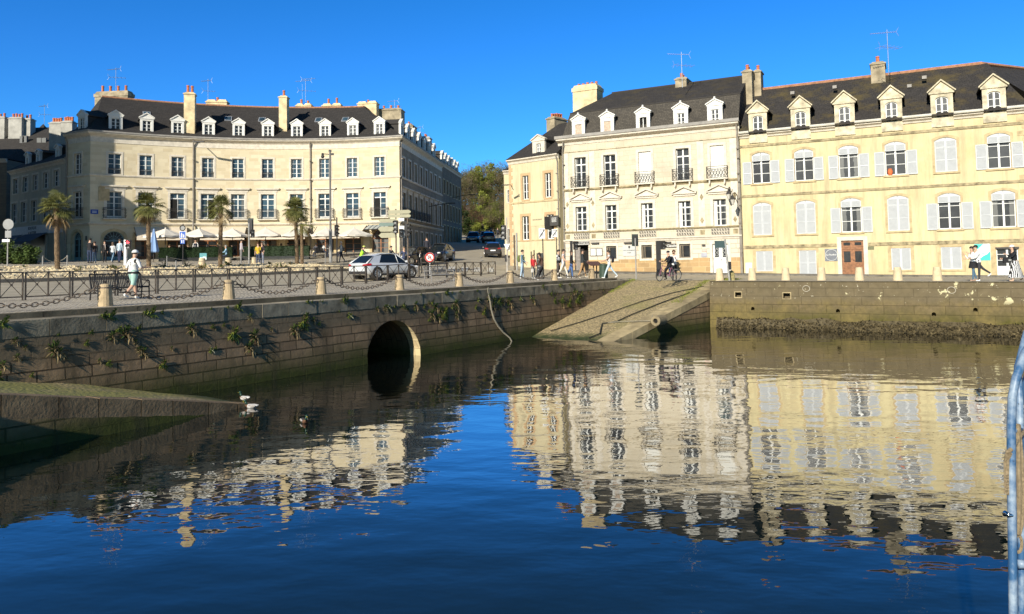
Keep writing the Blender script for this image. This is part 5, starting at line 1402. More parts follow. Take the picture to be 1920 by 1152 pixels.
def build_others():
    # narrow cream corner house at the mouth of the street
    P = at(957, 480, 64.8); Q = at(1052, 490, 61.0); t = (Q - P); f = Fac(P.xy, t.xy, 3.0); L = math.hypot(t.x, t.y)
    r1 = f.rects([(980, 991, 330, 373), (1022, 1033, 324, 372)]); r2 = f.rects([(978, 993, 404, 450), (1027, 1037, 404, 449)])
    eave = (f.h(962, 303) + f.h(1050, 289)) / 2
    root, roof = simple_house(f, L - .03, 9, eave, [(r1[0], r1[1] * 1.05, r1[2], r1[3]), (r2[0], r2[1] * 1.05, r2[2], r2[3])], m_cream, "house", "narrow cream corner house with brick quoins and a single stone dormer", m_slate, 3.6, surr=(.22, .02, m_quoin), hipl=2.2, ridge=False)
    mb = MB(); z = .3; k = 0
    while z < eave - .5: mb.box(-.015, .42 if k % 2 else .25, -.025, .3, z, z + .3); z += .33; k += 1
    mb.obj("quoin", m_quoin, root)
    MB().box(0, L - .03, -.06, 0, f.h(1000, 380), f.h(1000, 377)).box(0, L - .03, -.05, 0, f.h(1000, 452), f.h(1000, 450)).obj("string_course", m_surr, root)
    add_dormer(root, (f.a(1011, 280, .2), .1, eave + .1), 1.35, 1.3, .4, 2.6, .5, .95, .15, m_trim, m_slate, style=0)
    a, z = f.pa(1034, 222, 4.5); chimney(roof, (a + .2, 5.0, z), .95, 1.8, 3.0, 5, mt=m_stackg)
    a, z = f.pa(981, 283, 6.); chimney(roof, (a, 7, z), 1.0, .8, 2.0, 3, mt=m_stack)
    p, a, z = None, f.a(1008, 413), f.h(1008, 413)
    lettering("RESTAURANT", .17, m_iron, MB().box(a - .75, a + .75, -.03, 0, z - .5, z + .4).obj("wall_board", m_cream, root), (a, -.036, z - .02), bold=False)
    a, z = f.a(1036, 414), f.h(1036, 414)
    s = MB().box(a - .04, a, -1.0, -.05, z - .75, z + .3).obj("hanging_sign", mat("sign_dark", (.07, .065, .06), .6, .1), root)
    mb = MB(); mb.box(a, a + .9, -.36, -.33, z - .45, z + .38); s = mb.obj("shop_sign", MATS["sign_dark"], root); 
    strips(s, m_wood, a + .2, a + .7, -.361, [z + .18 - .1 * k for k in range(4)], .035)
    pipe_down(root, [(L - .15, -.25, eave - .1), (L - .1, -.1, eave - .6), (L - .1, -.08, .6)], .05)
    # next house up the street, right side: only its lit end shows
    P = at(947, 470, 80); f = Fac(P.xy, (.95, -.30), 4.6)
    eave = f.h(950, 322); root, roof = simple_house(f, 5.0, 12, eave, [([.75], .7, f.h(950, 380), f.h(950, 357)), ([.75], .8, f.h(950, 470), f.h(950, 430))], m_cream, "house", "white rendered house end seen up the street behind the corner house", m_slate, 2.4, surr=(.12, .02, m_trim), hipl=1.5, ridge=False)
    # dark row continuing the left side of the street
    P = CRR + CDW * 21.05; f = Fac(P.xy, CDW.xy, 6.0); f.n = V((-CDW.y, CDW.x, 0))
    rows = [([1.2 + 2.2 * k for k in range(6)], .95, z0, z0 + h) for z0, h in ((6.6, 1.7), (3.3, 2.0), (.3, 2.2))]
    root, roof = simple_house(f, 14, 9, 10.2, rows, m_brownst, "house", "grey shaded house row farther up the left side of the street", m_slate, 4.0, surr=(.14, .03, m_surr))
    for k in range(6): add_dormer(root, (1.5 + 2.2 * k, .2, 10.3), 1.0, 1.2, .4, 2.0, .6, .9, .1, m_dormw, m_slate)
    chimney(roof, (3, 4.2, 14.9), 1.4, .9, 2.2, 3, mt=m_stackw); chimney(roof, (9, 4.2, 14.6), 1.2, .9, 2.2, 3, mt=m_stackw)
    # shaded boutique house at the left
    P = at(17.5, 480, 76.5); Q = at(122.5, 480, 68.4); t = Q - P; f = Fac(P.xy, t.xy, 4.4); L = math.hypot(t.x, t.y)
    u = f.rects([(25, 35, 332, 361), (42.5, 53, 330, 359), (61, 72, 328.5, 357), (80.5, 91, 325.5, 355), (100.5, 111, 322, 351)])
    l = f.rects([(22, 32, 380, 417), (39, 50, 378, 416.5), (57.5, 69, 377, 415.5), (78, 89, 375, 414)])
    lc = l[0] + [l[0][-1] + (l[0][-1] - l[0][0]) / 3]
    eave = (f.h(20, 322) + f.h(118, 303)) / 2
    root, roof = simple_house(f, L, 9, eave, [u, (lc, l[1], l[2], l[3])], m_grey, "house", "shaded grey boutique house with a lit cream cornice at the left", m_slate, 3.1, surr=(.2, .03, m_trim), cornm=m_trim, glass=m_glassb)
    for px, py in ((51, 302), (71, 299), (107.5, 292)):
        a = f.a(px, py, .6); add_dormer(root, (a, .6, eave + .25), .95, 1.25, .25, 2.4, .5, .95, .12, m_dormw, m_slate, style=0)
    sz0, sz1 = f.h(60, 441), f.h(60, 424)
    fa = MB().box(.3, L - .6, -.12, 0, sz0, sz1).obj("fascia", mat("pale_fascia", (.66, .66, .66), .7), root); a = f.a(63, 430)
    lettering("BOUTIQUE", .40, mat("sign_navy", (.03, .035, .06), .6), fa, (a, -.13, (sz0 + sz1) / 2 + .08)); lettering("A BOTTIER", .40, MATS["sign_navy"], fa, (a, -.13, sz0 + .05))
    mb = MB()
    for a0, a1 in ((.4, 3.9), (4.3, 9.6)): mb.add([(a0, -.12, sz0 + .1), (a1, -.12, sz0 + .1), (a1, -1.5, sz0 - .7), (a0, -1.5, sz0 - .7), (a0, -1.5, sz0 - .95), (a1, -1.5, sz0 - .95)], [(0, 1, 2, 3), (3, 2, 5, 4)])
    mb.obj("awning", mat("navy_canvas", (.10, .12, .17), .9), root)
    mb = MB(); mb.box(.5, 8.9, -.03, 0, -1, sz0 - .1); mb.obj("shop_window", m_glass, root); MB().box(8.9, 9.3, -.06, 0, -1, sz0 - .1).box(.2, .5, -.06, 0, -1, sz0 - .1).obj("shop_post", m_trim, root)
    for px0, px1, pt, Y, mt in ((97, 119, 231, 78, m_stackw), (119, 140, 229, 77, m_stackw)):
        p = at((px0 + px1) / 2, pt, Y) - f.P - V((0, 0, f.zb)); loc = V((p.dot(f.t), p.dot(f.n), p.z)); chimney(roof, loc, (px1 - px0) / F * Y, .9, 3.0, 4, rotz=-f.rot, mt=mt, pot_h=.5)
    # tall dark old house at the very left with its big slate roof and white stacks
    P = at(-70, 480, 84); Q = at(100, 480, 84); f = Fac(P.xy, (Q - P).xy, 4.6); L = (Q - P).length
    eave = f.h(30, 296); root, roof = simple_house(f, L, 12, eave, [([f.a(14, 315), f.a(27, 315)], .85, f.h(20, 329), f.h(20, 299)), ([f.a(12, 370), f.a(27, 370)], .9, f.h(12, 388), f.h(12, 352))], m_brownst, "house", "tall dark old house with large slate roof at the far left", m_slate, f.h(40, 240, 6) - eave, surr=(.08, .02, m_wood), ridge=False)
    def chs(px0, px1, pt, Y, mt, pots):
        p = at((px0 + px1) / 2, pt, Y); q = p - f.P - V((0, 0, f.zb)); chimney(roof, V((q.dot(f.t), q.dot(f.n), q.z)), (px1 - px0) / F * Y, 1.0, 3.4, pots, rotz=-f.rot, mt=mt, pot_h=.5)
    chs(-12, 14, 221, 88, m_stackw, 3); chs(21, 46, 222, 88, m_stackw, 4); chs(46, 62, 224, 88.5, m_stackw, 2)
    mb = MB(); p = at(81, 246, 91); q = p - f.P - V((0, 0, f.zb)); cx, cy, cz = q.dot(f.t), q.dot(f.n), q.z
    mb.add([(cx - 1.2, cy - 1.2, cz - 1.2), (cx + 1.2, cy - 1.2, cz - 1.2), (cx + 1.2, cy + 1.2, cz - 1.2), (cx - 1.2, cy + 1.2, cz - 1.2), (cx, cy, cz + .9)], [(0,1,4),(1,2,4),(2,3,4),(3,0,4)], 0, None, [(0, 0), (2, 0), (4, 0), (6, 0), (1, 3)]); mb.box(cx - 1.1, cx + 1.1, cy - 1.1, cy + 1.1, cz - 4, cz - 1.2); mb.obj("turret_roof", m_slate, roof)
    for px, py in ((44, 263), (49, 262), (76, 266), (85, 266)):
        a, z = f.pa(px, py, 2.8); MB().box(a - .25, a + .25, 2.5, 2.8, z - .4, z + .4).obj("skylight", m_glass, roof)
    # the lower dark house front at the edge
    P = at(-60, 480, 79); Q = at(10, 480, 79); f = Fac(P.xy, (Q - P).xy, 4.6); L = (Q - P).length
    simple_house(f, L, 4.5, f.h(0, 300), [], m_brownst, "house", "dark stone gable cut off by the left edge of the photo", m_slate, 1.5, ridge=False)
    # the street front that lies out of the picture to the left and shades the boutique
    A = V((-37.0, 66.6, 13.4)) + V((SUN.x, SUN.y, SUN.z)) * 22; B = V((-32.2, 69.2, 7.4)) + SUN * 22
    t = V((B.x - A.x, B.y - A.y, 0)); 
    P = V((A.x, A.y, 0)) - t.normalized() * 24; f = Fac(P.xy, t.xy, 3.8); L = 24 + t.length
    Pb = V((A.x, A.y, 0)) + V((-.8, .58, 0)) * 26; f2 = Fac(Pb.xy, (.8, -.58), 3.8)
    simple_house(f2, 25, 9, A.z - 3.8 + 1.5, [], m_grey, "house", "second grey house standing outside the left edge of the photo", m_slate, 2.0, ridge=False)
    simple_house(f, L, 11, B.z - 3.8, [], m_grey, "house", "grey house front standing outside the left edge of the photo", m_slate, A.z - B.z + .0, hipl=2, hipr=t.length, ridge=False)
# ============================================================ plants
def leaf_mat(name, c1, c2, rough=.6):
    m, nt, b = _nodes(name); h = NT(nt); wp = h.coord("World"); oi = h.n("ObjectInfo").outputs["Random"]
    c = h.mix(h.ramp(h.noise(wp, 1.7, 4., .7), [(.3, 0), (.7, 1)]), c1, c2)
    nt.links.new(c, b.inputs["Base Color"]); b.inputs["Roughness"].default_value = rough; b.inputs["Specular IOR Level"].default_value = .3
    MATS[name] = m; return m
m_leafA = leaf_mat("leaf_green", (.035, .065, .014), (.085, .12, .025)); m_leafB = leaf_mat("leaf_yellow_green", (.12, .15, .02), (.28, .29, .05))
m_palm = leaf_mat("palm_leaf", (.065, .08, .02), (.21, .20, .055)); m_palmd = leaf_mat("palm_dead", (.22, .15, .07), (.32, .24, .13), .9)
m_ptrunk = mat("palm_trunk", (.17, .115, .065), .95, .5, 9., .8); m_bark = mat("tree_bark", (.13, .10, .075), .95, .4, 4., .6)

def palm_crown(seed, n, green=True):
    r = random.Random(seed); mb = MB()
    for k in range(n):
        az = r.uniform(0, 2 * PI); q = (k + r.random()) / n
        el = rad(86 - 128 * q ** .95) if green else rad(r.uniform(-78, -25))
        pl = r.uniform(.45, .7); d = V((math.cos(az) * math.cos(el), math.sin(az) * math.cos(el), math.sin(el)))
        base = V((0, 0, r.uniform(-.12, .12))); droop = V((0, 0, -.10 - .12 * q))
        tip = base + d * pl + droop * .5; mb.tube([base, base + d * pl * .5, tip], [.018, .014, .01], 4)
        d2 = (d + V((0, 0, -.35 if green else -.6))).normalized(); side = d2.cross(V((0, 0, 1)))
        side = side.normalized() if side.length > .05 else V((1, 0, 0)); up = side.cross(d2)
        m_ = 17; R = r.uniform(.48, .66) * (1 if green else .8)
        for j in range(m_):
            a = rad(-118 + 236 * j / (m_ - 1)); L = R * (.72 + .28 * math.cos(a * .6)) * r.uniform(.85, 1.05)
            e = d2 * math.cos(a) + side * math.sin(a); e = (e + up * -.06 * abs(math.sin(a))).normalized(); w = (up.cross(e)).normalized() * .024
            mid = tip + e * L * .6; end = tip + e * L + V((0, 0, -L * r.uniform(.08, .34 if green else .55)))
            mb.add([tip, mid - w, end, mid + w, mid + up * .012], [(0, 1, 4), (1, 2, 4), (2, 3, 4), (3, 0, 4)])
    return mb
def palm(loc, h, seed, label, n=38, twin=None):
    t = thing("palm_tree", label, "palm tree", loc, 0, None); r = random.Random(seed)
    def trunk(p0, p1, r0):
        mb = MB(); N = 26; path = []; rs = []
        for i in range(N + 1):
            k = i / N; p = V(p0).lerp(V(p1), k) + V((math.sin(k * 2.5 + seed) * .05, math.cos(k * 3 + seed) * .04, 0)) * k
            path.append(p); rs.append(r0 * (1.2 - .35 * k if k < .75 else .9 + (k - .75) * 1.6) * r.uniform(.92, 1.1))
        mb.tube(path, rs, 10)
        for i in range(260):   # ragged fibre and leaf bases
            k = r.random() ** .8; p = V(p0).lerp(V(p1), k); a = r.uniform(0, 2 * PI); rr = r0 * (1.15 - .2 * k); o = V((math.cos(a), math.sin(a), 0)); s = V((-o.y, o.x, 0)) * .025
            b = p + o * rr * .9; mb.add([b - s, b + s, b + o * .05 + V((0, 0, .09)) * (1 if k > .5 else .6)], [(0, 1, 2)])
        mb.obj("trunk", m_ptrunk, t); return path[-1]
    top = trunk((0, 0, -.2), (r.uniform(-.12, .12), r.uniform(-.1, .1), h - .55), .125)
    palm_crown(seed, n).obj("crown", m_palm, t, loc=top); palm_crown(seed + 50, 6, False).obj("dead_fronds", m_palmd, t, loc=top - V((0, 0, .2)))
    if twin:
        tp = trunk((twin[0], .1, -.2), (twin[0] + twin[2], .1, twin[1] - .5), .11)
        palm_crown(seed + 9, 16).obj("crown", m_palm, t, loc=tp); palm_crown(seed + 70, 5, False).obj("dead_fronds", m_palmd, t, loc=tp - V((0, 0, .2)))
    return t

def crown_mesh(seed, rx, rz, n, leaf, mats, gaps=.35, twig=None):
    r = random.Random(seed); mb = MB(); clumps = []
    for k in range(int(26)):
        for _ in range(40):
            p = V((r.uniform(-1, 1), r.uniform(-1, 1), r.uniform(-1, 1)))
            if .25 < p.length < 1: break
        clumps.append((V((p.x * rx, p.y * rx, p.z * rz)), r.uniform(.22, .45) * rx, r.randrange(len(mats))))
    for k in range(n):
        c, cr, mi = clumps[r.randrange(len(clumps))]
        d = V((r.gauss(0, 1), r.gauss(0, 1), r.gauss(0, 1))).normalized() * cr * (r.random() ** .45)
        p = c + d; s = leaf * r.uniform(.6, 1.3); a = V((r.gauss(0, 1), r.gauss(0, 1), r.gauss(0, .8))).normalized(); b = a.orthogonal().normalized()
        if twig: mb.add([p, p + a * s * 2.2 + b * s * .12, p + a * s * 2.4, p + a * s * 2.0 - b * s * .12], [(0, 1, 2, 3)], mi)
        else: mb.add([p - b * s * .5, p + a * s * .55, p + b * s * .5, p - a * s * .5], [(0, 1, 2, 3)], mi)
    return mb, clumps
def tree_proto(name, seed, h, rx, mats, label, group, leaf=.35, n=2600, twig=False, trunkless=.35, bark=None):
    t = thing(name, label, "tree", (0, 0, 0), 0, group); rz = h * (1 - trunkless) / 2; cz = h * trunkless + rz
    mb, clumps = crown_mesh(seed, rx, rz, n, leaf, mats, twig=twig)
    cr = mb.obj("crown", mats, t, loc=(0, 0, cz))
    mb = MB(); mb.tube([(0, 0, -1), (0, 0, h * .3), (.1, .1, cz), (0, .1, cz + rz * .7)], [h * .022, h * .017, h * .012, .03], 7)
    for c, r_, _ in clumps[:18]:
        s = V((0, 0, h * .25 + .35 * max(0, c.z + rz))); e = c + V((0, 0, cz)); mb.tube([s, s.lerp(e, .55) + V((0, 0, .3)), e], [h * .010, h * .006, .02], 5)
    mb.obj("trunk", bark or m_bark, t)
    return t
def build_plants():
    P = lambda px, v: (lambda Y: ground_at(px, Y, .2))(_depth_on_v(px, v))
    for px, v, top, seed, lab in ((108, 22.7, 372, 3, "slim palm tree with lit crown in front of the shaded boutique"), (279, 22.7, 370, 7, "palm tree with brown hanging fronds beside the jogger"),
                                  (413, 22.7, 375, 12, "palm tree between the blue pedestrian sign and the two terrace visitors")):
        p = P(px, v); h = at(px, top, p.y).z - p.z; palm(p, h, seed, lab)
    p = P(557, 22.7); h = at(557, 378, p.y).z - p.z; palm(p, h, 21, "large double trunked palm tree in front of the green hedge", 58, twin=(.34, h * .74, .02))
    # hill trees
    mb_ = leaf_mat("twig_brown", (.11, .08, .042), (.18, .135, .075), .9); mg_ = leaf_mat("spring_green", (.075, .09, .014), (.15, .16, .028)); mr_ = leaf_mat("plum_red", (.13, .06, .045), (.20, .10, .07), .8); md_ = leaf_mat("evergreen", (.02, .035, .01), (.05, .07, .018))
    br = tree_proto("deciduous_tree", 31, 14, 5.2, [mb_, leaf_mat("twig_olive", (.08, .08, .03), (.14, .13, .05), .9)], "tall brown leafless tree on the hill at the end of the street", "brown trees on the hill", .32, 5200, True, .2)
    br2 = tree_proto("deciduous_tree", 33, 12, 5.0, [mb_, mb_, mg_], "brown hill tree with a few green sprigs at the end of the street", "budding trees on the hill", .32, 5200, True, .2)
    gr = tree_proto("ivy_tree", 35, 13, 3.4, [mg_, m_leafB], "bright yellow green tree on the hill at the end of the street", "green trees on the hill", .30, 5200, False, .08)
    rd = tree_proto("plum_tree", 37, 7.5, 3.3, [mr_, mr_, mb_], "reddish plum tree at the street end on the left", None, .26, 4200, True, .25)
    dk = tree_proto("evergreen_tree", 39, 7, 3.0, [md_, m_leafA], "dark evergreen at the corner of the grey row, under the plum tree", None, .28, 3600, False, .05)
    def put(o, px, py_base, Y, s, rz, first):
        p = at(px, HZ, Y); hill = max(0, (Y - 126)) * .085 * max(0, min(1, (abs(p.x + 3) - 5) / 18 if Y < 170 else 1))
        z = gz(p.x, Y) - .3 + min(hill, 13); loc = (p.x, Y, z); s *= .86
        if first: o.location = loc; o.rotation_euler.z = rz; o.scale = (s,) * 3; return o
        return copy_tree(o, loc, rz, scale=s)
    used = set()
    for o, px, Y, s in ((br, 868, 190, 1.05), (br, 882, 172, .95), (br, 900, 205, 1.1), (br, 930, 178, 1.0), (br, 942, 160, .95), (br, 955, 192, 1.1), (br, 858, 160, .8), (br, 968, 175, 1.1), (br, 848, 200, 1.0), (br, 915, 215, 1.15),
                        (br2, 893, 182, .95), (br2, 926, 160, .8), (br2, 948, 205, 1.1), (br2, 874, 205, 1.0), (br2, 938, 148, .7),
                        (gr, 907, 176, 1.08), (gr, 898, 160, .85), (gr, 916, 192, 1.15), (gr, 905, 150, .55), (gr, 928, 152, .5), (gr, 940, 150, .5), (gr, 890, 150, .45), (gr, 952, 146, .5),
                        (rd, 876, 140, 1.05), (dk, 861, 128, .95)):
        put(o, px, 0, Y, s, px * .37, o.name not in used); used.add(o.name)
    # bushes by the left edge
    for px, Y, s, seed, lab in ((12, 55, 1.0, 41, "dark green bush at the left edge behind the round sign"), (50, 54, .95, 43, "dark green bush between the round sign and the first palm")):
        p = ground_at(px, Y); t = thing("bush", lab, "bush", p); mb, _ = crown_mesh(seed, 1.0 * s, .85 * s, 2600, .13, [m_leafA, m_leafA, md_]); mb.obj("foliage", [m_leafA, m_leafA, md_], t, loc=(0, 0, .8 * s))
        MB().tube([(0, 0, -.1), (0, 0, .8)], [.06, .02], 6).obj("stem", m_bark, t)
    # weeds rooted in the quay wall
    def weed(seed, n, L, mats, wid=.035, droop=.5):
        r = random.Random(seed); mb = MB()
        for k in range(n):
            a = r.uniform(-1.3, 1.3); el = r.uniform(-.7, 1.2); l = L * r.uniform(.4, 1.0)
            d = V((math.sin(a) * math.cos(el), -abs(math.cos(a)) * math.cos(el) * .8, math.sin(el))).normalized()
            b = V((r.uniform(-.08, .08), 0, r.uniform(-.06, .06))); m_ = b + d * l * .55; e = b + d * l + V((0, 0, -droop * l * .5)); s = d.cross(V((0, 0, 1))).normalized() * wid * r.uniform(.6, 1.3)
            mi = r.randrange(len(mats)); mb.add([b, m_ - s, e, m_ + s], [(0, 1, 2, 3)], mi)
            if k % 3 == 0: mb.add([m_, m_ + s * 2.2 + V((0, 0, .02)), m_ + d * l * .3 + s], [(0, 1, 2)], mi)
        return mb
    m_dry = leaf_mat("weed_dry", (.22, .15, .07), (.36, .28, .14), .9); m_flow = mat("white_flower", (.7, .68, .5), .8)
    protos = {}
    for key, n, L, mats, lab, grp in (("leafy", 46, .34, [m_leafA, m_leafB], "leafy green weed growing out of the joints of the left quay wall", "green weeds on the left quay wall"),
                                      ("dry", 38, .32, [m_dry, m_dry, m_leafA], "withered brown weed hanging from the joints of the left quay wall", "withered weeds on the left quay wall"),
                                      ("flower", 52, .36, [m_leafB, m_leafA, m_leafB, m_leafA, m_leafB, m_flow], "tall flowering weed tuft under the coping of the left quay wall", "flowering tufts on the left quay wall"),
                                      ("small", 22, .18, [m_leafB, m_leafA], "tiny bright green sprig on the coping edge of the left quay wall", "tiny sprigs on the left quay wall")):
        t = link("wall_plant", weed(len(key) * 7, n, L, mats).mesh("wall_plant", mats)); tag(t, lab, "wall plant", grp); protos[key] = [t, False]
    r = random.Random(77); rotq = math.atan2(QD.y, QD.x)
    spots = []; cl = [r.uniform(-6, 30) for _ in range(17)]
    for k in range(190):
        u = r.choice(cl) + r.gauss(0, .8) if r.random() < .7 else r.uniform(-7, 31); key = r.choices(("leafy", "dry", "flower", "small"), (5, 7, 1, 5))[0]
        z = r.uniform(1.35, 2.05) if key != "flower" else r.uniform(1.8, 2.05)
        if u < 8 and r.random() < .25: z = r.uniform(.95, 1.4)
        if key == "small": z = r.choice((2.44, 2.04, 2.03, 2.45))
        if ARCH[0] - .5 < u < ARCH[1] + .4 and z < ARCH[2] + .35: continue
        spots.append((key, u, z, .3 + .95 * r.random() ** 2))
    for key, u, z, s in spots:
        p = quv(u, wall_v(z) - (.05 if z > 2.03 else .0) - .01, z); o, used_ = protos[key]
        if not used_: protos[key][1] = True
        else: o = o.copy(); COL.objects.link(o)
        o.location = p; o.rotation_euler = (0, 0, rotq + r.uniform(-.2, .2)); o.scale = (s * r.uniform(.8, 1.2), s * .5, s)
    # tufts in the gravel bed
    t0 = link("tuft", weed(5, 40, .42, [m_leafA, m_dry], .03).mesh("tuft", [m_leafA, m_dry])); tag(t0, "grassy tuft growing among the pale stones of the planting bed", "grass tuft", "grassy tufts in the gravel bed"); first = True
    for k in range(34):
        u = r.uniform(-12, 26); v = r.uniform(19, 24.8); p = quv(u, v); o = t0 if first else t0.copy()
        if not first: COL.objects.link(o)
        first = False; o.location = (p.x, p.y, gz(p.x, p.y) + .26); o.rotation_euler = (-.9, 0, r.uniform(0, 6)); s = r.uniform(.6, 1.5); o.scale = (s, s, s)
    # moss and grass along the top of the slipway
    mb = MB()
    for k in range(1500):
        c = r.random(); u, v = (r.uniform(30.2, 32.2), -7.9 + r.gauss(0, .25)) if c < .45 else ((r.uniform(26, 31), -6.9 + r.gauss(0, .15)) if c < .8 else (r.uniform(28, 31.5), -2 + r.gauss(0, .15)))
        p = quv(u, v); z = min(.21 * (u - 19.5), 2.44) + .02; a = r.uniform(0, 6); s = r.uniform(.04, .10)
        mb.add([(p.x, p.y, z), (p.x + .03, p.y, z), (p.x + math.cos(a) * s, p.y + math.sin(a) * s, z + s)], [(0, 1, 2)])
    tag(mb.obj("grass", m_leafB), "grass and moss in the cracks at the head of the slipway", "grass", kind='stuff')
def _depth_on_v(px, v):
    k = (px - CX) / F; return (v + .8237 * 11.9 + .567 * 21.9) / (.567 - .8237 * k)

# ============================================================ quay furniture
m_boll = mat("bollard_granite", (.44, .335, .20), .9, .25, 5., .4); m_bollp = mat("bollard_pale", (.62, .50, .32), .9, .15, 5., .3)
m_rust = mat("dark_steel", (.15, .115, .085), .6, .3, 6.); m_black = mat("black_metal", (.028, .026, .026), .5, .2, 6.); m_galv = mat("galvanised", (.34, .33, .31), .5, .15, 5., 0, .3)
def chain_mesh(a, b, sag, link_l=.19, rr=.016):
    a, b = V(a), V(b); L = (b - a).length * (1 + 2.67 * (sag / (b - a).length) ** 2); n = int(L / (link_l * .74)); mb = MB()
    P = lambda t: a.lerp(b, t) - V((0, 0, 4 * sag * t * (1 - t)))
    for i in range(n):
        p0, p1 = P(i / n), P((i + 1) / n); c = (p0 + p1) / 2; d = (p1 - p0).normalized(); s = d.cross(V((0, 0, 1))).normalized(); s2 = s if i % 2 else d.cross(s)
        pts = [c + d * (link_l / 2 * math.cos(t * PI / 5)) * (1 if True else 1) + s2 * (.058 * math.sin(t * PI / 5)) for t in range(10)]
        mb.tube(pts, rr, 5, closed=True)
    return mb
def build_quay_furniture():
    us = [-4.35] + [uv_of(on_plane(px, 540, Q0, QN))[0] for px in (198, 429, 602, 749, 861, 957, 1040, 1110)]
    wo = ["at the left edge", "in front of the slatted bench", "second from the bench along the chain", "below the green hedge and double palm", "in front of the white hatchback",
          "to the right of the mesh backed bench", "beside the traffic light with the give way sign", "on which the person in brown leans", "beside the sloping information panel"]
    def boll():
        mb = MB(); mb.lathe([(.215, -.05), (.21, .02), (.155, .58), (.15, .62), (.12, .645), (.0, .655)], 16); return mb.mesh("chain_bollard", m_boll)
    me = boll(); mc = MB().lathe([(.165, .52), (.165, .56), (.155, .56)], 14).lathe([(.03, .54), (.03, .58)], 6, (.18, 0, 0)).lathe([(.03, .54), (.03, .58)], 6, (-.18, 0, 0)).mesh("iron_band", m_rust)
    rotq = math.atan2(QD.y, QD.x); prev = None
    for u, w in zip(us, wo):
        z = gq(u, 0) + PROM; t = link("chain_bollard", me, None, quv(u, 0, z), rotq); tag(t, "granite chain bollard " + w, "bollard", "chain bollards on the left quay"); link("iron_band", mc, t)
        if prev is not None:
            a = quv(prev + .18, 0, gq(prev, 0) + PROM + .56); b = quv(u - .18, 0, z + .56); c = (a + b) / 2
            o = chain_mesh(a - c, b - c, .42).obj("chain", m_rust, None, loc=c); tag(o, "iron chain ending at the bollard " + w, "chain", "chains between the left quay bollards")
        prev = u
    # right bollards
    me = MB().lathe([(.245, -.05), (.24, .02), (.17, .66), (.15, .69), (.0, .70)], 16).mesh("stone_bollard", m_bollp)
    A, B = V((13.5, 42, 0)), V((21.5, 37.8, 0)); n = V((-(B - A).y, (B - A).x, 0)).normalized()
    for px, w in ((1349, "by the white house door"), (1410, "below the small white meter cabinet"), (1473, "between the low window and the shuttered doorway"), (1540, "left of the oak door, below the round sign"), (1611, "in front of the oak door"), (1683, "in front of the low shuttered window right of the oak door"), (1757, "nearest the walking couple"), (1838, "hidden behind the walking couple"),):
        p = on_plane(px, 510, A, n)
        if px == 1838: continue
        t = link("stone_bollard", me, None, (p.x, p.y, gz(p.x, p.y))); tag(t, "pale tapered stone bollard " + w, "bollard", "stone bollards along the right quay")
    p = quv(30.9, -8.3); tag(link("stone_bollard", MB().lathe([(.19, -.1), (.18, .3), (.14, .5), (.05, .56), (0, .57)], 12).mesh("stone_bollard", mat("mossy_stone", (.34, .29, .13), .95, .5, 5., .5)), None, (p.x, p.y, gz(p.x, p.y))), "small mossy stone stump at the head of the slipway", "bollard")
    me = MB().lathe([(.25, 0), (.24, .3), (.2, .62), (.0, .64)], 12).mesh("terrace_bollard", m_bollp)
    for px, v, w in ((379, 25.6, "left of the third palm below the menu board"), (428, 25.6, "just right of the third palm"), (476, 25.6, "beside the visitor with the yellow top")):
        p = ground_at(px, _depth_on_v(px, v), .12); tag(link("terrace_bollard", me, None, p), "cream stone bollard on the terrace edge " + w, "bollard", "stone bollards on the terrace edge")
    # barrier panels with crossed braces
    def panel_mesh(L, H):
        mb = MB(); s = .025
        for x in (.03, L / 2, L - .03): mb.box(x - s, x + s, -s, s, 0 if x != L / 2 else .1, H)
        mb.box(.0, L, -.03, .03, H, H + .045); mb.box(.03, L - .03, -.018, .018, .10, .14)
        for x0, x1 in ((.05, L / 2 - s), (L / 2 + s, L - .05)):
            mb.cyl((x0, 0, .13), (x1, 0, H), .014, n=5); mb.cyl((x0, 0, H), (x1, 0, .13), .014, n=5)
            mb.cyl(((x0 + x1) / 2, -.03, (H + .13) / 2), ((x0 + x1) / 2, .03, (H + .13) / 2), .04, n=8)
        return mb.mesh("barrier_panel", m_rust)
    def fpt(px):
        A, B, C = V((-16, 26, 0)), V((-6.6, 42, 0)), V((-1.16, 54, 0)); a, b = (A, B) if px < 742 else (B, C); d = (b - a).normalized()
        p = on_plane(px, 520, a, V((-d.y, d.x, 0))); return V((p.x, p.y, gz(p.x, p.y) + PROM))
    xs = [-48, 46, 134, 219, 294.5, 364.5, 429, 488.5, 543, 594.5, 641, 686.5, 727.5, 768, 803, 838, 872, 902, 930]
    pts = [fpt(x) for x in xs]; me = panel_mesh(2.0, .92)
    where = ["cut off by the left edge", "just right of the left edge", "left of the slatted bench", "behind the left half of the slatted bench", "right of the jogger", "under the third palm's left side", "under the third palm's right side",
             "below the two terrace visitors", "below the hedge's left end", "below the double palm", "below the tall lamp post", "left of the white hatchback", "in front of the hatchback's tail", "in front of the hatchback's rear door", "in front of the hatchback's bonnet", "behind the mesh backed bench", "right of the mesh backed bench", "last but one before the traffic light", "at the end by the traffic light"]
    for i in range(len(pts) - 1):
        a, b = pts[i], pts[i + 1]; d = b - a; t = link("barrier_panel", me, None, a + d * .01, math.atan2(d.y, d.x)); t.scale = (d.xy.length * .97 / 2.0, 1, 1)
        t.rotation_euler.y = -math.atan2(d.z, d.xy.length); tag(t, "brown steel barrier panel with crossed braces " + where[i], "barrier", "barrier panels along the pavement")
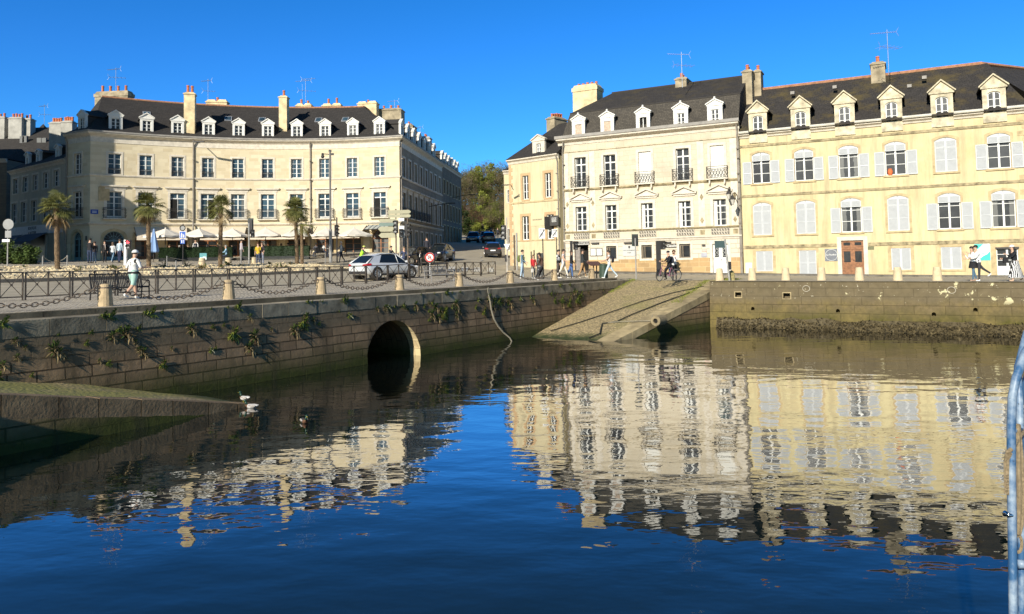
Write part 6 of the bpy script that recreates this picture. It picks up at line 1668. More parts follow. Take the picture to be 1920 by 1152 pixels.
    # benches (backs to the road, facing the water)
    def bench(u0, v0, L, label, mesh_back):
        z = gq(u0, v0) + PROM; root = thing("bench", label, "bench", quv(u0, v0, z), rotq); mt = m_black if not mesh_back else mat("grey_mesh_steel", (.22, .21, .2), .5, .2)
        n = 30 if not mesh_back else 22; mb = MB(); w = .034 if not mesh_back else .012   # local x along, y landward
        for k in range(n):
            x = -L / 2 + L * (k + .5) / n; mb.tube([(x, .33, .86), (x, .27, .62), (x, .20, .42)], w / 2, 4)
        if mesh_back:
            for k in range(12): zz = .43 + .036 * k; mb.cyl((-L / 2, .20 + .3 * (zz - .42), zz), (L / 2, .20 + .3 * (zz - .42), zz), .007, n=4)
        mb.cyl((-L / 2, .335, .87), (L / 2, .335, .87), .022, n=6); mb.obj("backrest", mt, root)
        mb = MB()
        for k in range(n):
            x = -L / 2 + L * (k + .5) / n; mb.tube([(x, .19, .41), (x, .0, .40), (x, -.22, .43), (x, -.26, .40)], w / 2, 4)
        mb.cyl((-L / 2, -.26, .40), (L / 2, -.26, .40), .02, n=6); mb.cyl((-L / 2, .19, .41), (L / 2, .19, .41), .02, n=6); mb.obj("seat", mt, root)
        for s in (-1, 1):
            x = s * L / 2; mb = MB(); mb.tube([(x, .34, .88), (x, .2, .42), (x, .26, 0)], .024, 6); mb.obj("leg", mt, root)
            mb = MB(); mb.tube([(x, -.27, 0), (x, -.25, .40)], .024, 6); mb.obj("leg", mt, root)
            MB().tube([(x, .27, .66), (x, .1, .64), (x, -.22, .63), (x, -.27, .57), (x, -.25, .40)], .022, 6).obj("armrest", mt, root)
        return root
    bench(2.2, 3.4, 1.75, "black slatted metal bench facing the water beside the jogger", False)
    bench(20.6, 4.7, 1.9, "grey mesh backed bench in front of the white hatchback's bonnet", True)
    # waste bin and sloping information panel near the slipway
    p = on_ground(1132, 522, PROM); root = thing("litter_bin", "ribbed green litter bin behind the sloping information panel", "litter bin", p)
    mb = MB(); mb.lathe([(.25, .02), (.25, .80), (.27, .82), (.27, .88), (.2, .88)], 16)
    for k in range(20): a = k * PI / 10; mb.box(-.02, .02, .25, .275, .04, .78, 0, Matrix.Rotation(a, 4, 'Z'))
    mb.obj("slatted_body", mat("bin_green", (.055, .085, .06), .5, .2), root); MB().lathe([(.24, .885), (.1, .93), (0, .935)], 12).obj("lid", m_black, root)
    p = on_ground(1117, 522, PROM); root = thing("lectern", "sloping dark information panel on two posts at the slipway corner", "information panel", p, rotq - .35); root.scale = (.72, .8, 1)
    mb = MB(); mb.add([(-.65, -.1, .78), (.75, -.1, .78), (.75, .45, 1.02), (-.65, .45, 1.02), (-.65, -.1, .82), (.75, -.1, .82), (.75, .45, 1.06), (-.65, .45, 1.06)], [(0,3,2,1),(4,5,6,7),(0,1,5,4),(1,2,6,5),(2,3,7,6),(3,0,4,7)]); mb.obj("panel", mat("panel_maroon", (.10, .045, .04), .5, .2), root)
    for x in (.0, .35): MB().box(x - .04, x + .04, .2, .26, -.02, .92).obj("post", m_black, root)

# ============================================================ road furniture
m_signb = mat("sign_back_olive", (.38, .36, .24), .6, .08); m_signd = mat("sign_back_green", (.16, .22, .19), .6, .1); m_blue = mat("sign_blue", (.02, .10, .45), .5, .05); m_red = mat("sign_red", (.55, .035, .03), .5, .05)
m_wsign = mat("sign_white", (.82, .81, .78), .5, .03); m_lens = mat("dull_lens", (.30, .30, .29), .3, .1); m_redl = mat("red_lamp", (.6, .05, .06), .4, .05, emit=(1, .06, .08, 2.2))
def sgn(px, py_top, p):   # height above p where the picture row is reached at its depth
    return at(px, py_top, p.y).z - p.z
def signal_head(root, loc, rotz, n=3, mt=None, lit=None, back=False):
    hd = MB().box(-.13, .13, -.08, .12, -.15 * n, .15 * n).obj("signal_head", m_black, root, loc=loc, rotz=rotz)
    if back:
        MB().box(-.21, .21, .0, .03, -.17 * n - .05, .17 * n + .05).obj("back_board", mat("board_darkgreen", (.04, .055, .05), .6), hd); return hd
    for k in range(n):
        z = .3 * (n - 1) / 2 - .3 * k
        MB().cyl((0, -.085, z), (0, -.10, z), .1, n=12).obj("lens", m_redl if lit == k else m_lens, hd)
        mb = MB(); pts = [(.115 * math.cos(t * PI / 8), z + .115 * math.sin(t * PI / 8)) for t in range(9)]
        for a, b in zip(pts, pts[1:]): mb.add([(a[0], -.085, a[1]), (b[0], -.085, b[1]), (b[0], -.26, b[1]), (a[0], -.26, a[1])], [(0, 1, 2, 3)])
        mb.obj("visor", m_black, hd)
    return hd
def pole(root, h, r=.05, mt=None, name="pole", x=0, y=0, lean=0): return MB().cyl((x, y, -.1), (x + lean, y, h), r, r * .9, n=10).obj(name, mt or m_galv, root)
def build_road_furniture():
    # tall lamp post with surveillance dome
    p = ground_at(620, _depth_on_v(620, 24.0), .25); h = sgn(624, 284, p); root = thing("lamp_post", "tall dark lamp post with a surveillance dome on a short arm", "lamp post", p)
    pole(root, h, .085, mat("post_grey", (.17, .16, .15), .6, .1)); MB().cyl((0, 0, -.1), (0, 0, 2.6), .13, .12, n=10).obj("post_base", m_galv, root)
    mb = MB(); mb.cyl((.0, 0, h - .25), (-.55, 0, h - .2), .03, n=6); mb.obj("arm", m_black, root); MB().ball((-.6, 0, h - .42), .14, 10, 8).cyl((-.6, 0, h - .35), (-.6, 0, h - .15), .1, n=8).obj("camera_dome", m_black, root)
    MB().box(.05, .3, -.06, .06, h - .32, h - .16).box(-.1, .1, -.07, .07, h - .05, h + .12).obj("camera_box", m_black, root)
    # traffic signals
    p = ground_at(467, _depth_on_v(467, 25.6), .1); h = sgn(469, 411, p); root = thing("traffic_light", "traffic light seen from behind beside the two terrace visitors", "traffic light", p); pole(root, h - .3, .065); signal_head(root, (.08, .1, h - .5), 0, 3, back=True); signal_head(root, (.28, -.02, h - 1.1), .5, 2)
    p = ground_at(632, _depth_on_v(632, 25.), .1); h = sgn(632, 408, p); root = thing("traffic_light", "slim traffic light right of the tall lamp post", "traffic light", p); pole(root, h, .06, m_black); signal_head(root, (.0, -.1, h - 1.1), .9, 3)
    p = ground_at(236, _depth_on_v(236, 25.6), .1); h = sgn(238, 450, p); root = thing("traffic_light", "low white pedestrian signal with a glowing red lamp left of the jogger", "traffic light", p); MB().box(-.11, .05, -.06, .1, -.1, h).obj("post", m_wsign, root); signal_head(root, (.17, -.02, h - .3), 0, 2, lit=0)
    p = ground_at(951, 47.5, PROM); h = sgn(949, 408, p); root = thing("traffic_light", "three lens traffic light with a small give way triangle on its pole", "traffic light", p); pole(root, h, .055, mat("pole_pale", (.46, .42, .36), .6, .2)); signal_head(root, (-.2, -.05, sgn(945, 436, p)), -.35, 3)
    MB().prism([(-.2, .17), (.2, .17), (0, -.2)], -.09, -.07, 0, Matrix.Translation((0, 0, sgn(949, 463, p)))).obj("give_way_sign", m_wsign, root); MB().box(-.14, -.05, -.1, .1, sgn(946, 491, p), sgn(946, 478, p)).obj("push_button", m_black, root)
    p = on_ground(1193, 524, PROM - .1); h = sgn(1192, 441, p); root = thing("traffic_light", "traffic light seen from behind at the head of the slipway", "traffic light", p); pole(root, h - .2, .045, m_galv); signal_head(root, (0, .08, h - .33), 0, 2, back=True)
    p = ground_at(1235, 53.5); h = sgn(1232, 452, p); root = thing("traffic_light", "dark square signal column against the pale limestone house", "traffic light", p); MB().box(-.15, .15, -.15, .15, -.1, h).obj("column", m_black, root); signal_head(root, (.32, -.2, h - .32), .6, 2)
    p = ground_at(1072, 53.8); h = sgn(1070, 452, p); root = thing("traffic_light", "dark signal column beside the restaurant doorway", "traffic light", p); MB().box(-.09, .09, -.09, .09, -.1, h).obj("column", m_black, root); signal_head(root, (.3, -.15, h - .35), .5, 2)
    p = ground_at(1367, 42.2); h = sgn(1359, 449, p); root = thing("signpost", "leaning signpost with a dark green plate by the right quay bollards", "signpost", p); pole(root, h, .06, m_galv, lean=-.20)
    MB().box(-.78, -.18, -.03, .0, h - .48, h - .08).obj("sign_plate", mat("plate_slate", (.05, .085, .085), .5), root); MB().box(-.06, .1, -.06, .06, sgn(1368, 506, p), sgn(1368, 491, p)).obj("junction_box", m_black, root)
    # direction sign gantry with signals
    p = ground_at(743, 52.0); H = sgn(743, 392, p); root = thing("direction_sign", "cluster of olive direction arrows and traffic signals on two poles", "direction sign", p)
    pole(root, H, .06, mat("post_brown", (.20, .17, .13), .6, .2)); pole(root, sgn(765, 392, p), .05, m_rust, x=.82); pole(root, sgn(751, 440, p), .045, mat("pole_pale", (.46, .42, .36), .6, .2), x=.25)
    def arrow(px0, px1, py0, py1, mt, tip, yy=.0):
        x0, x1 = (px0 - 743) / F * 52, (px1 - 743) / F * 52; z0, z1 = sgn(743, py1, p), sgn(743, py0, p); zc = (z0 + z1) / 2; k = (z1 - z0) * .5
        P = [(x0, z0), (x1 - k, z0), (x1, zc), (x1 - k, z1), (x0, z1)] if tip > 0 else [(x0 + k, z0), (x1, z0), (x1, z1), (x0 + k, z1), (x0, zc)]
        o = MB().prism(P, -.10 + yy, -.075 + yy).obj("arrow_sign", mt, root)
    arrow(729, 772, 394.5, 401.5, m_signb, 1); arrow(729, 772, 402.5, 408.5, m_signb, 1); arrow(711, 745, 410.5, 416.5, m_signb, -1); arrow(711, 742, 418, 424, m_signd, -1); arrow(710, 741, 425, 434.5, m_signb, -1); arrow(711, 742, 436.5, 446, m_signb, -1)
    signal_head(root, (.02, -.2, sgn(743, 426, p)), -.3, 3)
    for px0, px1, py0, py1 in ((749, 759, 409.5, 415), (749, 759, 424, 435), (753, 759.5, 435.5, 446)): 
        x0, x1 = (px0 - 743) / F * 52, (px1 - 743) / F * 52; MB().box(x0, x1, -.12, -.09, sgn(752, py1, p), sgn(752, py0, p)).obj("small_sign", m_wsign, root)
    signal_head(root, (.40, -.2, sgn(753, 438, p)), .4, 2); signal_head(root, (.80, -.1, sgn(765, 432, p)), 1.2, 3)
    # no U-turn disc
    p = ground_at(806, 50.5, .0); z = sgn(806, 483, p); root = thing("road_sign", "round red and white no U-turn sign behind the mesh backed bench", "road sign", p); pole(root, z + .1, .03, m_wsign)
    MB().cyl((0, -.05, z), (0, -.06, z), .33, n=28).obj("sign_disc", m_wsign, root); MB().tube([(.28 * math.cos(t * PI / 14), -.065, z + .28 * math.sin(t * PI / 14)) for t in range(28)], .045, 6, closed=True).obj("sign_ring", m_red, root)
    MB().tube([(.07, -.068, z - .17), (.07, -.068, z + .05)] + [(.07 * math.cos(t * PI / 6), -.068, z + .05 + .07 * math.sin(t * PI / 6)) for t in range(1, 7)] + [(-.07, -.068, z - .06)], .02, 5).prism([(-.13, z - .05), (-.01, z - .05), (-.07, z - .15)], -.075, -.066).obj("u_turn_arrow", m_black, root)
    MB().cyl((-.2, -.08, z + .2), (.2, -.08, z - .2), .028, n=6).obj("sign_bar", m_red, root)
    # pedestrian zone sign cluster
    p = ground_at(343, _depth_on_v(343, 25.6), .1); root = thing("road_sign", "blue pedestrian zone sign under a small round sign left of the third palm", "road sign", p); pole(root, sgn(343, 420, p), .04, m_black)
    z = sgn(343, 428, p); MB().cyl((0, -.05, z), (0, -.07, z), .2, n=20).obj("sign_disc", m_lens, root); MB().tube([(.18 * math.cos(t * PI / 10), -.075, z + .18 * math.sin(t * PI / 10)) for t in range(20)], .03, 5, closed=True).obj("sign_ring", m_black, root)
    z0, z1 = sgn(343, 447.5, p), sgn(343, 434, p); b = MB().box(-.22, .22, -.07, -.05, z0, z1).obj("zone_plate", m_wsign, root); MB().box(-.195, .195, -.075, -.071, z0 + .03, z1 - .03).obj("blue_field", m_blue, b)
    mb = MB(); zc = z0 + .07
    for x, s in ((-.07, 1.0), (.08, .72)): mb.ball((x, -.08, zc + .29 * s), (.035 * s, .006, .035 * s), 8, 6); mb.prism([(x - .05 * s, zc), (x + .05 * s, zc), (x + .06 * s, zc + .24 * s), (x - .04 * s, zc + .24 * s)], -.083, -.077)
    mb.obj("walkers_emblem", m_wsign, b)
    z0, z1 = sgn(343, 457.5, p), sgn(343, 449, p); b = MB().box(-.15, .15, -.07, -.05, z0, z1).obj("bike_plate", m_blue, root); MB().box(-.08, -.02, -.075, -.071, z0 + .06, z1 - .06).box(.06, .09, -.075, -.071, z0 + .04, z1 - .04).obj("plate_mark", m_wsign, b)
    # sign at the left edge
    p = ground_at(14, _depth_on_v(14, 24.5), .1); root = thing("road_sign", "round grey backed sign with two plates at the left edge", "road sign", p); pole(root, sgn(16, 411, p), .035, m_galv)
    z = sgn(17, 421, p); MB().cyl((.05, -.05, z), (.05, -.065, z), .30, n=24).obj("sign_disc", m_lens, root); MB().box(-.12, .22, -.06, -.05, sgn(17, 446, p), sgn(17, 433, p)).obj("plate", m_lens, root); MB().box(-.28, .14, -.06, -.05, sgn(14, 454, p), sgn(14, 449, p)).obj("plate", m_wsign, root)
    # end of zone 30 signs
    for px, Y, top, bot, base, lab in ((1017, 46.0, 428.5, 447.5, 519, "end of zone thirty sign in front of the cream corner house"), (1041, 53.0, 430, 445, 505, "second end of zone thirty sign beside the drainpipe of the corner house")):
        p = ground_at(px, Y); root = thing("road_sign", lab, "road sign", p); pole(root, sgn(px, top, p), .035, m_black, x=.12 if px > 1030 else .05); z0, z1 = sgn(px, bot, p), sgn(px, top, p); w = .19
        b = MB().box(-w, w, -.06, -.045, z0, z1).obj("zone_plate", m_wsign, root); lettering("ZONE", .10, m_black, b, (0, -.064, z1 - .13)); lettering("30", .17, m_black, b, (0, -.064, z0 + .17), bold=False)
        MB().tube([(.11 * math.cos(t * PI / 8), -.064, z0 + .23 + .11 * math.sin(t * PI / 8)) for t in range(16)], .009, 4, closed=True).obj("zone_ring", m_lens, b); MB().cyl((-w + .03, -.068, z0 + .06), (w - .03, -.068, z1 - .08), .028, n=4).obj("zone_bar", m_black, b)
    p = ground_at(1012, 45.6); h = sgn(1012, 475, p); root = thing("information_totem", "dark information totem beside the zone thirty sign", "information totem", p); b = MB().box(-.19, .19, -.06, .06, -.05, h).obj("slab", mat("totem_grey", (.055, .055, .05), .5, .2), root)
    mb = MB(); 
    for k in range(6): mb.box(-.12, .1, -.068, -.061, .25 + .2 * k, .3 + .2 * k)
    mb.obj("printed_lines", m_lens, b)
    for px, Y, top, lab in ((965, 60.5, 441, "weathered timber post at the corner of the cream house"), (969.5, 60.2, 437, "grey steel post at the corner of the cream house")):
        p = ground_at(px, Y); tag(MB().cyl((0, 0, -.1), (0, 0, sgn(px, top, p)), .08, .07, n=8).obj("post", m_bark if px < 968 else m_galv, None, loc=p), lab, "post")
    # wall lanterns and lamp arms
    def lantern(fac, px, py, d, lab):
        a, z = fac.pa(px, py, -d); root = thing("street_lantern", lab, "street lantern", fac.world(a, -d, z), fac.rot)
        mb = MB(); mb.tube([(0, d, .45), (0, d * .5, .62), (0, 0, .5), (0, 0, .38)], .03, 6); mb.tube([(0, d, -.1), (0, d * .6, .2), (0, d * .4, .55)], .025, 6); mb.obj("bracket", m_iron, root)
        MB().lathe([(.05, .38), (.08, .28), (.19, .1), (.20, .06)], 8).obj("cap", m_iron, root); MB().lathe([(.18, .06), (.08, -.28), (.04, -.32)], 6).obj("glass_body", mat("lantern_glass", (.5, .48, .42), .2, .1), root)
    lantern(FW, 1366, 366, .9, "black street lantern on a bracket at the joint of the two houses")
    lantern(FW, 1374, 376, 1.7, "second hanging lantern just below the black street lantern")
    for a, s, lab in ((CLEN + 13, 1, "long lamp arm on the shaded street wall of the curved building"), (CLEN + 28, 1, "far lamp arm on the grey row up the street")):
        b = cmap(a, 10.3 if a < CLEN + 20 else 12.6, 0); root = thing("wall_lamp", lab, "lamp", b, math.atan2(-CNW.y, -CNW.x)); MB().tube([(0, 0, -.1), (1.2, 0, .12), (2.2, 0, .22)], .04, 6).obj("arm", m_iron, root); MB().box(2.1, 3.1, -.14, .14, .18, .28).obj("lamp_head", m_iron, root)
    p = at(958, 349, 62.5); root = thing("wall_lamp", "flat lamp on a curved arm at the corner house edge", "lamp", p); MB().tube([(.2, .5, -.3), (0, .2, .1), (-.3, 0, .12)], .03, 6).obj("arm", m_iron, root); MB().box(-.75, -.2, -.12, .12, .05, .12).obj("lamp_head", m_iron, root)
    p = at(365, 266, 69.0); root = thing("wall_lamp", "dark lamp head under the cornice beside the left drainpipe of the curved building", "lamp", p); MB().box(-.1, .9, -.1, .1, -.06, .06).obj("lamp_head", m_iron, root); MB().cyl((-.1, 0, 0), (-.1, 1.3, .1), .04, n=6).obj("arm", m_iron, root)
    # rope posts along the bed
    me = MB().cyl((0, 0, -.2), (0, 0, .75), .035, n=8).mesh("rope_post", m_galv); prev = None
    for px, v in ((80, 24.6), (126, 24.6), (313, 24.6), (452, 24.6), (610, 24.6), (330, 18.9)):
        p = ground_at(px, _depth_on_v(px, v), .2); tag(link("rope_post", me, None, p), {80: "thin rope post left of the first palm", 126: "thin rope post right of the first palm", 313: "thin rope post right of the second palm", 452: "thin rope post right of the third palm", 610: "thin rope post by the lamp post foot", 330: "thin rope post at the roadside edge of the bed"}[px], "post", "rope posts of the planting bed")
    for a, b in ((80, 126), (313, 452), (452, 610)):
        q = [ground_at(x, _depth_on_v(x, 24.6), .9) for x in (a, b)]; n = 12
        tag(MB().tube([q[0].lerp(q[1], t / n) - V((0, 0, .35 * 4 * (t / n) * (1 - t / n))) for t in range(n + 1)], .014, 5).obj("rope", mat("pale_rope", (.5, .46, .36), .9, .1)), "thin pale rope slung between bed posts starting " + {80: "left of the first palm", 313: "right of the second palm", 452: "right of the third palm"}[a], "rope")
    # painted crossing bars and lane mark
    mb = MB()
    for px in (822, 846, 870, 894, 918):
        c = [ground_at(px - 6, 57.5), ground_at(px + 6, 57.5), ground_at(px + 8, 61.5), ground_at(px - 4, 61.5)]
        mb.add([V((q.x, q.y, gz(q.x, q.y) + .035)) for q in c], [(0, 1, 2, 3)])
    for Y in (68, 73): c = [ground_at(899, Y), ground_at(901, Y), ground_at(906, Y + 2.5), ground_at(904, Y + 2.5)]; mb.add([V((q.x, q.y, gz(q.x, q.y) + .04)) for q in c], [(0, 1, 2, 3)])
    tag(mb.obj("road_markings", mat("road_paint", (.55, .52, .45), .9, .3, 3.)), kind='structure')

# ============================================================ terrace
def build_terrace():
    m_can = mat("parasol_canvas", (.76, .70, .60), .85, .05, 2., .1); m_canb = mat("blue_canvas", (.25, .38, .62), .9, .1, 2.)
    def canopy(w, h):
        mb = MB(); n = 6; N = 8; rows = []
        for i in range(n + 1):
            k = i / n; row = []
            for j in range(N * 2):
                a = 2 * PI * j / (2 * N); c, s = math.cos(a), math.sin(a); q = w / 2 / max(abs(c), abs(s)) * (1 if j % 2 == 0 or True else 1)
                q = min(q, w / 2 * 1.25); row.append(V((c * q * k, s * q * k, h * (1 - k) ** 1.15 - .05 * k * (j % 2))))
            rows.append(row)
        rows.append([p - V((0, 0, .16)) for p in rows[-1]]); mb.sheet(rows, closed=True); mb.cyl((0, 0, h - .02), (0, 0, h + .08), .05, n=8)
        return mb.mesh("canopy", m_can)
    me = canopy(2.7, .62); first = None
    lab = {310: "first cream parasol right of the closed one, in the building's shadow", 373: "cream parasol just right of the blue pedestrian sign", 436: "cream parasol just right of the third palm", 498: "cream parasol above the two terrace visitors", 556: "cream parasol behind the crown base of the double palm", 612: "cream parasol beside the tall lamp post", 664: "cream parasol nearest the glass canopy, above the cyclist"}
    for px in lab:
        Y = {310: 62, 373: 64, 436: 65.5, 498: 66, 556: 66.5, 612: 66.5, 664: 66.5}[px]; p = ground_at(px, Y, .12); top = at(px, 428.5 if px < 450 else 427.5, Y).z - p.z
        t = thing("parasol", lab[px], "parasol", p, .25 + px * .003, "parasols over the cafe terrace"); link("canopy", me, t, (0, 0, top - .62)); MB().cyl((0, 0, 0), (0, 0, top - .1), .03, n=8).obj("pole", m_iron, t)
        mb = MB()
        for k in range(8): a = k * PI / 4; q = 1.3 / max(abs(math.cos(a)), abs(math.sin(a))); mb.cyl((0, 0, top - .12), (math.cos(a) * q * .97, math.sin(a) * q * .97, top - .68), .012, n=4)
        mb.obj("ribs", m_iron, t); MB().lathe([(.35, 0), (.33, .09), (.05, .1)], 10).obj("base", m_black, t)
    p = ground_at(288, 60, .12); t = thing("parasol", "closed blue grey parasol beside the second palm", "parasol", p); h = at(288, 428, 60).z - p.z; MB().cyl((0, 0, 0), (0, 0, h), .03, n=8).obj("pole", m_iron, t)
    mb = MB(); n = 10
    mb.sheet([[V((math.cos(2*PI*j/n) * r_ * (1 if j % 2 else .6), math.sin(2*PI*j/n) * r_ * (1 if j % 2 else .6), z)) for j in range(n)] for r_, z in ((.04, h - .05), (.16, h - .5), (.28, h - 1.2), (.42, h - 1.85), (.34, h - 1.95))], closed=True); mb.obj("canopy", m_canb, t)
    # clipped hedge boxes
    m_hed = leaf_mat("hedge_leaf", (.007, .018, .004), (.018, .040, .008)); m_box = mat("planter_dark", (.03, .032, .03), .7, .2)
    def hedge_mesh():
        r = random.Random(9); mb = MB(); mb.box(-.68, .68, -.17, .17, .25, 1.12)
        for k in range(1500):
            f = r.randrange(5); x, y, z = r.uniform(-.7, .7), r.uniform(-.19, .19), r.uniform(.25, 1.14)
            if f < 2: y = -.19
            elif f == 2: z = 1.14
            elif f == 3: y = .19
            else: x = r.choice((-.7, .7))
            a = V((r.gauss(0, 1), r.gauss(0, 1), r.gauss(0, 1))).normalized() * r.uniform(.02, .05); b = a.orthogonal().normalized() * .02
            mb.add([(x, y, z), V((x, y, z)) + a + b, V((x, y, z)) + a * 1.6, V((x, y, z)) + a - b], [(0, 1, 2, 3)])
        return mb.mesh("foliage", m_hed)
    me = hedge_mesh(); bx = MB().box(-.7, .7, -.2, .2, 0, .3).mesh("planter", m_box); a0, a1 = c_at(285), c_at(628); n = int((a1 - a0) / 1.46)
    nm = ["right of the second palm", "under the first parasol", "behind the pedestrian sign", "behind the menu board", "left of the third palm", "right of the third palm", "by the waiter's gap", "behind the two visitors", "left end of the bright hedge", "left of the double palm", "behind the double palm", "right of the double palm", "left of the lamp post", "by the lamp post"]
    for k in range(n):
        a = a0 + (k + .5) * (a1 - a0) / n; p = cmap(a, 0, 8.5); p.z = gz(p.x, p.y) + .12
        if k in (int(n * .52),): continue
        t = thing("hedge_box", "clipped hedge box %s, place %d from the left" % (nm[min(k * len(nm) // n, len(nm) - 1)], k + 1), "hedge", p, crot(a), "hedge boxes round the terrace"); link("foliage", me, t); link("planter", bx, t)
    p = ground_at(381, 57, .12); t = thing("menu_board", "standing menu board with a teal and white card before the hedge", "menu board", p); z0, z1 = sgn(381, 487.5, p), sgn(381, 475, p)
    MB().cyl((0, .03, 0), (0, .03, z0), .03, n=6).obj("stand", m_black, t); b = MB().box(-.27, .27, -.02, .02, z0, z1).obj("board", mat("card_teal", (.10, .30, .33), .6), t); MB().box(-.25, .25, -.026, -.02, z0 + .02, z0 + .18).box(-.02, .25, -.026, -.02, z0 + .22, z0 + .25).obj("card_text", m_wsign, b)
    # terrace tables in the shade (round tops on a foot)
    for i, (px, Y) in enumerate(((330, 66), (398, 67.5), (455, 68), (520, 68), (590, 68), (650, 68))):
        p = ground_at(px, Y, .12); t = thing("cafe_table", "small round cafe table on the shaded terrace, %s" % ("left of the waiter", "right of the waiter", "behind the third palm", "behind the two visitors", "behind the double palm", "behind the lamp post")[i], "table", p, 0, "cafe tables under the parasols"); MB().lathe([(.35, .72), (.35, .75), (0, .755)], 16).obj("table_top", m_iron, t); MB().lathe([(.22, 0), (.2, .03), (.03, .05), (.03, .72)], 10).obj("foot", m_iron, t)

# ============================================================ antennas
def build_antennas():
    m_al = mat("aerial_aluminium", (.30, .35, .40), .5, .1, 3., 0, .3)
    def yagi(mb, c, L, n, d, el, r=.012):
        d = V(d).normalized(); s = d.cross(V((0, 0, 1))).normalized()
        mb.cyl(c - d * L * .4, c + d * L * .6, r * 1.3, n=5)
        for i in range(n): p = c - d * L * .35 + d * L * .92 * i / (n - 1); w = el * (1 - .3 * i / n); mb.cyl(p - s * w, p + s * w, r, n=4)
        p = c - d * L * .4; 
        for sg in (-1, 1): mb.cyl(p, p + s * .02 + V((0, 0, sg * .3)) - d * .15, r, n=4)
    for px, pt, pb, Y, big, lab in ((217, 127, 166, 75, 1, "roof aerial on the big left stack of the curved building"), (390, 148, 196, 79, .8, "roof aerial above the low split stack"), (573, 148, 195, 80, 1.2, "multi boom aerial with perched birds in the middle of the curved building"), (740, 188, 212, 82, .8, "small aerial at the right end of the curved building"), (788, 237, 262, 97, .7, "tiny aerial over the shaded street wing"),
                                (83, 196, 236, 91, .8, "aerial on the turret roof at the left"), (1279, 98, 150, 57.5, 1.1, "aerial on the small stack of the mansard house"), (1666, 56, 125, 50.5, 1.1, "tall mast aerial on the stack of the yellow house")):
        z1 = at(px, pt, Y).z; p = at(px, pb, Y); root = thing("tv_antenna", lab, "antenna", p, 0, None); h = z1 - p.z
        MB().cyl((0, 0, -.6), (0, 0, h), .022, n=6).obj("mast", m_al, root)
        mb = MB(); yagi(mb, V((-.1, 0, h * .92)), 1.5 * big, 11, (-1, .25, .12 if px == 1279 else .0), .2); yagi(mb, V((0, 0, h * .52)), 1.5 * big, 5, (1, .35, 0), .5)
        if big > 1.1 and px < 700: yagi(mb, V((.2, 0, h * .99)), 1.5, 9, (1, -.1, 0), .2); mb.cyl((-.35, 0, -.6), (-.35, 0, h * .8), .01, n=4)
        mb.obj("booms", m_al, root)
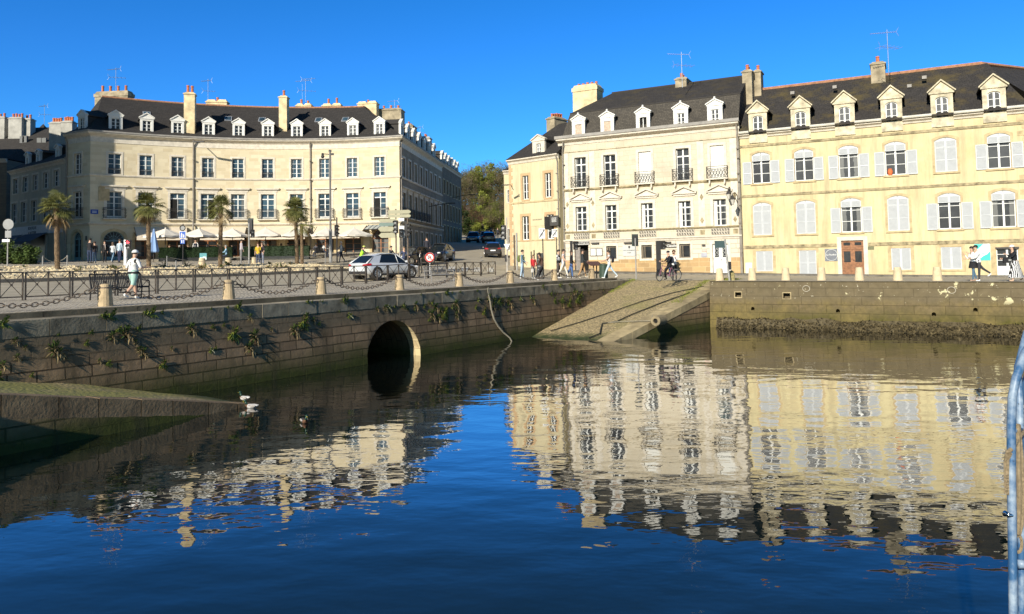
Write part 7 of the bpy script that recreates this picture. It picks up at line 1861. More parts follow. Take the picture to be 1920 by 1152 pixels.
# ============================================================ people
m_eye = mat("eye_dark", (.03, .02, .015), .4, .0)
def cloth(c, rough=.85): return mat("cloth_%02x%02x%02x" % tuple(int(min(.99, x) * 255) for x in c), c, rough, .14, 6., .1)
def skinm(k): return mat("skin_%d" % k, ((.58, .36, .25), (.50, .30, .20), (.32, .18, .11))[k], .6, .06, 8.)
def hairm(c): return mat("hair_%02x%02x%02x" % tuple(int(x * 255) for x in c), c, .6, .2, 30.)
def _rx(p, a):  # pitch in the walking plane (x forward)
    return V((p.x * math.cos(a) + p.z * math.sin(a), p.y, -p.x * math.sin(a) + p.z * math.cos(a)))
def person(label, loc, rotz, H=1.72, top=(.3, .3, .3), bottom=(.1, .12, .2), shoes=(.7, .7, .68), skin=0, hair=(.05, .03, .02), long=0, sleeve=1, legs=(0, 0, 0, 0), lean=0., arms=(.05, .15, .05, .15), spread=.12,
           head=(0., 0.), wide=1., shorts=False, skirt=None, cap=None, pack=None, bag=None, vest=None, scarf=None, stripes=None, belt=None, beard=False, group=None, seat=None, tie=None):
    """x is forward. legs = hip L, knee L, hip R, knee R (rad, + forward/bent); arms = shoulder L, elbow L, shoulder R, elbow R"""
    s = H / 1.75
    J = {}; E = []; Rr = {}; reg = {}
    def j(n, p, r, par=None, region=None):
        J[n] = V(p); Rr[n] = r * s * wide ** .6 if not isinstance(r, tuple) else tuple(q * s for q in r)
        if par: E.append((par, n)); reg[(par, n)] = region
    T = lambda p: _rx(V(p), lean) * s
    j('pel', T((0, 0, .0)), (.115 * wide, .155 * wide)); j('wai', T((0, 0, .16)), (.10 * wide, .135 * wide), 'pel', 'top'); j('che', T((.015, 0, .34)), (.115 * wide, .165 * wide), 'wai', 'top'); j('sho', T((0, 0, .47)), (.07, .11), 'che', 'top')
    j('nec', T((.01, 0, .56)), .052, 'sho', 'skin'); hd = _rx(V((.03, 0, .10)), head[0]); j('he1', J['nec'] + _rx(hd, lean * .5) * s, .082, 'nec', 'skin'); j('he2', J['he1'] + _rx(_rx(V((.0, 0, .10)), head[0]), lean * .5) * s, .075, 'he1', 'skin')
    hands = []
    for sd, k in ((1, 'l'), (-1, 'r')):
        a, e = (arms[0], arms[1]) if sd > 0 else (arms[2], arms[3]); a -= lean * .0
        sh = T((0, sd * .175 * wide, .455)); j('sh' + k, sh, .058, 'sho', 'top')
        ud = V((math.sin(a), sd * spread, -math.cos(a))).normalized(); el = sh + ud * .285 * s; j('el' + k, el, .042, 'sh' + k, 'top' if sleeve >= .5 else 'skin')
        fa = a + e; fd = V((math.sin(fa), -sd * max(0, e) * .12 + sd * spread * .4, -math.cos(fa))).normalized(); wr = el + fd * .25 * s; j('wr' + k, wr, .029, 'el' + k, 'top' if sleeve >= 1 else 'skin')
        pm = wr + fd * .07 * s; j('pa' + k, pm, (.020, .036), 'wr' + k, 'skin'); hands.append((pm, fd, sd))
        h, kn = (legs[0], legs[1]) if sd > 0 else (legs[2], legs[3])
        hp = V((0, sd * .085 * wide, -.05)) * s; j('hi' + k, hp, .095 * wide, 'pel', 'bot'); d1 = V((math.sin(h), sd * .02, -math.cos(h))); kp = hp + d1.normalized() * .41 * s; j('kn' + k, kp, .062, 'hi' + k, 'bot')
        d2 = V((math.sin(h - kn), 0, -math.cos(h - kn))); ak = kp + d2 * .41 * s; j('an' + k, ak, .042, 'kn' + k, 'skin' if shorts else 'bot')
        ft = h - kn * .9; fz = V((math.cos(ft * .6), 0, math.sin(ft * .6))); j('he' + k, ak + V((-.01, 0, -.055)) * s - fz * .02 * s, .036, 'an' + k, 'sho'); j('to' + k, ak + (fz * .17 + V((0, 0, -.058))) * s, .032, 'he' + k, 'sho')
    names = list(J); idx = {n: i for i, n in enumerate(names)}
    zmin = min(J[n].z - (Rr[n] if not isinstance(Rr[n], tuple) else Rr[n][0]) for n in ('hel', 'tol', 'her', 'tor')) if seat is None else -seat
    me = bpy.data.meshes.new("body_skeleton"); me.from_pydata([tuple(J[n]) for n in names], [(idx[a], idx[b]) for a, b in E], [])
    o = bpy.data.objects.new("body_skeleton", me); COL.objects.link(o)
    md = o.modifiers.new("s", 'SKIN'); sk = me.skin_vertices[0].data if len(me.skin_vertices) else None
    if sk is None:
        bm_ = __import__('bmesh').new(); bm_.from_mesh(me); bm_.verts.layers.skin.verify(); bm_.to_mesh(me); bm_.free(); sk = me.skin_vertices[0].data
    for i, n in enumerate(names):
        r = Rr[n]; sk[i].radius = r if isinstance(r, tuple) else (r, r); sk[i].use_root = (n == 'pel')
    md.use_smooth_shade = True; sb = o.modifiers.new("d", 'SUBSURF'); sb.levels = 1; sb.render_levels = 1
    dg = bpy.context.evaluated_depsgraph_get(); body = bpy.data.meshes.new_from_object(o.evaluated_get(dg)); body.name = "body"
    bpy.data.objects.remove(o); bpy.data.meshes.remove(me)
    mats = [skinm(skin), cloth(top), cloth(bottom), cloth(shoes, .6), m_eye, cloth(stripes) if stripes else cloth(top)]; R_ = {'skin': 0, 'top': 1, 'bot': 2, 'sho': 3}
    segs = [(J[a], J[b], R_[reg[(a, b)]]) for a, b in E]
    body.materials.clear()
    for m in mats: body.materials.append(m)
    for p in body.polygons:
        c = p.center; best = (9, 0)
        for a, b, rg in segs:
            d = b - a; t = max(0, min(1, (c - a).dot(d) / max(d.length_squared, 1e-9))); q = (a + d * t - c).length
            if rg == 0 and a is J['nec']: q *= .8
            if q < best[0]: best = (q, rg)
        rg = best[1]
        if c.z < .035 * s and c.z > -.16 * s and rg == 2 and abs(c.x) < .25 and lean < .5 and seat is None and not skirt: rg = 1 if c.z > -.02 * s else 2
        if stripes and rg == 1 and (c.z / s) % .09 < .045 and c.z > .14 * s: rg = 5
        p.material_index = rg; p.use_smooth = True
    # fingers, nose, ears and eyes as small islands of the same mesh
    mb = MB()
    for pm, fd, sd in hands:
        up = fd.orthogonal().normalized(); ac = fd.cross(V((0, sd, 0))); ac = ac.normalized() if ac.length > .1 else up; n_ = fd.cross(ac).normalized()
        for q, L in enumerate((.070, .080, .074, .058)):
            b = pm + (ac * (.024 - .016 * q) + fd * .02) * s; m_ = b + fd * L * .55 * s; mb.tube([b, m_, m_ + (fd * .8 + n_ * sd * .5) * L * .45 * s], [.0095 * s, .008 * s, .006 * s], 5)
        b = pm + (ac * .028 - fd * .02) * s; mb.tube([b, b + (ac * .03 + fd * .02) * s, b + (ac * .035 + fd * .055) * s], [.011 * s, .009 * s, .007 * s], 5)
    hc = (J['he1'] + J['he2']) / 2; uz = (J['he2'] - J['he1']).normalized(); yaw = head[1]; fw = V((math.cos(yaw), math.sin(yaw), 0)); fw = (fw - uz * fw.dot(uz)).normalized(); sdv = uz.cross(fw)
    P = lambda f, l, u: hc + (fw * f + sdv * l + uz * u) * s
    mb.add([P(.078, -.016, -.03), P(.078, .016, -.03), P(.082, 0, .02), P(.108, 0, -.026)], [(0, 1, 3), (1, 2, 3), (2, 0, 3)])
    mb.tube([P(.083, -.022, -.062), P(.090, 0, -.06), P(.083, .022, -.062)], .006 * s, 4)
    for l in (-1, 1): mb.ball(P(-.005, l * .082, -.015), (.02 * s, .012 * s, .032 * s), 6, 4)
    n0 = len(mb.f)
    for l in (-1, 1): mb.ball(P(.078, l * .03, .012), .011 * s, 6, 4, 4)
    extra = mb.mesh("x", mats)
    bm = __import__('bmesh').new(); bm.from_mesh(body); bm.from_mesh(extra); bm.to_mesh(body); bm.free(); bpy.data.meshes.remove(extra)
    root = link("person", body, None, V(loc) - V((0, 0, zmin)), rotz); tag(root, label, "person", group)
    # hair
    if hair:
        mb = MB(); Rz = Matrix((( fw.x, sdv.x, uz.x, hc.x), (fw.y, sdv.y, uz.y, hc.y), (fw.z, sdv.z, uz.z, hc.z), (0, 0, 0, 1)))
        rows = []
        for i in range(8):
            t = PI * .62 * i / 7; row = []
            for k in range(14):
                a = 2 * PI * k / 14; front = max(0, math.cos(a)); tt = t * (1 - .42 * front)
                rr = .104; row.append(V((rr * math.sin(tt) * math.cos(a) * 1.08 - .012, rr * math.sin(tt) * math.sin(a), .03 + rr * math.cos(tt) * 1.06)) * s)
            rows.append(row)
        mb.sheet([[Rz @ p for p in r] for r in rows], closed=True)
        if long:
            mb.sheet([[Rz @ (V((-.02 - .085 * math.cos(a) * (1 - .1 * z), .095 * math.sin(a), .02 - z * long)) * s) for a in [(-1.5 + 3.0 * k / 8) for k in range(9)]] for z in (0, .35, .7, 1.0)])
            mb.sheet([[Rz @ (V((-.02 - .06 * math.cos(a), .08 * math.sin(a), .02 - z * long)) * s) for a in [(-1.5 + 3.0 * k / 8) for k in range(9)]] for z in (1.0, .5, 0)])
        if beard: mb.sheet([[Rz @ (V((.02 + .085 * math.cos(a), .085 * math.sin(a), z)) * s) for a in [(-1.3 + 2.6 * k / 8) for k in range(9)]] for z in (-.03, -.07, -.10)])
        mb.obj("hair", hairm(hair), root, smooth=True)
    if cap:
        Rz = Matrix(((fw.x, sdv.x, uz.x, hc.x), (fw.y, sdv.y, uz.y, hc.y), (fw.z, sdv.z, uz.z, hc.z), (0, 0, 0, 1))); mb = MB(); dr = -1 if cap[1] else 1
        mb.sheet([[Rz @ (V((.112 * math.sin(t) * math.cos(a) * 1.08 - .008, .112 * math.sin(t) * math.sin(a), .035 + .112 * math.cos(t))) * s) for a in [2 * PI * k / 14 for k in range(14)]] for t in (0.01, .4, .8, 1.2, 1.55)], closed=True)
        if cap[1] != 2: mb.sheet([[Rz @ (V((dr * (.09 + q), l * (1 - q * 2), .035 - q * .15)) * s) for l in (-.085, -.04, 0, .04, .085)] for q in (0, .05, .09)])
        mb.obj("cap", cloth(cap[0]), root, smooth=True)
    if skirt:
        c, L, ms = skirt; n = 16; mb = MB(); kx = ((J['knl'] + J['knr']) / 2).x
        mb.sheet([[V((kx * q * 1.1 + (.13 + .245 * L * q) * s * math.cos(2 * PI * k / n) * (1 + .05 * (k % 2)), (.165 + .12 * L * q) * s * math.sin(2 * PI * k / n), (.06 - L * q) * s)) for k in range(n)] for q in (0, .25, .5, .75, 1.)], closed=True); mb.obj("skirt", ms or cloth(c), root, smooth=True)
    def shell(c, x0, z0, z1, g=1.13, name="vest", m=None):
        mb = MB(); n = 16; mb.sheet([[T((q[1] + q[0] * .125 * wide * g * math.cos(2 * PI * k / n), q[0] * .178 * wide * g * math.sin(2 * PI * k / n), q[2])) for k in range(n)] for q in ((.95, 0, z0), (.93, 0, z0 + (z1 - z0) * .35), (1., .012, z0 + (z1 - z0) * .75), (.8, .01, z1))], closed=True); return mb.obj(name, m or cloth(c), root, smooth=True)
    if vest: shell(vest, 0, .0, .47)
    if belt: shell(belt, 0, -.02, .06, 1.12, "belt")
    if pack:
        M = Matrix.Rotation(lean, 4, 'Y'); mb = MB(); prof = [(.10, .10), (.14, .16), (.145, .34), (.10, .46)]
        mb.sheet([[M @ (V((-.17 + (r_ if math.cos(a) < 0 else .05) * math.cos(a) * .9 - .02, r_ * math.sin(a), z)) * s) for a in [2 * PI * k / 12 for k in range(12)]] for r_, z in [(.02, .06)] + prof + [(.02, .50)]], closed=True)
        for l in (-1, 1): mb.tube([M @ (V((-.12, l * .10, .46)) * s), M @ (V((.09, l * .11, .44)) * s), M @ (V((.14, l * .12, .3)) * s), M @ (V((.02, l * .17, .12)) * s)], .02 * s, 5)
        mb.obj("backpack", cloth(pack), root, smooth=True)
    if scarf:
        mb = MB(); n = 14; mb.tube([T((.02 + .075 * math.cos(2 * PI * k / n), .085 * math.sin(2 * PI * k / n), .515)) for k in range(n)], .032 * s, 6, closed=True); mb.tube([T((.10, .03, .50)), T((.15, .04, .3)), T((.13, .05, .08))], .03 * s, 6); mb.obj("scarf", cloth(scarf), root, smooth=True)
    if bag:
        c, sd = bag; k = 'l' if sd > 0 else 'r'; p = J['pa' + k]
        mb = MB(); mb.box(-.11 * s, .11 * s, -.05 * s, .05 * s, -.42 * s, -.16 * s, 0, Matrix.Translation(p)); mb.tube([p + V((-.06, 0, -.16)) * s, p + V((0, 0, -.01)) * s, p + V((.06, 0, -.16)) * s], .01 * s, 4); mb.obj("bag", cloth(c), root)
    if tie: MB().add([T((.135, -.02, .42)), T((.135, .02, .42)), T((.145, .025, .2)), T((.145, -.025, .2))], [(0, 1, 2, 3)]).obj("shirt_front", cloth(tie), root)
    return root

def head_to(a):  # heading from a picture direction: 0 = towards the right, pi/2 = away
    return a
def foot(px, Y, dz=PROM): return ground_at(px, Y, dz)
STR = (.42, .18, -.38, .30)
def build_people():
    W_ = (.78, .77, .74); BK = (.016, .016, .018); JN = (.09, .16, .30); LJ = (.38, .50, .62)
    # jogger from behind
    p = ground_at(250, 25.6, PROM); r = person("jogger in white tee, white cap and mint shorts seen from behind, beside the bench", p, rad(62), 1.66, W_, (.36, .55, .47), (.75, .75, .72), 0, (.05, .03, .02), sleeve=.5, legs=(.35, .2, -.25, .55), lean=.06, arms=(-.25, 1.2, .1, 1.5), spread=.42, shorts=True, cap=((.85, .84, .8), 0), belt=BK, wide=1.28)
    MB().tube([V((-.135, .05 * math.cos(t * PI / 8), .33 + .07 * math.sin(t * PI / 8))) for t in range(13)], .008, 4).obj("back_print", cloth((.25, .25, .25)), r)
    # shaded visitors by the arched door
    T_ = lambda px, Y: ground_at(px, Y, .12)
    person("man in black hooded jacket standing with a friend by the arched doors", T_(168, 57), rad(80), 1.86, BK, (.03, .045, .09), BK, 0, (.02, .015, .01), arms=(.4, 1.6, .4, 1.6), wide=1.15)
    person("shorter companion in a dark coat right of the hooded man", T_(177, 57.6), rad(120), 1.62, (.03, .025, .03), (.04, .07, .13), BK, 0, (.06, .03, .02), arms=(.1, .5, .1, .4))
    person("woman in a black dress with pale scarf by the arched door", T_(196, 60), rad(-60), 1.7, BK, BK, BK, 0, (.05, .03, .02), long=.25, scarf=(.5, .42, .36))
    person("woman in a white top with a strap bag entering the arched door", T_(211, 58.5), rad(95), 1.62, (.62, .64, .64), (.16, .26, .36), (.5, .5, .5), 0, (.12, .08, .05), long=.2, legs=STR)
    person("man in a pale blue shirt and navy trousers entering the arched door", T_(224, 58.5), rad(85), 1.80, (.45, .55, .62), (.03, .04, .09), BK, 0, (.08, .05, .03), legs=(.1, .1, -.1, .1))
    # terrace staff and guests
    person("waiter in dark waistcoat and white shirt facing the water on the terrace", T_(367, 66), rad(-95), 1.78, W_, BK, BK, 0, (.02, .015, .01), vest=(.02, .022, .035), arms=(.15, .5, .15, .5), spread=.2, tie=W_)
    person("waiter in a pale shirt and grey apron trousers by the terrace gap", T_(452, 63), rad(40), 1.76, (.45, .40, .42), (.20, .19, .19), BK, 0, (.02, .015, .01), arms=(.6, 1.0, .1, .2))
    r = random.Random(6); first = None
    cols = [(.65, .63, .6), (.1, .1, .12), (.25, .35, .5), (.4, .12, .1), (.5, .48, .42), (.05, .05, .06)]
    seats = ((318, 64.5), (336, 65.5), (352, 66.5), (389, 66.5), (408, 67), (424, 62.5), (436, 67), (468, 67), (506, 67), (527, 67.6), (541, 67), (575, 67.5), (593, 67), (606, 67.4), (640, 67))
    nm = ["in a pale shirt under the first parasol", "in black left of the waiter with waistcoat", "in blue just left of the waiter", "in red just right of the menu board", "in beige behind the third palm's left side", "in a light blue shirt right of the third palm", "in black right of the third palm", "in pale clothes behind the traffic light", "in dark clothes right of the two visitors", "in blue above the hedge's left end",
          "in red left of the double palm", "in beige right of the double palm", "in black between double palm and lamp post", "in pale clothes left of the lamp post", "in dark clothes right of the lamp post"]
    pc = [0, 1, 2, 3, 4, 2, 5, 0, 5, 2, 3, 4, 1, 0, 5]
    for i, (px, Y) in enumerate(seats):
        p = T_(px, Y); c = cols[pc[i]] if i != 5 else (.35, .55, .70); rz = r.uniform(0, 6.28); q = V((p.x, p.y, p.z))
        person("seated cafe guest " + nm[i], q, rz, r.uniform(1.66, 1.8), c, (.05, .06, .1), BK, 0, r.choice(((.04, .025, .015), (.16, .10, .05), (.3, .28, .25))), long=r.choice((0, .2)), legs=(1.5, 1.5, 1.5, 1.5), arms=(.7, .9, .6, 1.0), group="seated cafe guests", seat=.50)
        ch = thing("cafe_chair", "dark cafe chair holding the guest " + nm[i], "chair", q, rz, "cafe chairs under the guests"); MB().box(-.22, .2, -.2, .2, .40, .435).obj("seat", m_black, ch); MB().box(-.24, -.21, -.2, .2, .5, .85).obj("backrest", m_black, ch)
        for x in (-.2, .17):
            for y in (-.17, .17): MB().cyl((x, y, 0), (x, y, .41), .014, n=5).obj("leg", m_black, ch)
    # on and near the bed
    person("woman in black tee with a yellow bag over yellow top, arms round her friend", T_(484, 56), rad(-80), 1.68, (.62, .42, .04), (.06, .08, .14), W_, 0, (.10, .05, .025), long=.25, arms=(.5, 1.2, .1, .3), sleeve=.5)
    person("slim woman in a patterned dark top and ripped jeans beside the yellow top", T_(491.5, 56.2), rad(-110), 1.72, (.05, .04, .05), (.22, .25, .32), W_, 0, (.09, .045, .02), long=.3, arms=(.1, .3, .1, .4), sleeve=.5)
    person("grey haired man in a silver jacket walking past the lamp post", ground_at(640, 61, .1), rad(200), 1.72, (.52, .52, .50), (.03, .03, .035), BK, 0, (.45, .42, .38), legs=(.25, .1, -.25, .3), arms=(.2, .3, -.2, .3))
    # cyclist in hi-vis behind the hatchback
    cy = ground_at(680, 56.5, 0); bicycle(cy + V((0, 0, 0)), rad(15), "dark city bicycle under the cyclist in the high visibility vest", (.03, .03, .03))
    person("cyclist in yellow high visibility vest and helmet behind the white hatchback", cy + V((-.12, 0, .52)), rad(15), 1.74, (.04, .05, .06), (.04, .04, .05), BK, 0, (.05, .03, .02), legs=(1.0, .9, .55, .9), lean=.3, arms=(1.0, .25, 1.0, .25), vest=(.42, .85, .05), cap=((.55, .6, .15), 2), seat=.44)
    person("man in a navy jacket leaning by the parked black car", ground_at(757, 56, .0), rad(-60), 1.76, (.06, .075, .14), (.02, .022, .03), BK, 0, (.25, .17, .1), arms=(.5, .6, -.4, .9), spread=.3, lean=.1)
    person("man in black top with white chest band left of the no U-turn sign", ground_at(788, 54.5, .0), rad(-100), 1.74, BK, (.05, .045, .04), BK, 0, (.05, .03, .02), stripes=None, arms=(.3, .9, .2, .3), vest=None, belt=None, scarf=None, tie=W_)
    person("man seated on a scooter in a dark coat behind the signal poles", ground_at(733, 58, .0), rad(-40), 1.7, (.05, .05, .055), (.05, .05, .06), BK, 0, (.03, .02, .015), cap=((.04, .04, .045), 2), arms=(.7, .6, .7, .6))
    person("dark clothed pedestrian against the shaded street wall", ground_at(800.5, 69, .1), rad(90), 1.86, (.03, .03, .04), (.025, .025, .03), BK, 0, (.02, .015, .01), wide=1.15)
    # far up the street
    for px, Y, lab in ((898, 118, "distant dark figure left of the far white car"), (922, 126, "distant dark figure above the far car roof"), (934, 128, "distant figure on the right pavement up the street")):
        person(lab, ground_at(px, Y), rad(-90), 1.75, (.04, .04, .05), BK, BK, 0, (.03, .02, .015))
    # group by the corner house
    person("woman in a denim jacket with scarf and light blue jeans by the cream house", foot(979, 46.3), rad(-10), 1.74, (.13, .20, .27), LJ, W_, 0, (.04, .025, .02), scarf=(.62, .58, .4), arms=(.1, .5, .2, .9), pack=(.14, .17, .05), legs=(.05, .02, -.08, .1))
    person("child in a red hooded top left of the dark totem", foot(1000, 46.5), rad(-70), 1.45, (.5, .03, .035), (.09, .10, .11), W_, 0, (.22, .13, .07), long=.2, arms=(.1, .4, .2, .5), bag=((.62, .6, .56), -1))
    b = quv(uv_of(on_plane(1040, 540, Q0, QN))[0], .30); person("woman in a brown top leaning back on a chain bollard", V((b.x - .42, b.y - .12, gz(b.x, b.y) + PROM)), rad(165), 1.62, (.085, .045, .03), (.022, .02, .025), W_, 1, (.02, .014, .012), long=.16, legs=(.62, .12, .42, .05), lean=.25, arms=(.3, .5, .2, .9))
    person("man in black and white striped top behind the leaning woman", foot(1047, 47.2), rad(-30), 1.76, BK, (.085, .07, .065), W_, 0, (.02, .015, .012), stripes=(.6, .6, .6), arms=(.1, .4, .1, .5))
    person("man in a grey tee and cream trousers walking right", foot(1056, 46.4), rad(-12), 1.82, (.50, .53, .56), (.70, .64, .54), W_, 0, (.05, .03, .02), sleeve=.2, legs=STR, arms=(-.3, .2, .4, .5))
    person("woman in a black jumper and two tone jeans walking right", foot(1071, 46.6), rad(-8), 1.70, BK, (.08, .15, .33), W_, 0, (.05, .028, .018), long=.3, legs=(-.35, .15, .12, .05), arms=(.2, .5, .1, .3))
    person("man in a dark jacket and tan trousers by the restaurant doorway", foot(1092, 47.2), rad(-5), 1.80, (.035, .04, .042), (.42, .26, .13), (.6, .55, .45), 1, (.03, .02, .015), legs=(.3, .1, -.25, .2), arms=(.3, .9, .2, .8))
    person("man in a white tee with black backpack striding behind the green bin", foot(1142, 46.6), rad(175), 1.76, (.80, .79, .77), (.50, .60, .66), W_, 0, (.035, .022, .015), sleeve=.3, legs=(.45, .1, -.55, .15), arms=(.75, .6, .6, .7), pack=(.02, .02, .025))
    # bicycle rider and friend at the head of the slipway
    q = on_ground(1253, 533, 0.0); q = ground_at(1252, 42.5, .02)
    bicycle(q, rad(197), "purple city bicycle at the head of the slipway", (.28, .10, .16), steer=.5)
    person("person in black hooded jacket astride a bicycle at the slipway head", q + V((.10, .05, .48)), rad(200), 1.66, (.013, .014, .018), (.012, .012, .015), BK, 0, None, legs=(1.05, .95, .6, .7), lean=.05, arms=(.5, .9, .6, 1.0), cap=((.014, .015, .02), 2), pack=(.015, .02, .035), seat=.43)
    person("man in a white hoodie with a ginger beard standing behind the bicycle", ground_at(1264, 43.9, .02), rad(-115), 1.74, (.72, .71, .70), (.02, .022, .03), BK, 0, (.12, .06, .03), beard=True, arms=(.4, 1.7, .2, .6), bag=((.05, .08, .15), -1))
    # couple and woman along the right quay
    person("dark haired woman in white blouse with black jacket at her waist, held from behind", ground_at(1824, 36.2), rad(178), 1.64, (.80, .78, .74), (.08, .15, .22), (.45, .3, .22), 0, (.035, .022, .018), long=.16, legs=(.12, .05, -.2, .1), arms=(.6, 2.0, .5, 1.9), belt=BK, skirt=(BK, .35, None))
    person("man in a white shirt and dark trousers hugging the woman from behind", ground_at(1834, 36.1), rad(178), 1.70, (.82, .81, .78), (.045, .045, .05), W_, 0, (.025, .018, .015), legs=(.05, .0, -.75, .25), lean=.1, arms=(.6, .8, .6, .8), pack=None)
    m_zeb = mat_zebra()
    person("woman in black top with white bag and zebra patterned skirt by the glazed door", ground_at(1903, 35.3), rad(178), 1.70, (.014, .014, .016), (.5, .33, .24), (.6, .42, .3), 0, (.025, .018, .015), long=.35, legs=(.3, .1, -.35, .35), lean=.12, arms=(.8, 1.2, .5, 1.0), skirt=(BK, .82, m_zeb), bag=((.02, .02, .022), 1), cap=((.75, .73, .68), 1))
def mat_zebra():
    m, nt, b = _nodes("zebra_cloth"); h = NT(nt); wv = h.n("TexWave", i_Vector=h.coord("Object"), i_Scale=5., i_Distortion=6., i_Detail=2.); c = h.ramp(wv.outputs["Fac"], [(.48, .015), (.52, .7)]); nt.links.new(c, b.inputs["Base Color"]); b.inputs["Roughness"].default_value = .9; return m

def bicycle(loc, rotz, label, col, steer=0.):
    root = thing("bicycle", label, "bicycle", loc, rotz); m = mat("bike_%d" % int(col[0] * 99), col, .4, .1); R = .335
    def wheel(x, rot):
        me = cached("wheel", lambda: MB().tube([(R * math.cos(t * PI / 14), 0, R * math.sin(t * PI / 14)) for t in range(28)], .02, 6, closed=True).mesh("wheel", m_black)); w = link("wheel", me, root, (x, 0, R), rot)
        link("rim", cached("rim", lambda: MB().tube([((R - .03) * math.cos(t * PI / 14), 0, (R - .03) * math.sin(t * PI / 14)) for t in range(28)], .011, 4, closed=True).mesh("rim", m_galv)), w)
        def sp():
            mb = MB(); mb.cyl((0, -.04, 0), (0, .04, 0), .025, n=8)
            for k in range(14): a = k * PI / 7; mb.cyl((0, .02 * (-1) ** k, 0), ((R - .04) * math.cos(a), 0, (R - .04) * math.sin(a)), .003, n=3)
            return mb.mesh("spokes", m_galv)
        link("spokes", cached("spokes", sp), w)
    wheel(-.5, 0); wheel(.55, steer)
    mb = MB(); bb = (-.06, 0, .28); st = (-.2, 0, .78); ht = (.36, 0, .86); hb = (.40, 0, .68); ra = (-.5, 0, R); fa = (.55, 0, R)
    for a, b_, r in ((bb, st, .018), (bb, hb, .02), (st, ht, .018), (ht, hb, .02), (ra, bb, .012), (ra, st, .012)): mb.cyl(a, b_, r, n=6)
    for s in (-1, 1): mb.cyl((hb[0], s * .05, hb[2]), (fa[0], s * .05, R), .012, n=5)
    mb.obj("frame", m, root); mb = MB(); mb.tube([(.24, -.28, .98), (.34, -.22, 1.0), (.36, 0, .98), (.34, .22, 1.0), (.24, .28, .98)], .013, 6); mb.cyl(ht, (.36, 0, .99), .014, n=6); mb.obj("handlebar", m_black, root)
    MB().ball((-.23, 0, .86), (.13, .075, .035), 10, 6).cyl(st, (-.22, 0, .84), .013, n=6).obj("saddle", m_black, root)
    mb = MB(); mb.lathe([(.09, -.01), (.09, .01)], 14, (0, 0, 0), 0, Matrix.Translation((bb[0], -.05, bb[2])) @ Matrix.Rotation(PI / 2, 4, 'X')); mb.cyl((bb[0], .06, bb[2]), (bb[0] + .14, .07, bb[2] - .08), .01, n=5); mb.cyl((bb[0], -.06, bb[2]), (bb[0] - .14, -.07, bb[2] + .08), .01, n=5); mb.box(bb[0] + .1, bb[0] + .2, .07, .16, bb[2] - .1, bb[2] - .075); mb.box(bb[0] - .2, bb[0] - .1, -.16, -.07, bb[2] + .07, bb[2] + .095); mb.obj("pedals", m_galv, root)
    mb = MB(); mb.tube([(-.5 + .36 * math.cos(a), .0, R + .36 * math.sin(a)) for a in [rad(x) for x in range(20, 200, 20)]], .022, 4); mb.obj("mudguard", m_black, root)
    return root

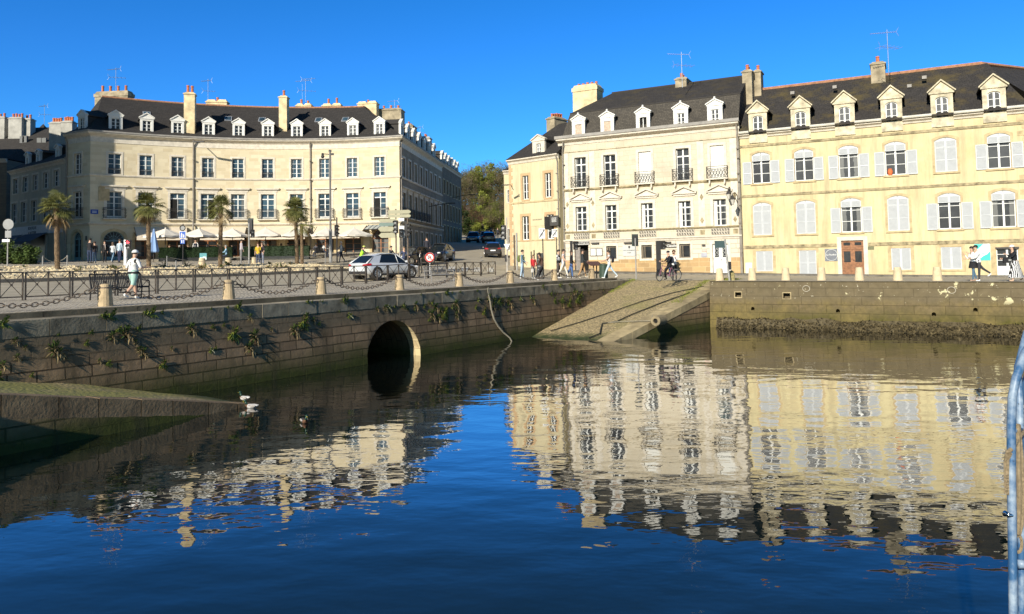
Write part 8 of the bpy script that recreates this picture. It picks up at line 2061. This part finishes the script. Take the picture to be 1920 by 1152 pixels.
# ============================================================ vehicles
def car(label, loc, rotz, L=4.3, Wd=1.78, H=1.48, col=(.6, .6, .62), style='hatch', plate=True, metal=.5, wheelr=.32, front_lamp=(.8, .8, .78)):
    """x forward. Lower body lofted through sections along x, glasshouse above it"""
    root = thing("car", label, "car", loc, rotz); mp = mat("paint_%02x%02x%02x" % tuple(int(c * 255) for c in col), col, .28, .03, 2., 0, metal, .5, coat=.6)
    hw = Wd / 2; belt = .93 * H / 1.48; a0, a1 = -L / 2, L / 2; wx = (a0 + .78, a1 - .82)
    # lower body sections: x, half width factor, z sill, z shoulder, top inset
    S_ = [(a0, .80, .42, .80, .80), (a0 + .06, .90, .30, .92, .86), (a0 + .35, .98, .22, belt + .02, .88), (a0 + 1.1, 1., .20, belt, .90), (a0 + 2.2, 1., .20, belt - .02, .90), (a1 - 1.25, .99, .20, belt - .05, .90), (a1 - .55, .96, .22, belt - .16, .86), (a1 - .15, .88, .26, belt - .27, .82), (a1, .74, .36, .58, .74)]
    rows = []
    for x, wf, zs, zt, ti in S_:
        w = hw * wf; pts = [(0, zs), (.75, zs), (.98, zs + .08), (1.0, zs + (zt - zs) * .45), (.985, zs + (zt - zs) * .75), (ti + .06, zt - .03), (ti - .06, zt), (0, zt + .03)]
        rows.append([V((x, -f * w, z)) for f, z in pts] + [V((x, f * w, z)) for f, z in pts[::-1][1:]])
    mb = MB(); mb.sheet(rows, 0)
    mb.poly(rows[0][::-1]); mb.poly(rows[-1])
    me = mb.mesh("body", [mp], True); body = link("body", me, root)
    # glasshouse
    if style == 'hatch': G = [(a0 + .08, belt + .0, .80), (a0 + .72, H - .17, .67), (a0 + 1.25, H - .03, .655), (a0 + 2.05, H, .66), (a1 - 1.8, H - .07, .66), (a1 - .92, belt - .09, .80)]
    else: G = [(a0 + .16, belt, .80), (a0 + .7, H - .12, .66), (a0 + 1.1, H - .01, .65), (a0 + 1.9, H, .66), (a1 - 1.75, H - .06, .66), (a1 - 1.05, belt - .07, .80)]
    top = [V((x, s * hw * w, z)) for x, z, w in G for s in (-1, 1)]
    mb = MB()   # roof skin and pillars
    R2 = G[1:5]; mb.sheet([[V((x, -hw * w, z - .01)), V((x, -hw * w * .8, z + .025)), V((x, 0, z + .04)), V((x, hw * w * .8, z + .025)), V((x, hw * w, z - .01))] for x, z, w in R2])
    base = lambda x: V((x, 0, belt - .03)); bw = hw * .87
    for s in (-1, 1):
        for (x0, z0, w0), (x1, z1, w1) in ((G[0], G[1]), (G[5], G[4])): mb.cyl((x0, s * hw * .86, z0 - .02), (x1, s * hw * w1, z1 - .01), .035, .03, n=6)
        mb.add([(a0 + .2, s * hw * .89, belt - .04), (a0 + 1.0, s * hw * .89, belt - .04), (a0 + 1.32, s * hw * .675, H - .10), (a0 + .75, s * hw * .69, H - .18)], [(0, 1, 2, 3) if s < 0 else (3, 2, 1, 0)])
        mb.tube([(x, s * hw * w, z - .015) for x, z, w in G], .028, 5); mb.cyl((a0 + 2.5, s * hw * .885, belt - .03), (a0 + 2.42, s * hw * .672, H - .05), .024, n=6)
    link("roof", mb.mesh("roof", mp, True), root)
    mg = mat("car_glass", (.012, .016, .018), .06, .05, 3.)
    mb = MB()
    for s in (-1, 1):
        P = [V((x, s * hw * .655, z - .035)) for x, z, w in G[1:5]] + [V((G[5][0] - .08, s * hw * .86, belt - .05)), V((G[0][0] + .18, s * hw * .86, belt - .03))]
        mb.poly(P if s < 0 else P[::-1])
    mb.obj("side_window", mg, root)
    e = .03; x0, z0, w0 = G[0]; x1, z1, w1 = G[1]
    MB().add([(x0 - .0, -hw * .74, z0), (x0, hw * .74, z0), (x1 - .02, hw * .60, z1), (x1 - .02, -hw * .60, z1)], [(0, 1, 2, 3)]).obj("rear_window", mg, root)
    x0, z0, w0 = G[5]; x1, z1, w1 = G[4]
    MB().add([(x0 + .02, -hw * .80, z0), (x0 + .02, hw * .80, z0), (x1 + .03, hw * .64, z1), (x1 + .03, -hw * .64, z1)], [(0, 1, 2, 3)]).obj("windscreen", mg, root)
    # wheels in dark arches
    for x in wx:
        for s in (-1, 1):
            y = s * (hw - .09)
            a = MB(); a.cyl((x, s * (hw * .6), wheelr + .02), (x, s * (hw + .004), wheelr + .02), wheelr + .065, n=20); a.obj("wheel_arch", m_black, root)
            w = MB().lathe([(wheelr * .7, -.1), (wheelr, -.085), (wheelr, .085), (wheelr * .7, .1)], 20, (0, 0, 0), 0, Matrix.Rotation(PI / 2, 4, 'X')).obj("wheel", mat("tyre", (.02, .02, .02), .85, .1), root, loc=(x, y, wheelr))
            mb = MB(); f = s * .105
            for k in range(10): t = k * PI / 5; mb.add([(.04 * math.cos(t - .5), f, .04 * math.sin(t - .5)), (wheelr * .7 * math.cos(t - .1), f, wheelr * .7 * math.sin(t - .1)), (wheelr * .7 * math.cos(t + .1), f, wheelr * .7 * math.sin(t + .1)), (.04 * math.cos(t + .5), f, .04 * math.sin(t + .5))], [(0, 1, 2, 3)])
            mb.tube([(wheelr * .68 * math.cos(t * PI / 10), f, wheelr * .68 * math.sin(t * PI / 10)) for t in range(20)], .014, 4, closed=True); mb.cyl((0, f - .01, 0), (0, f + .01, 0), .06, n=10); mb.obj("rim", mat("alloy", (.55, .55, .55), .35, .05, 3, 0, .7), w)
    # lamps, plates, bumper trim, mirrors, handles
    mr = mat("tail_lamp", (.42, .015, .02), .2, .05); mh = mat("head_lamp", front_lamp, .12, .05)
    for s in (-1, 1):
        MB().add([(a0 - .004, s * hw * .52, belt - .20), (a0 + .04, s * hw * .86, belt - .22), (a0 + .38, s * hw * .965, belt - .12), (a0 + .33, s * hw * .93, belt - .02), (a0 + .05, s * hw * .84, belt - .06), (a0 + .0, s * hw * .55, belt - .10)], [(0, 1, 4, 5), (1, 2, 3, 4)]).obj("tail_lamp", mr, root, loc=(-.02, s * .012, 0))
        MB().ball((a1 - .14, s * hw * .66, .66), (.16, .17, .085), 10, 6).obj("headlight", mh, root)
        MB().ball((a1 - 1.35, s * (hw + .08), belt + .05), (.07, .11, .07), 8, 6).obj("mirror", mp, root)
        for x in (a0 + 1.55, a0 + 2.55): MB().box(x, x + .18, s * hw * .985 - .012, s * hw * .985 + .012, belt - .16, belt - .13).obj("door_handle", mp, root)
        MB().box(a0 + .9, a1 - 1.0, s * hw * .985 - .01, s * hw * .985 + .012, .20, .30).obj("sill_trim", m_black, root)
    MB().box(a0 - .015, a0 + .15, -hw * .8, hw * .8, .30, .46).obj("rear_bumper", m_black, root); MB().box(a1 - .14, a1 + .01, -hw * .62, hw * .62, .32, .44).obj("grille", m_black, root)
    if plate:
        MB().box(a0 - .03, a0 - .016, -.26, .26, .55, .66).obj("number_plate", m_wsign, root); MB().box(a1 + .011, a1 + .024, -.26, .26, .36, .47).obj("number_plate", m_wsign, root)
    for x in (a0 + .9, ): MB().cyl((x - .02, 0, H + .0), (x - .12, 0, H + .14), .008, n=4).obj("aerial", m_black, root)
    return root
def build_vehicles():
    h = math.atan2(QD.y, QD.x)
    car("white hatchback with red tail lamps driving away behind the barrier", ground_at(722, 45.2, .02), h - .06, 4.35, 1.8, 1.50, (.68, .69, .70), metal=.2)
    car("glossy black small car with round headlights at the shaded street corner", ground_at(826, 67.5, .02), rad(-107), 3.65, 1.68, 1.52, (.012, .012, .014), metal=.1)
    car("dark brown hatchback driving up the street near the signal", ground_at(924.5, 76, .02), rad(92), 3.9, 1.72, 1.47, (.045, .035, .032), metal=.3)
    car("black parked car half hidden behind the men and signal poles", ground_at(776, 62, .02), rad(-125), 4.1, 1.74, 1.5, (.018, .018, .02), metal=.1)
    car("dark teal car parked on the left up the street", ground_at(888.5, 103, .02), rad(-92), 4.1, 1.78, 1.5, (.035, .055, .07), metal=.3)
    car("pale blue car far up the street", ground_at(911, 120, .02), rad(-90), 4.2, 1.8, 1.5, (.22, .27, .34), metal=.3)
    car("dark car just beyond the brown hatchback", ground_at(917, 100, .02), rad(92), 4.2, 1.78, 1.45, (.03, .045, .05), metal=.3)
    p = ground_at(733, 58.4, .0); root = thing("scooter", "dark scooter behind the signal poles", "scooter", p, rad(-40))
    for x in (-.55, .6): MB().lathe([(.14, -.05), (.21, -.045), (.21, .045), (.14, .05)], 14, (0, 0, 0), 0, Matrix.Rotation(PI / 2, 4, 'X')).obj("wheel", m_black, root, loc=(x, 0, .21))
    MB().tube([(.6, 0, .25), (.5, 0, .7), (.42, 0, .98)], [.1, .14, .05], 8).tube([(.5, 0, .4), (.1, 0, .28), (-.3, 0, .5), (-.75, 0, .62)], [.12, .13, .2, .1], 8).obj("body", mat("scooter_grey", (.05, .055, .06), .35), root); MB().ball((-.35, 0, .76), (.4, .16, .07), 10, 6).obj("saddle", m_black, root); MB().cyl((.4, -.3, 1.0), (.4, .3, 1.0), .015, n=6).obj("handlebar", m_black, root)

# ============================================================ ducks, ropes, fender, railing
def duck(label, loc, rotz, pale=True, swim=True):
    m = [mat("duck_grey", (.55, .53, .5) if pale else (.10, .08, .06), .8, .25, 20.) if pale else mat("duck_dark", (.05, .042, .035), .8, .25, 20.), mat("duck_head", (.015, .05, .03), .35, .2, 20.), mat("duck_bill", (.45, .36, .05), .5), mat("duck_breast", (.13, .065, .035), .8)]
    root = thing("duck", label, "duck", loc, rotz); root.scale = (.78,) * 3; mb = MB(); rows = []; n = 12; dz = .10 if not swim else .0
    prof = [(-.27, .012, .10), (-.22, .045, .085), (-.12, .09, .06), (0, .105, .05), (.1, .095, .055), (.17, .065, .075), (.2, .03, .09)]
    for x, r, zc in prof: rows.append([V((x, r * math.cos(2 * PI * k / n), zc + dz + r * .75 * math.sin(2 * PI * k / n))) for k in range(n)])
    for i in range(len(rows) - 1): mb.sheet(rows[i:i + 2], 0 if i < 4 else 3, closed=True)
    mb.tube([(.14, 0, .09 + dz), (.19, 0, .16 + dz), (.20, 0, .21 + dz)], [.045, .034, .036], 8, 1); mb.ball((.225, 0, .235 + dz), (.052, .04, .043), 8, 6, 1)
    mb.add([(.26, -.018, .235 + dz), (.26, .018, .235 + dz), (.33, .016, .215 + dz), (.33, -.016, .215 + dz), (.26, 0, .215 + dz)], [(0, 1, 2, 3), (0, 3, 4), (1, 4, 2), (2, 4, 3)], 2)
    if not swim:
        for s in (-1, 1): mb.cyl((0, s * .04, .0), (-.01, s * .035, .14), .008, n=5, mat=2); mb.add([(-.02, s * .04, .004), (.06, s * .04 - .03, .004), (.06, s * .04 + .03, .004)], [(0, 1, 2)], 2)
    mb.obj("body", m, root, smooth=True)
    for s in (-1, 1):
        MB().ball((-.06, s * .085, .075 + dz), (.15, .02, .045), 10, 6).obj("wing", [mat("duck_wing", (.36, .33, .3) if pale else (.08, .06, .05), .8, .3, 16.)][0], root, smooth=True)
    return root
def build_misc():
    # unseen cabin boat added at the lower left to shade the near slipway
    root = thing("added_shade_boat", "unseen cabin boat added beyond the lower left edge for its shade", "boat", (-13.2, 9.6, 0), math.atan2(QD.y, QD.x)); mb = MB()
    mb.sheet([[V((x, -w, z)), V((x, -w * .8, -.3)), V((x, w * .8, -.3)), V((x, w, z))] for x, w, z in ((-4.5, 1.1, 1.25), (-2, 1.4, 1.2), (1, 1.4, 1.3), (3.2, .9, 1.5), (4.6, .08, 1.75))]); mb.poly([(-4.5, -1.1, 1.25), (-4.5, -.9, -.3), (-4.5, .9, -.3), (-4.5, 1.1, 1.25)]); mb.sheet([[V((x, -w, z)), V((x, w, z))] for x, w, z in ((-4.5, 1.1, 1.15), (-2, 1.4, 1.1), (1, 1.4, 1.2), (3.2, .9, 1.4), (4.6, .08, 1.7))]); mb.obj("hull", mat("hull_blue", (.03, .08, .2), .4), root)
    MB().box(-2.2, 1.4, -1., 1., 1.1, 2.9).prism([(1.4, 1.1), (2.2, 1.2), (1.4, 2.3)], -.9, .9).obj("cabin", m_wood, root)
    z2 = lambda u: -.195 * (u - 1.3)
    p = on_plane(478, 752, quv(0, -5.0), QN); u = uv_of(p)[0]; q = quv(min(u, 1.2), -4.85); duck("mallard standing on the tip of the near slipway", (q.x, q.y, max(z2(min(u, 1.2)), .03) + .02), rad(150), swim=False)
    duck("pale mallard swimming just below the slipway tip", on_z(471, 765, 0), rad(170)); duck("dark duck swimming alone in the middle of the dark water", on_z(571, 793, 0.0), rad(-60), False); 
    duck("small dark duck at the foot of the quay wall left of the slipway tip", on_z(377, 727, 0.0), rad(20), False)
    # thick mooring rope hanging from the left quay
    pl = lambda px, py, o=.06: on_plane(px, py, quv(0, -1.95 - o), QN)
    m_r = mat("bleached_rope", (.27, .24, .175), .9, .25, 12., .5); pts = [pl(916, 553), pl(919, 566), pl(921, 580), pl(926, 598, .08), pl(934, 612, .1), pl(944, 624, .16), pl(956, 634, .3)]
    root = thing("mooring_rope", "bleached rope hanging from the quay wall into the water", "rope", pts[0]); o = pts[0]
    mb = MB(); mb.tube([p - o for p in pts] + [pts[-1] - o + QD * .3 - QN * .1 - V((0, 0, .5))], [.03, .035, .04, .045, .045, .04, .035, .03], 8); mb.obj("hanging_part", m_r, root); MB().tube([V((0, 0, .02)) + QD * (.05 * math.sin(t * PI / 6)) + V((0, 0, .16 + .14 * math.cos(t * PI / 6))) for t in range(12)], .02, 6, closed=True).obj("loop", m_r, root)
    # fender roll hanging over the slipway edge
    side = lambda u: -6.6 - 1.3 * min(1, max(0, (u - 19.5) / 8.6)); p = on_plane(1236, 601, quv(0, -7.5), QN); u = uv_of(p)[0]
    root = thing("fender", "pale cylindrical fender roll tied over the slipway edge", "fender", p, math.atan2(QD.y, QD.x)); m_f = mat("fender_buff", (.27, .215, .125), .9, .25, 5., .4)
    mb = MB(); n = 20; R = .25; mb.sheet([[V((x, r * math.cos(2 * PI * k / n), r * math.sin(2 * PI * k / n))) for k in range(n)] for x, r in ((-.42, .11), (-.46, .12), (-.46, R - .02), (-.43, R), (.43, R), (.46, R - .02), (.46, .11), (-.42, .11))], closed=True); mb.obj("roll", m_f, root, smooth=False)
    MB().sheet([[V((x, .108 * math.cos(2 * PI * k / n), .108 * math.sin(2 * PI * k / n))) for k in range(n)] for x in (-.40, -.39)], closed=True).poly([V((-.35, .11 * math.cos(2 * PI * k / n), .11 * math.sin(2 * PI * k / n))) for k in range(n)]).obj("bore", m_dark, root)
    zr = lambda u: .21 * (u - 19.5) + .06
    def rope(name, label, pts, r, m): o = pts[0]; tag(MB().tube([p - o for p in pts], r, 6).obj(name, m, None, loc=o), label, "rope")
    v_ = lambda t, a, b: a + (b - a) * t
    rope("fender_rope", "thin pale rope lying over the slipway to the fender", [quv(u - .4, -4.9, zr(u - .4)), quv(u - .2, -5.7, zr(u - .2) + .03), quv(u, side(u) - .02, zr(u) + .05), quv(u, side(u) - .12, p.z + .26)], .022, m_r)
    m_c = mat("wet_cable", (.03, .03, .022), .6, .2)
    rope("mooring_cable", "dark cable curving across the foot of the slipway", [quv(19.6, -5.2, zr(19.6)), quv(20.3, -5.4, zr(20.3)), quv(21.2, -5.0, zr(21.2)), quv(21.9, -4.7, zr(21.9)), quv(22.3, -5.3, zr(22.3)), quv(23.5, -5.5, zr(23.5)), quv(26, -6.2, zr(26)), quv(28, -6.9, zr(28))], .03, m_c)
    rope("mooring_cable", "long dark cable running down the middle of the slipway", [quv(20.4, -2.6, zr(20.4)), quv(22, -3.4, zr(22)), quv(24, -4.2, zr(24)), quv(26, -4.9, zr(26)), quv(28, -6.0, zr(28)), quv(29.4, -7.2, zr(29.4))], .024, m_c)
    # blue tubular boat rail with ropes at the right edge
    m_bl = rail_paint(); Y0 = 3.3; root = thing("boat_rail", "blue painted tubular boat rail with hanging ropes at the right edge", "railing", at(1898, 1400, Y0)); o = V(root.location)
    P = lambda px, py, Y=Y0: at(px, py, Y) - o
    mb = MB(); mb.tube([P(1990, 590, 3.6), P(1950, 618, 3.45), P(1922, 662, 3.35), P(1905, 710, Y0), P(1898, 745, Y0), P(1896, 800, Y0), P(1896.5, 900, Y0), P(1898, 1000, Y0), P(1900, 1160, Y0), P(1904, 1700, Y0)], .0175, 12); mb.obj("front_tube", m_bl, root, smooth=True)
    mb = MB(); mb.tube([P(1960, 560, 3.9), P(1925, 625, 3.8), P(1908, 690, 3.75), P(1912, 760, 3.7), P(1914, 900, 3.7), P(1916, 1160, 3.7), P(1918, 1600, 3.7)], .0165, 12); mb.obj("rear_tube", m_bl, root, smooth=True)
    mb = MB(); mb.tube([P(1896, 808, Y0), P(1914, 806, 3.7)], .012, 8); mb.tube([P(1908, 1058, 3.62), P(1925, 1058, 3.62)], .02, 10); mb.obj("cross_tube", m_bl, root, smooth=True)
    MB().tube([P(1884, 963, Y0), P(1892, 966, Y0 - .02), P(1903, 967, Y0)], [.014, .009, .008], 8).obj("clamp_bolt", mat("chrome", (.75, .75, .75), .15, .02, 3, 0, 1.), root, smooth=True)
    m_ro = mat("hemp_rope", (.42, .32, .19), .9, .3, 60., .8); mb = MB(); r = random.Random(4)
    for k in range(9): dx = r.uniform(-5, 6); Yk = 3.42 + .012 * k; mb.tube([P(1909 + dx * .3, 800 + r.uniform(-6, 6), Yk), P(1911 + dx * .8, 850, Yk), P(1913 + dx, 930, Yk), P(1911 + dx * .9, 985, Yk), P(1909 + dx * .3, 1003, Yk)], .009, 6)
    mb.tube([P(1909 + 7 * math.sin(t * PI / 8), 1020 - 16 * math.cos(t * PI / 8), 3.44) for t in range(16)], .007, 6, closed=True); mb.obj("rope_hank", m_ro, root)
    mb = MB(); mb.tube([P(1897, 842, Y0 - .03), P(1889, 848, Y0 - .03), P(1885, 868, Y0), P(1886, 895, Y0), P(1887, 925, Y0)], .008, 6); mb.tube([P(1895, 850, Y0 - .03), P(1889, 862, Y0 - .01), P(1889, 890, Y0), P(1889.5, 926, Y0)], .008, 6)
    for k in range(7): py = 888 + k * 6; mb.tube([P(1883.5, py, Y0), P(1888, py + 2, Y0 - .012), P(1891.5, py + 4, Y0), P(1888, py + 2, Y0 + .012)], .0045, 5, closed=True)
    mb.obj("rope_tail", m_ro, root)
    mb = MB(); mb.tube([P(1902, 835, Y0 + .05), P(1916, 815, 3.5), P(1930, 795, 3.6)], .007, 6); mb.tube([P(1902, 820, 3.5), P(1912, 850, 3.5), P(1922, 868, 3.5)], .006, 6); mb.obj("lashing", m_ro, root)
    mb = MB(); mb.ball(P(1948, 735, 3.9), (.09, .06, .13), 12, 8); mb.obj("buoy", mat("buoy_blue", (.05, .12, .24), .5, .1), root, smooth=True)
def rail_paint():
    m, nt, b = _nodes("chalky_blue_paint"); h = NT(nt); wp = h.coord("World"); n = h.noise(wp, 9., 5., .6); n2 = h.noise(wp, 34., 4.)
    c = h.mix(h.ramp(n, [(.42, 0), (.66, .75)]), (.04, .115, .24), (.46, .54, .60)); c = h.mix(h.ramp(n2, [(.66, 0), (.72, .9)]), c, (.05, .06, .08)); nt.links.new(c, b.inputs["Base Color"]); b.inputs["Roughness"].default_value = .45; return m
make_light(); make_camera()
build_ground(); build_left_quay(); build_slipways(); build_right_quay()
build_yellow(); build_white(); build_crescent(); build_others()
build_plants(); build_quay_furniture(); build_road_furniture(); build_terrace(); build_antennas()
build_people(); build_vehicles(); build_misc()
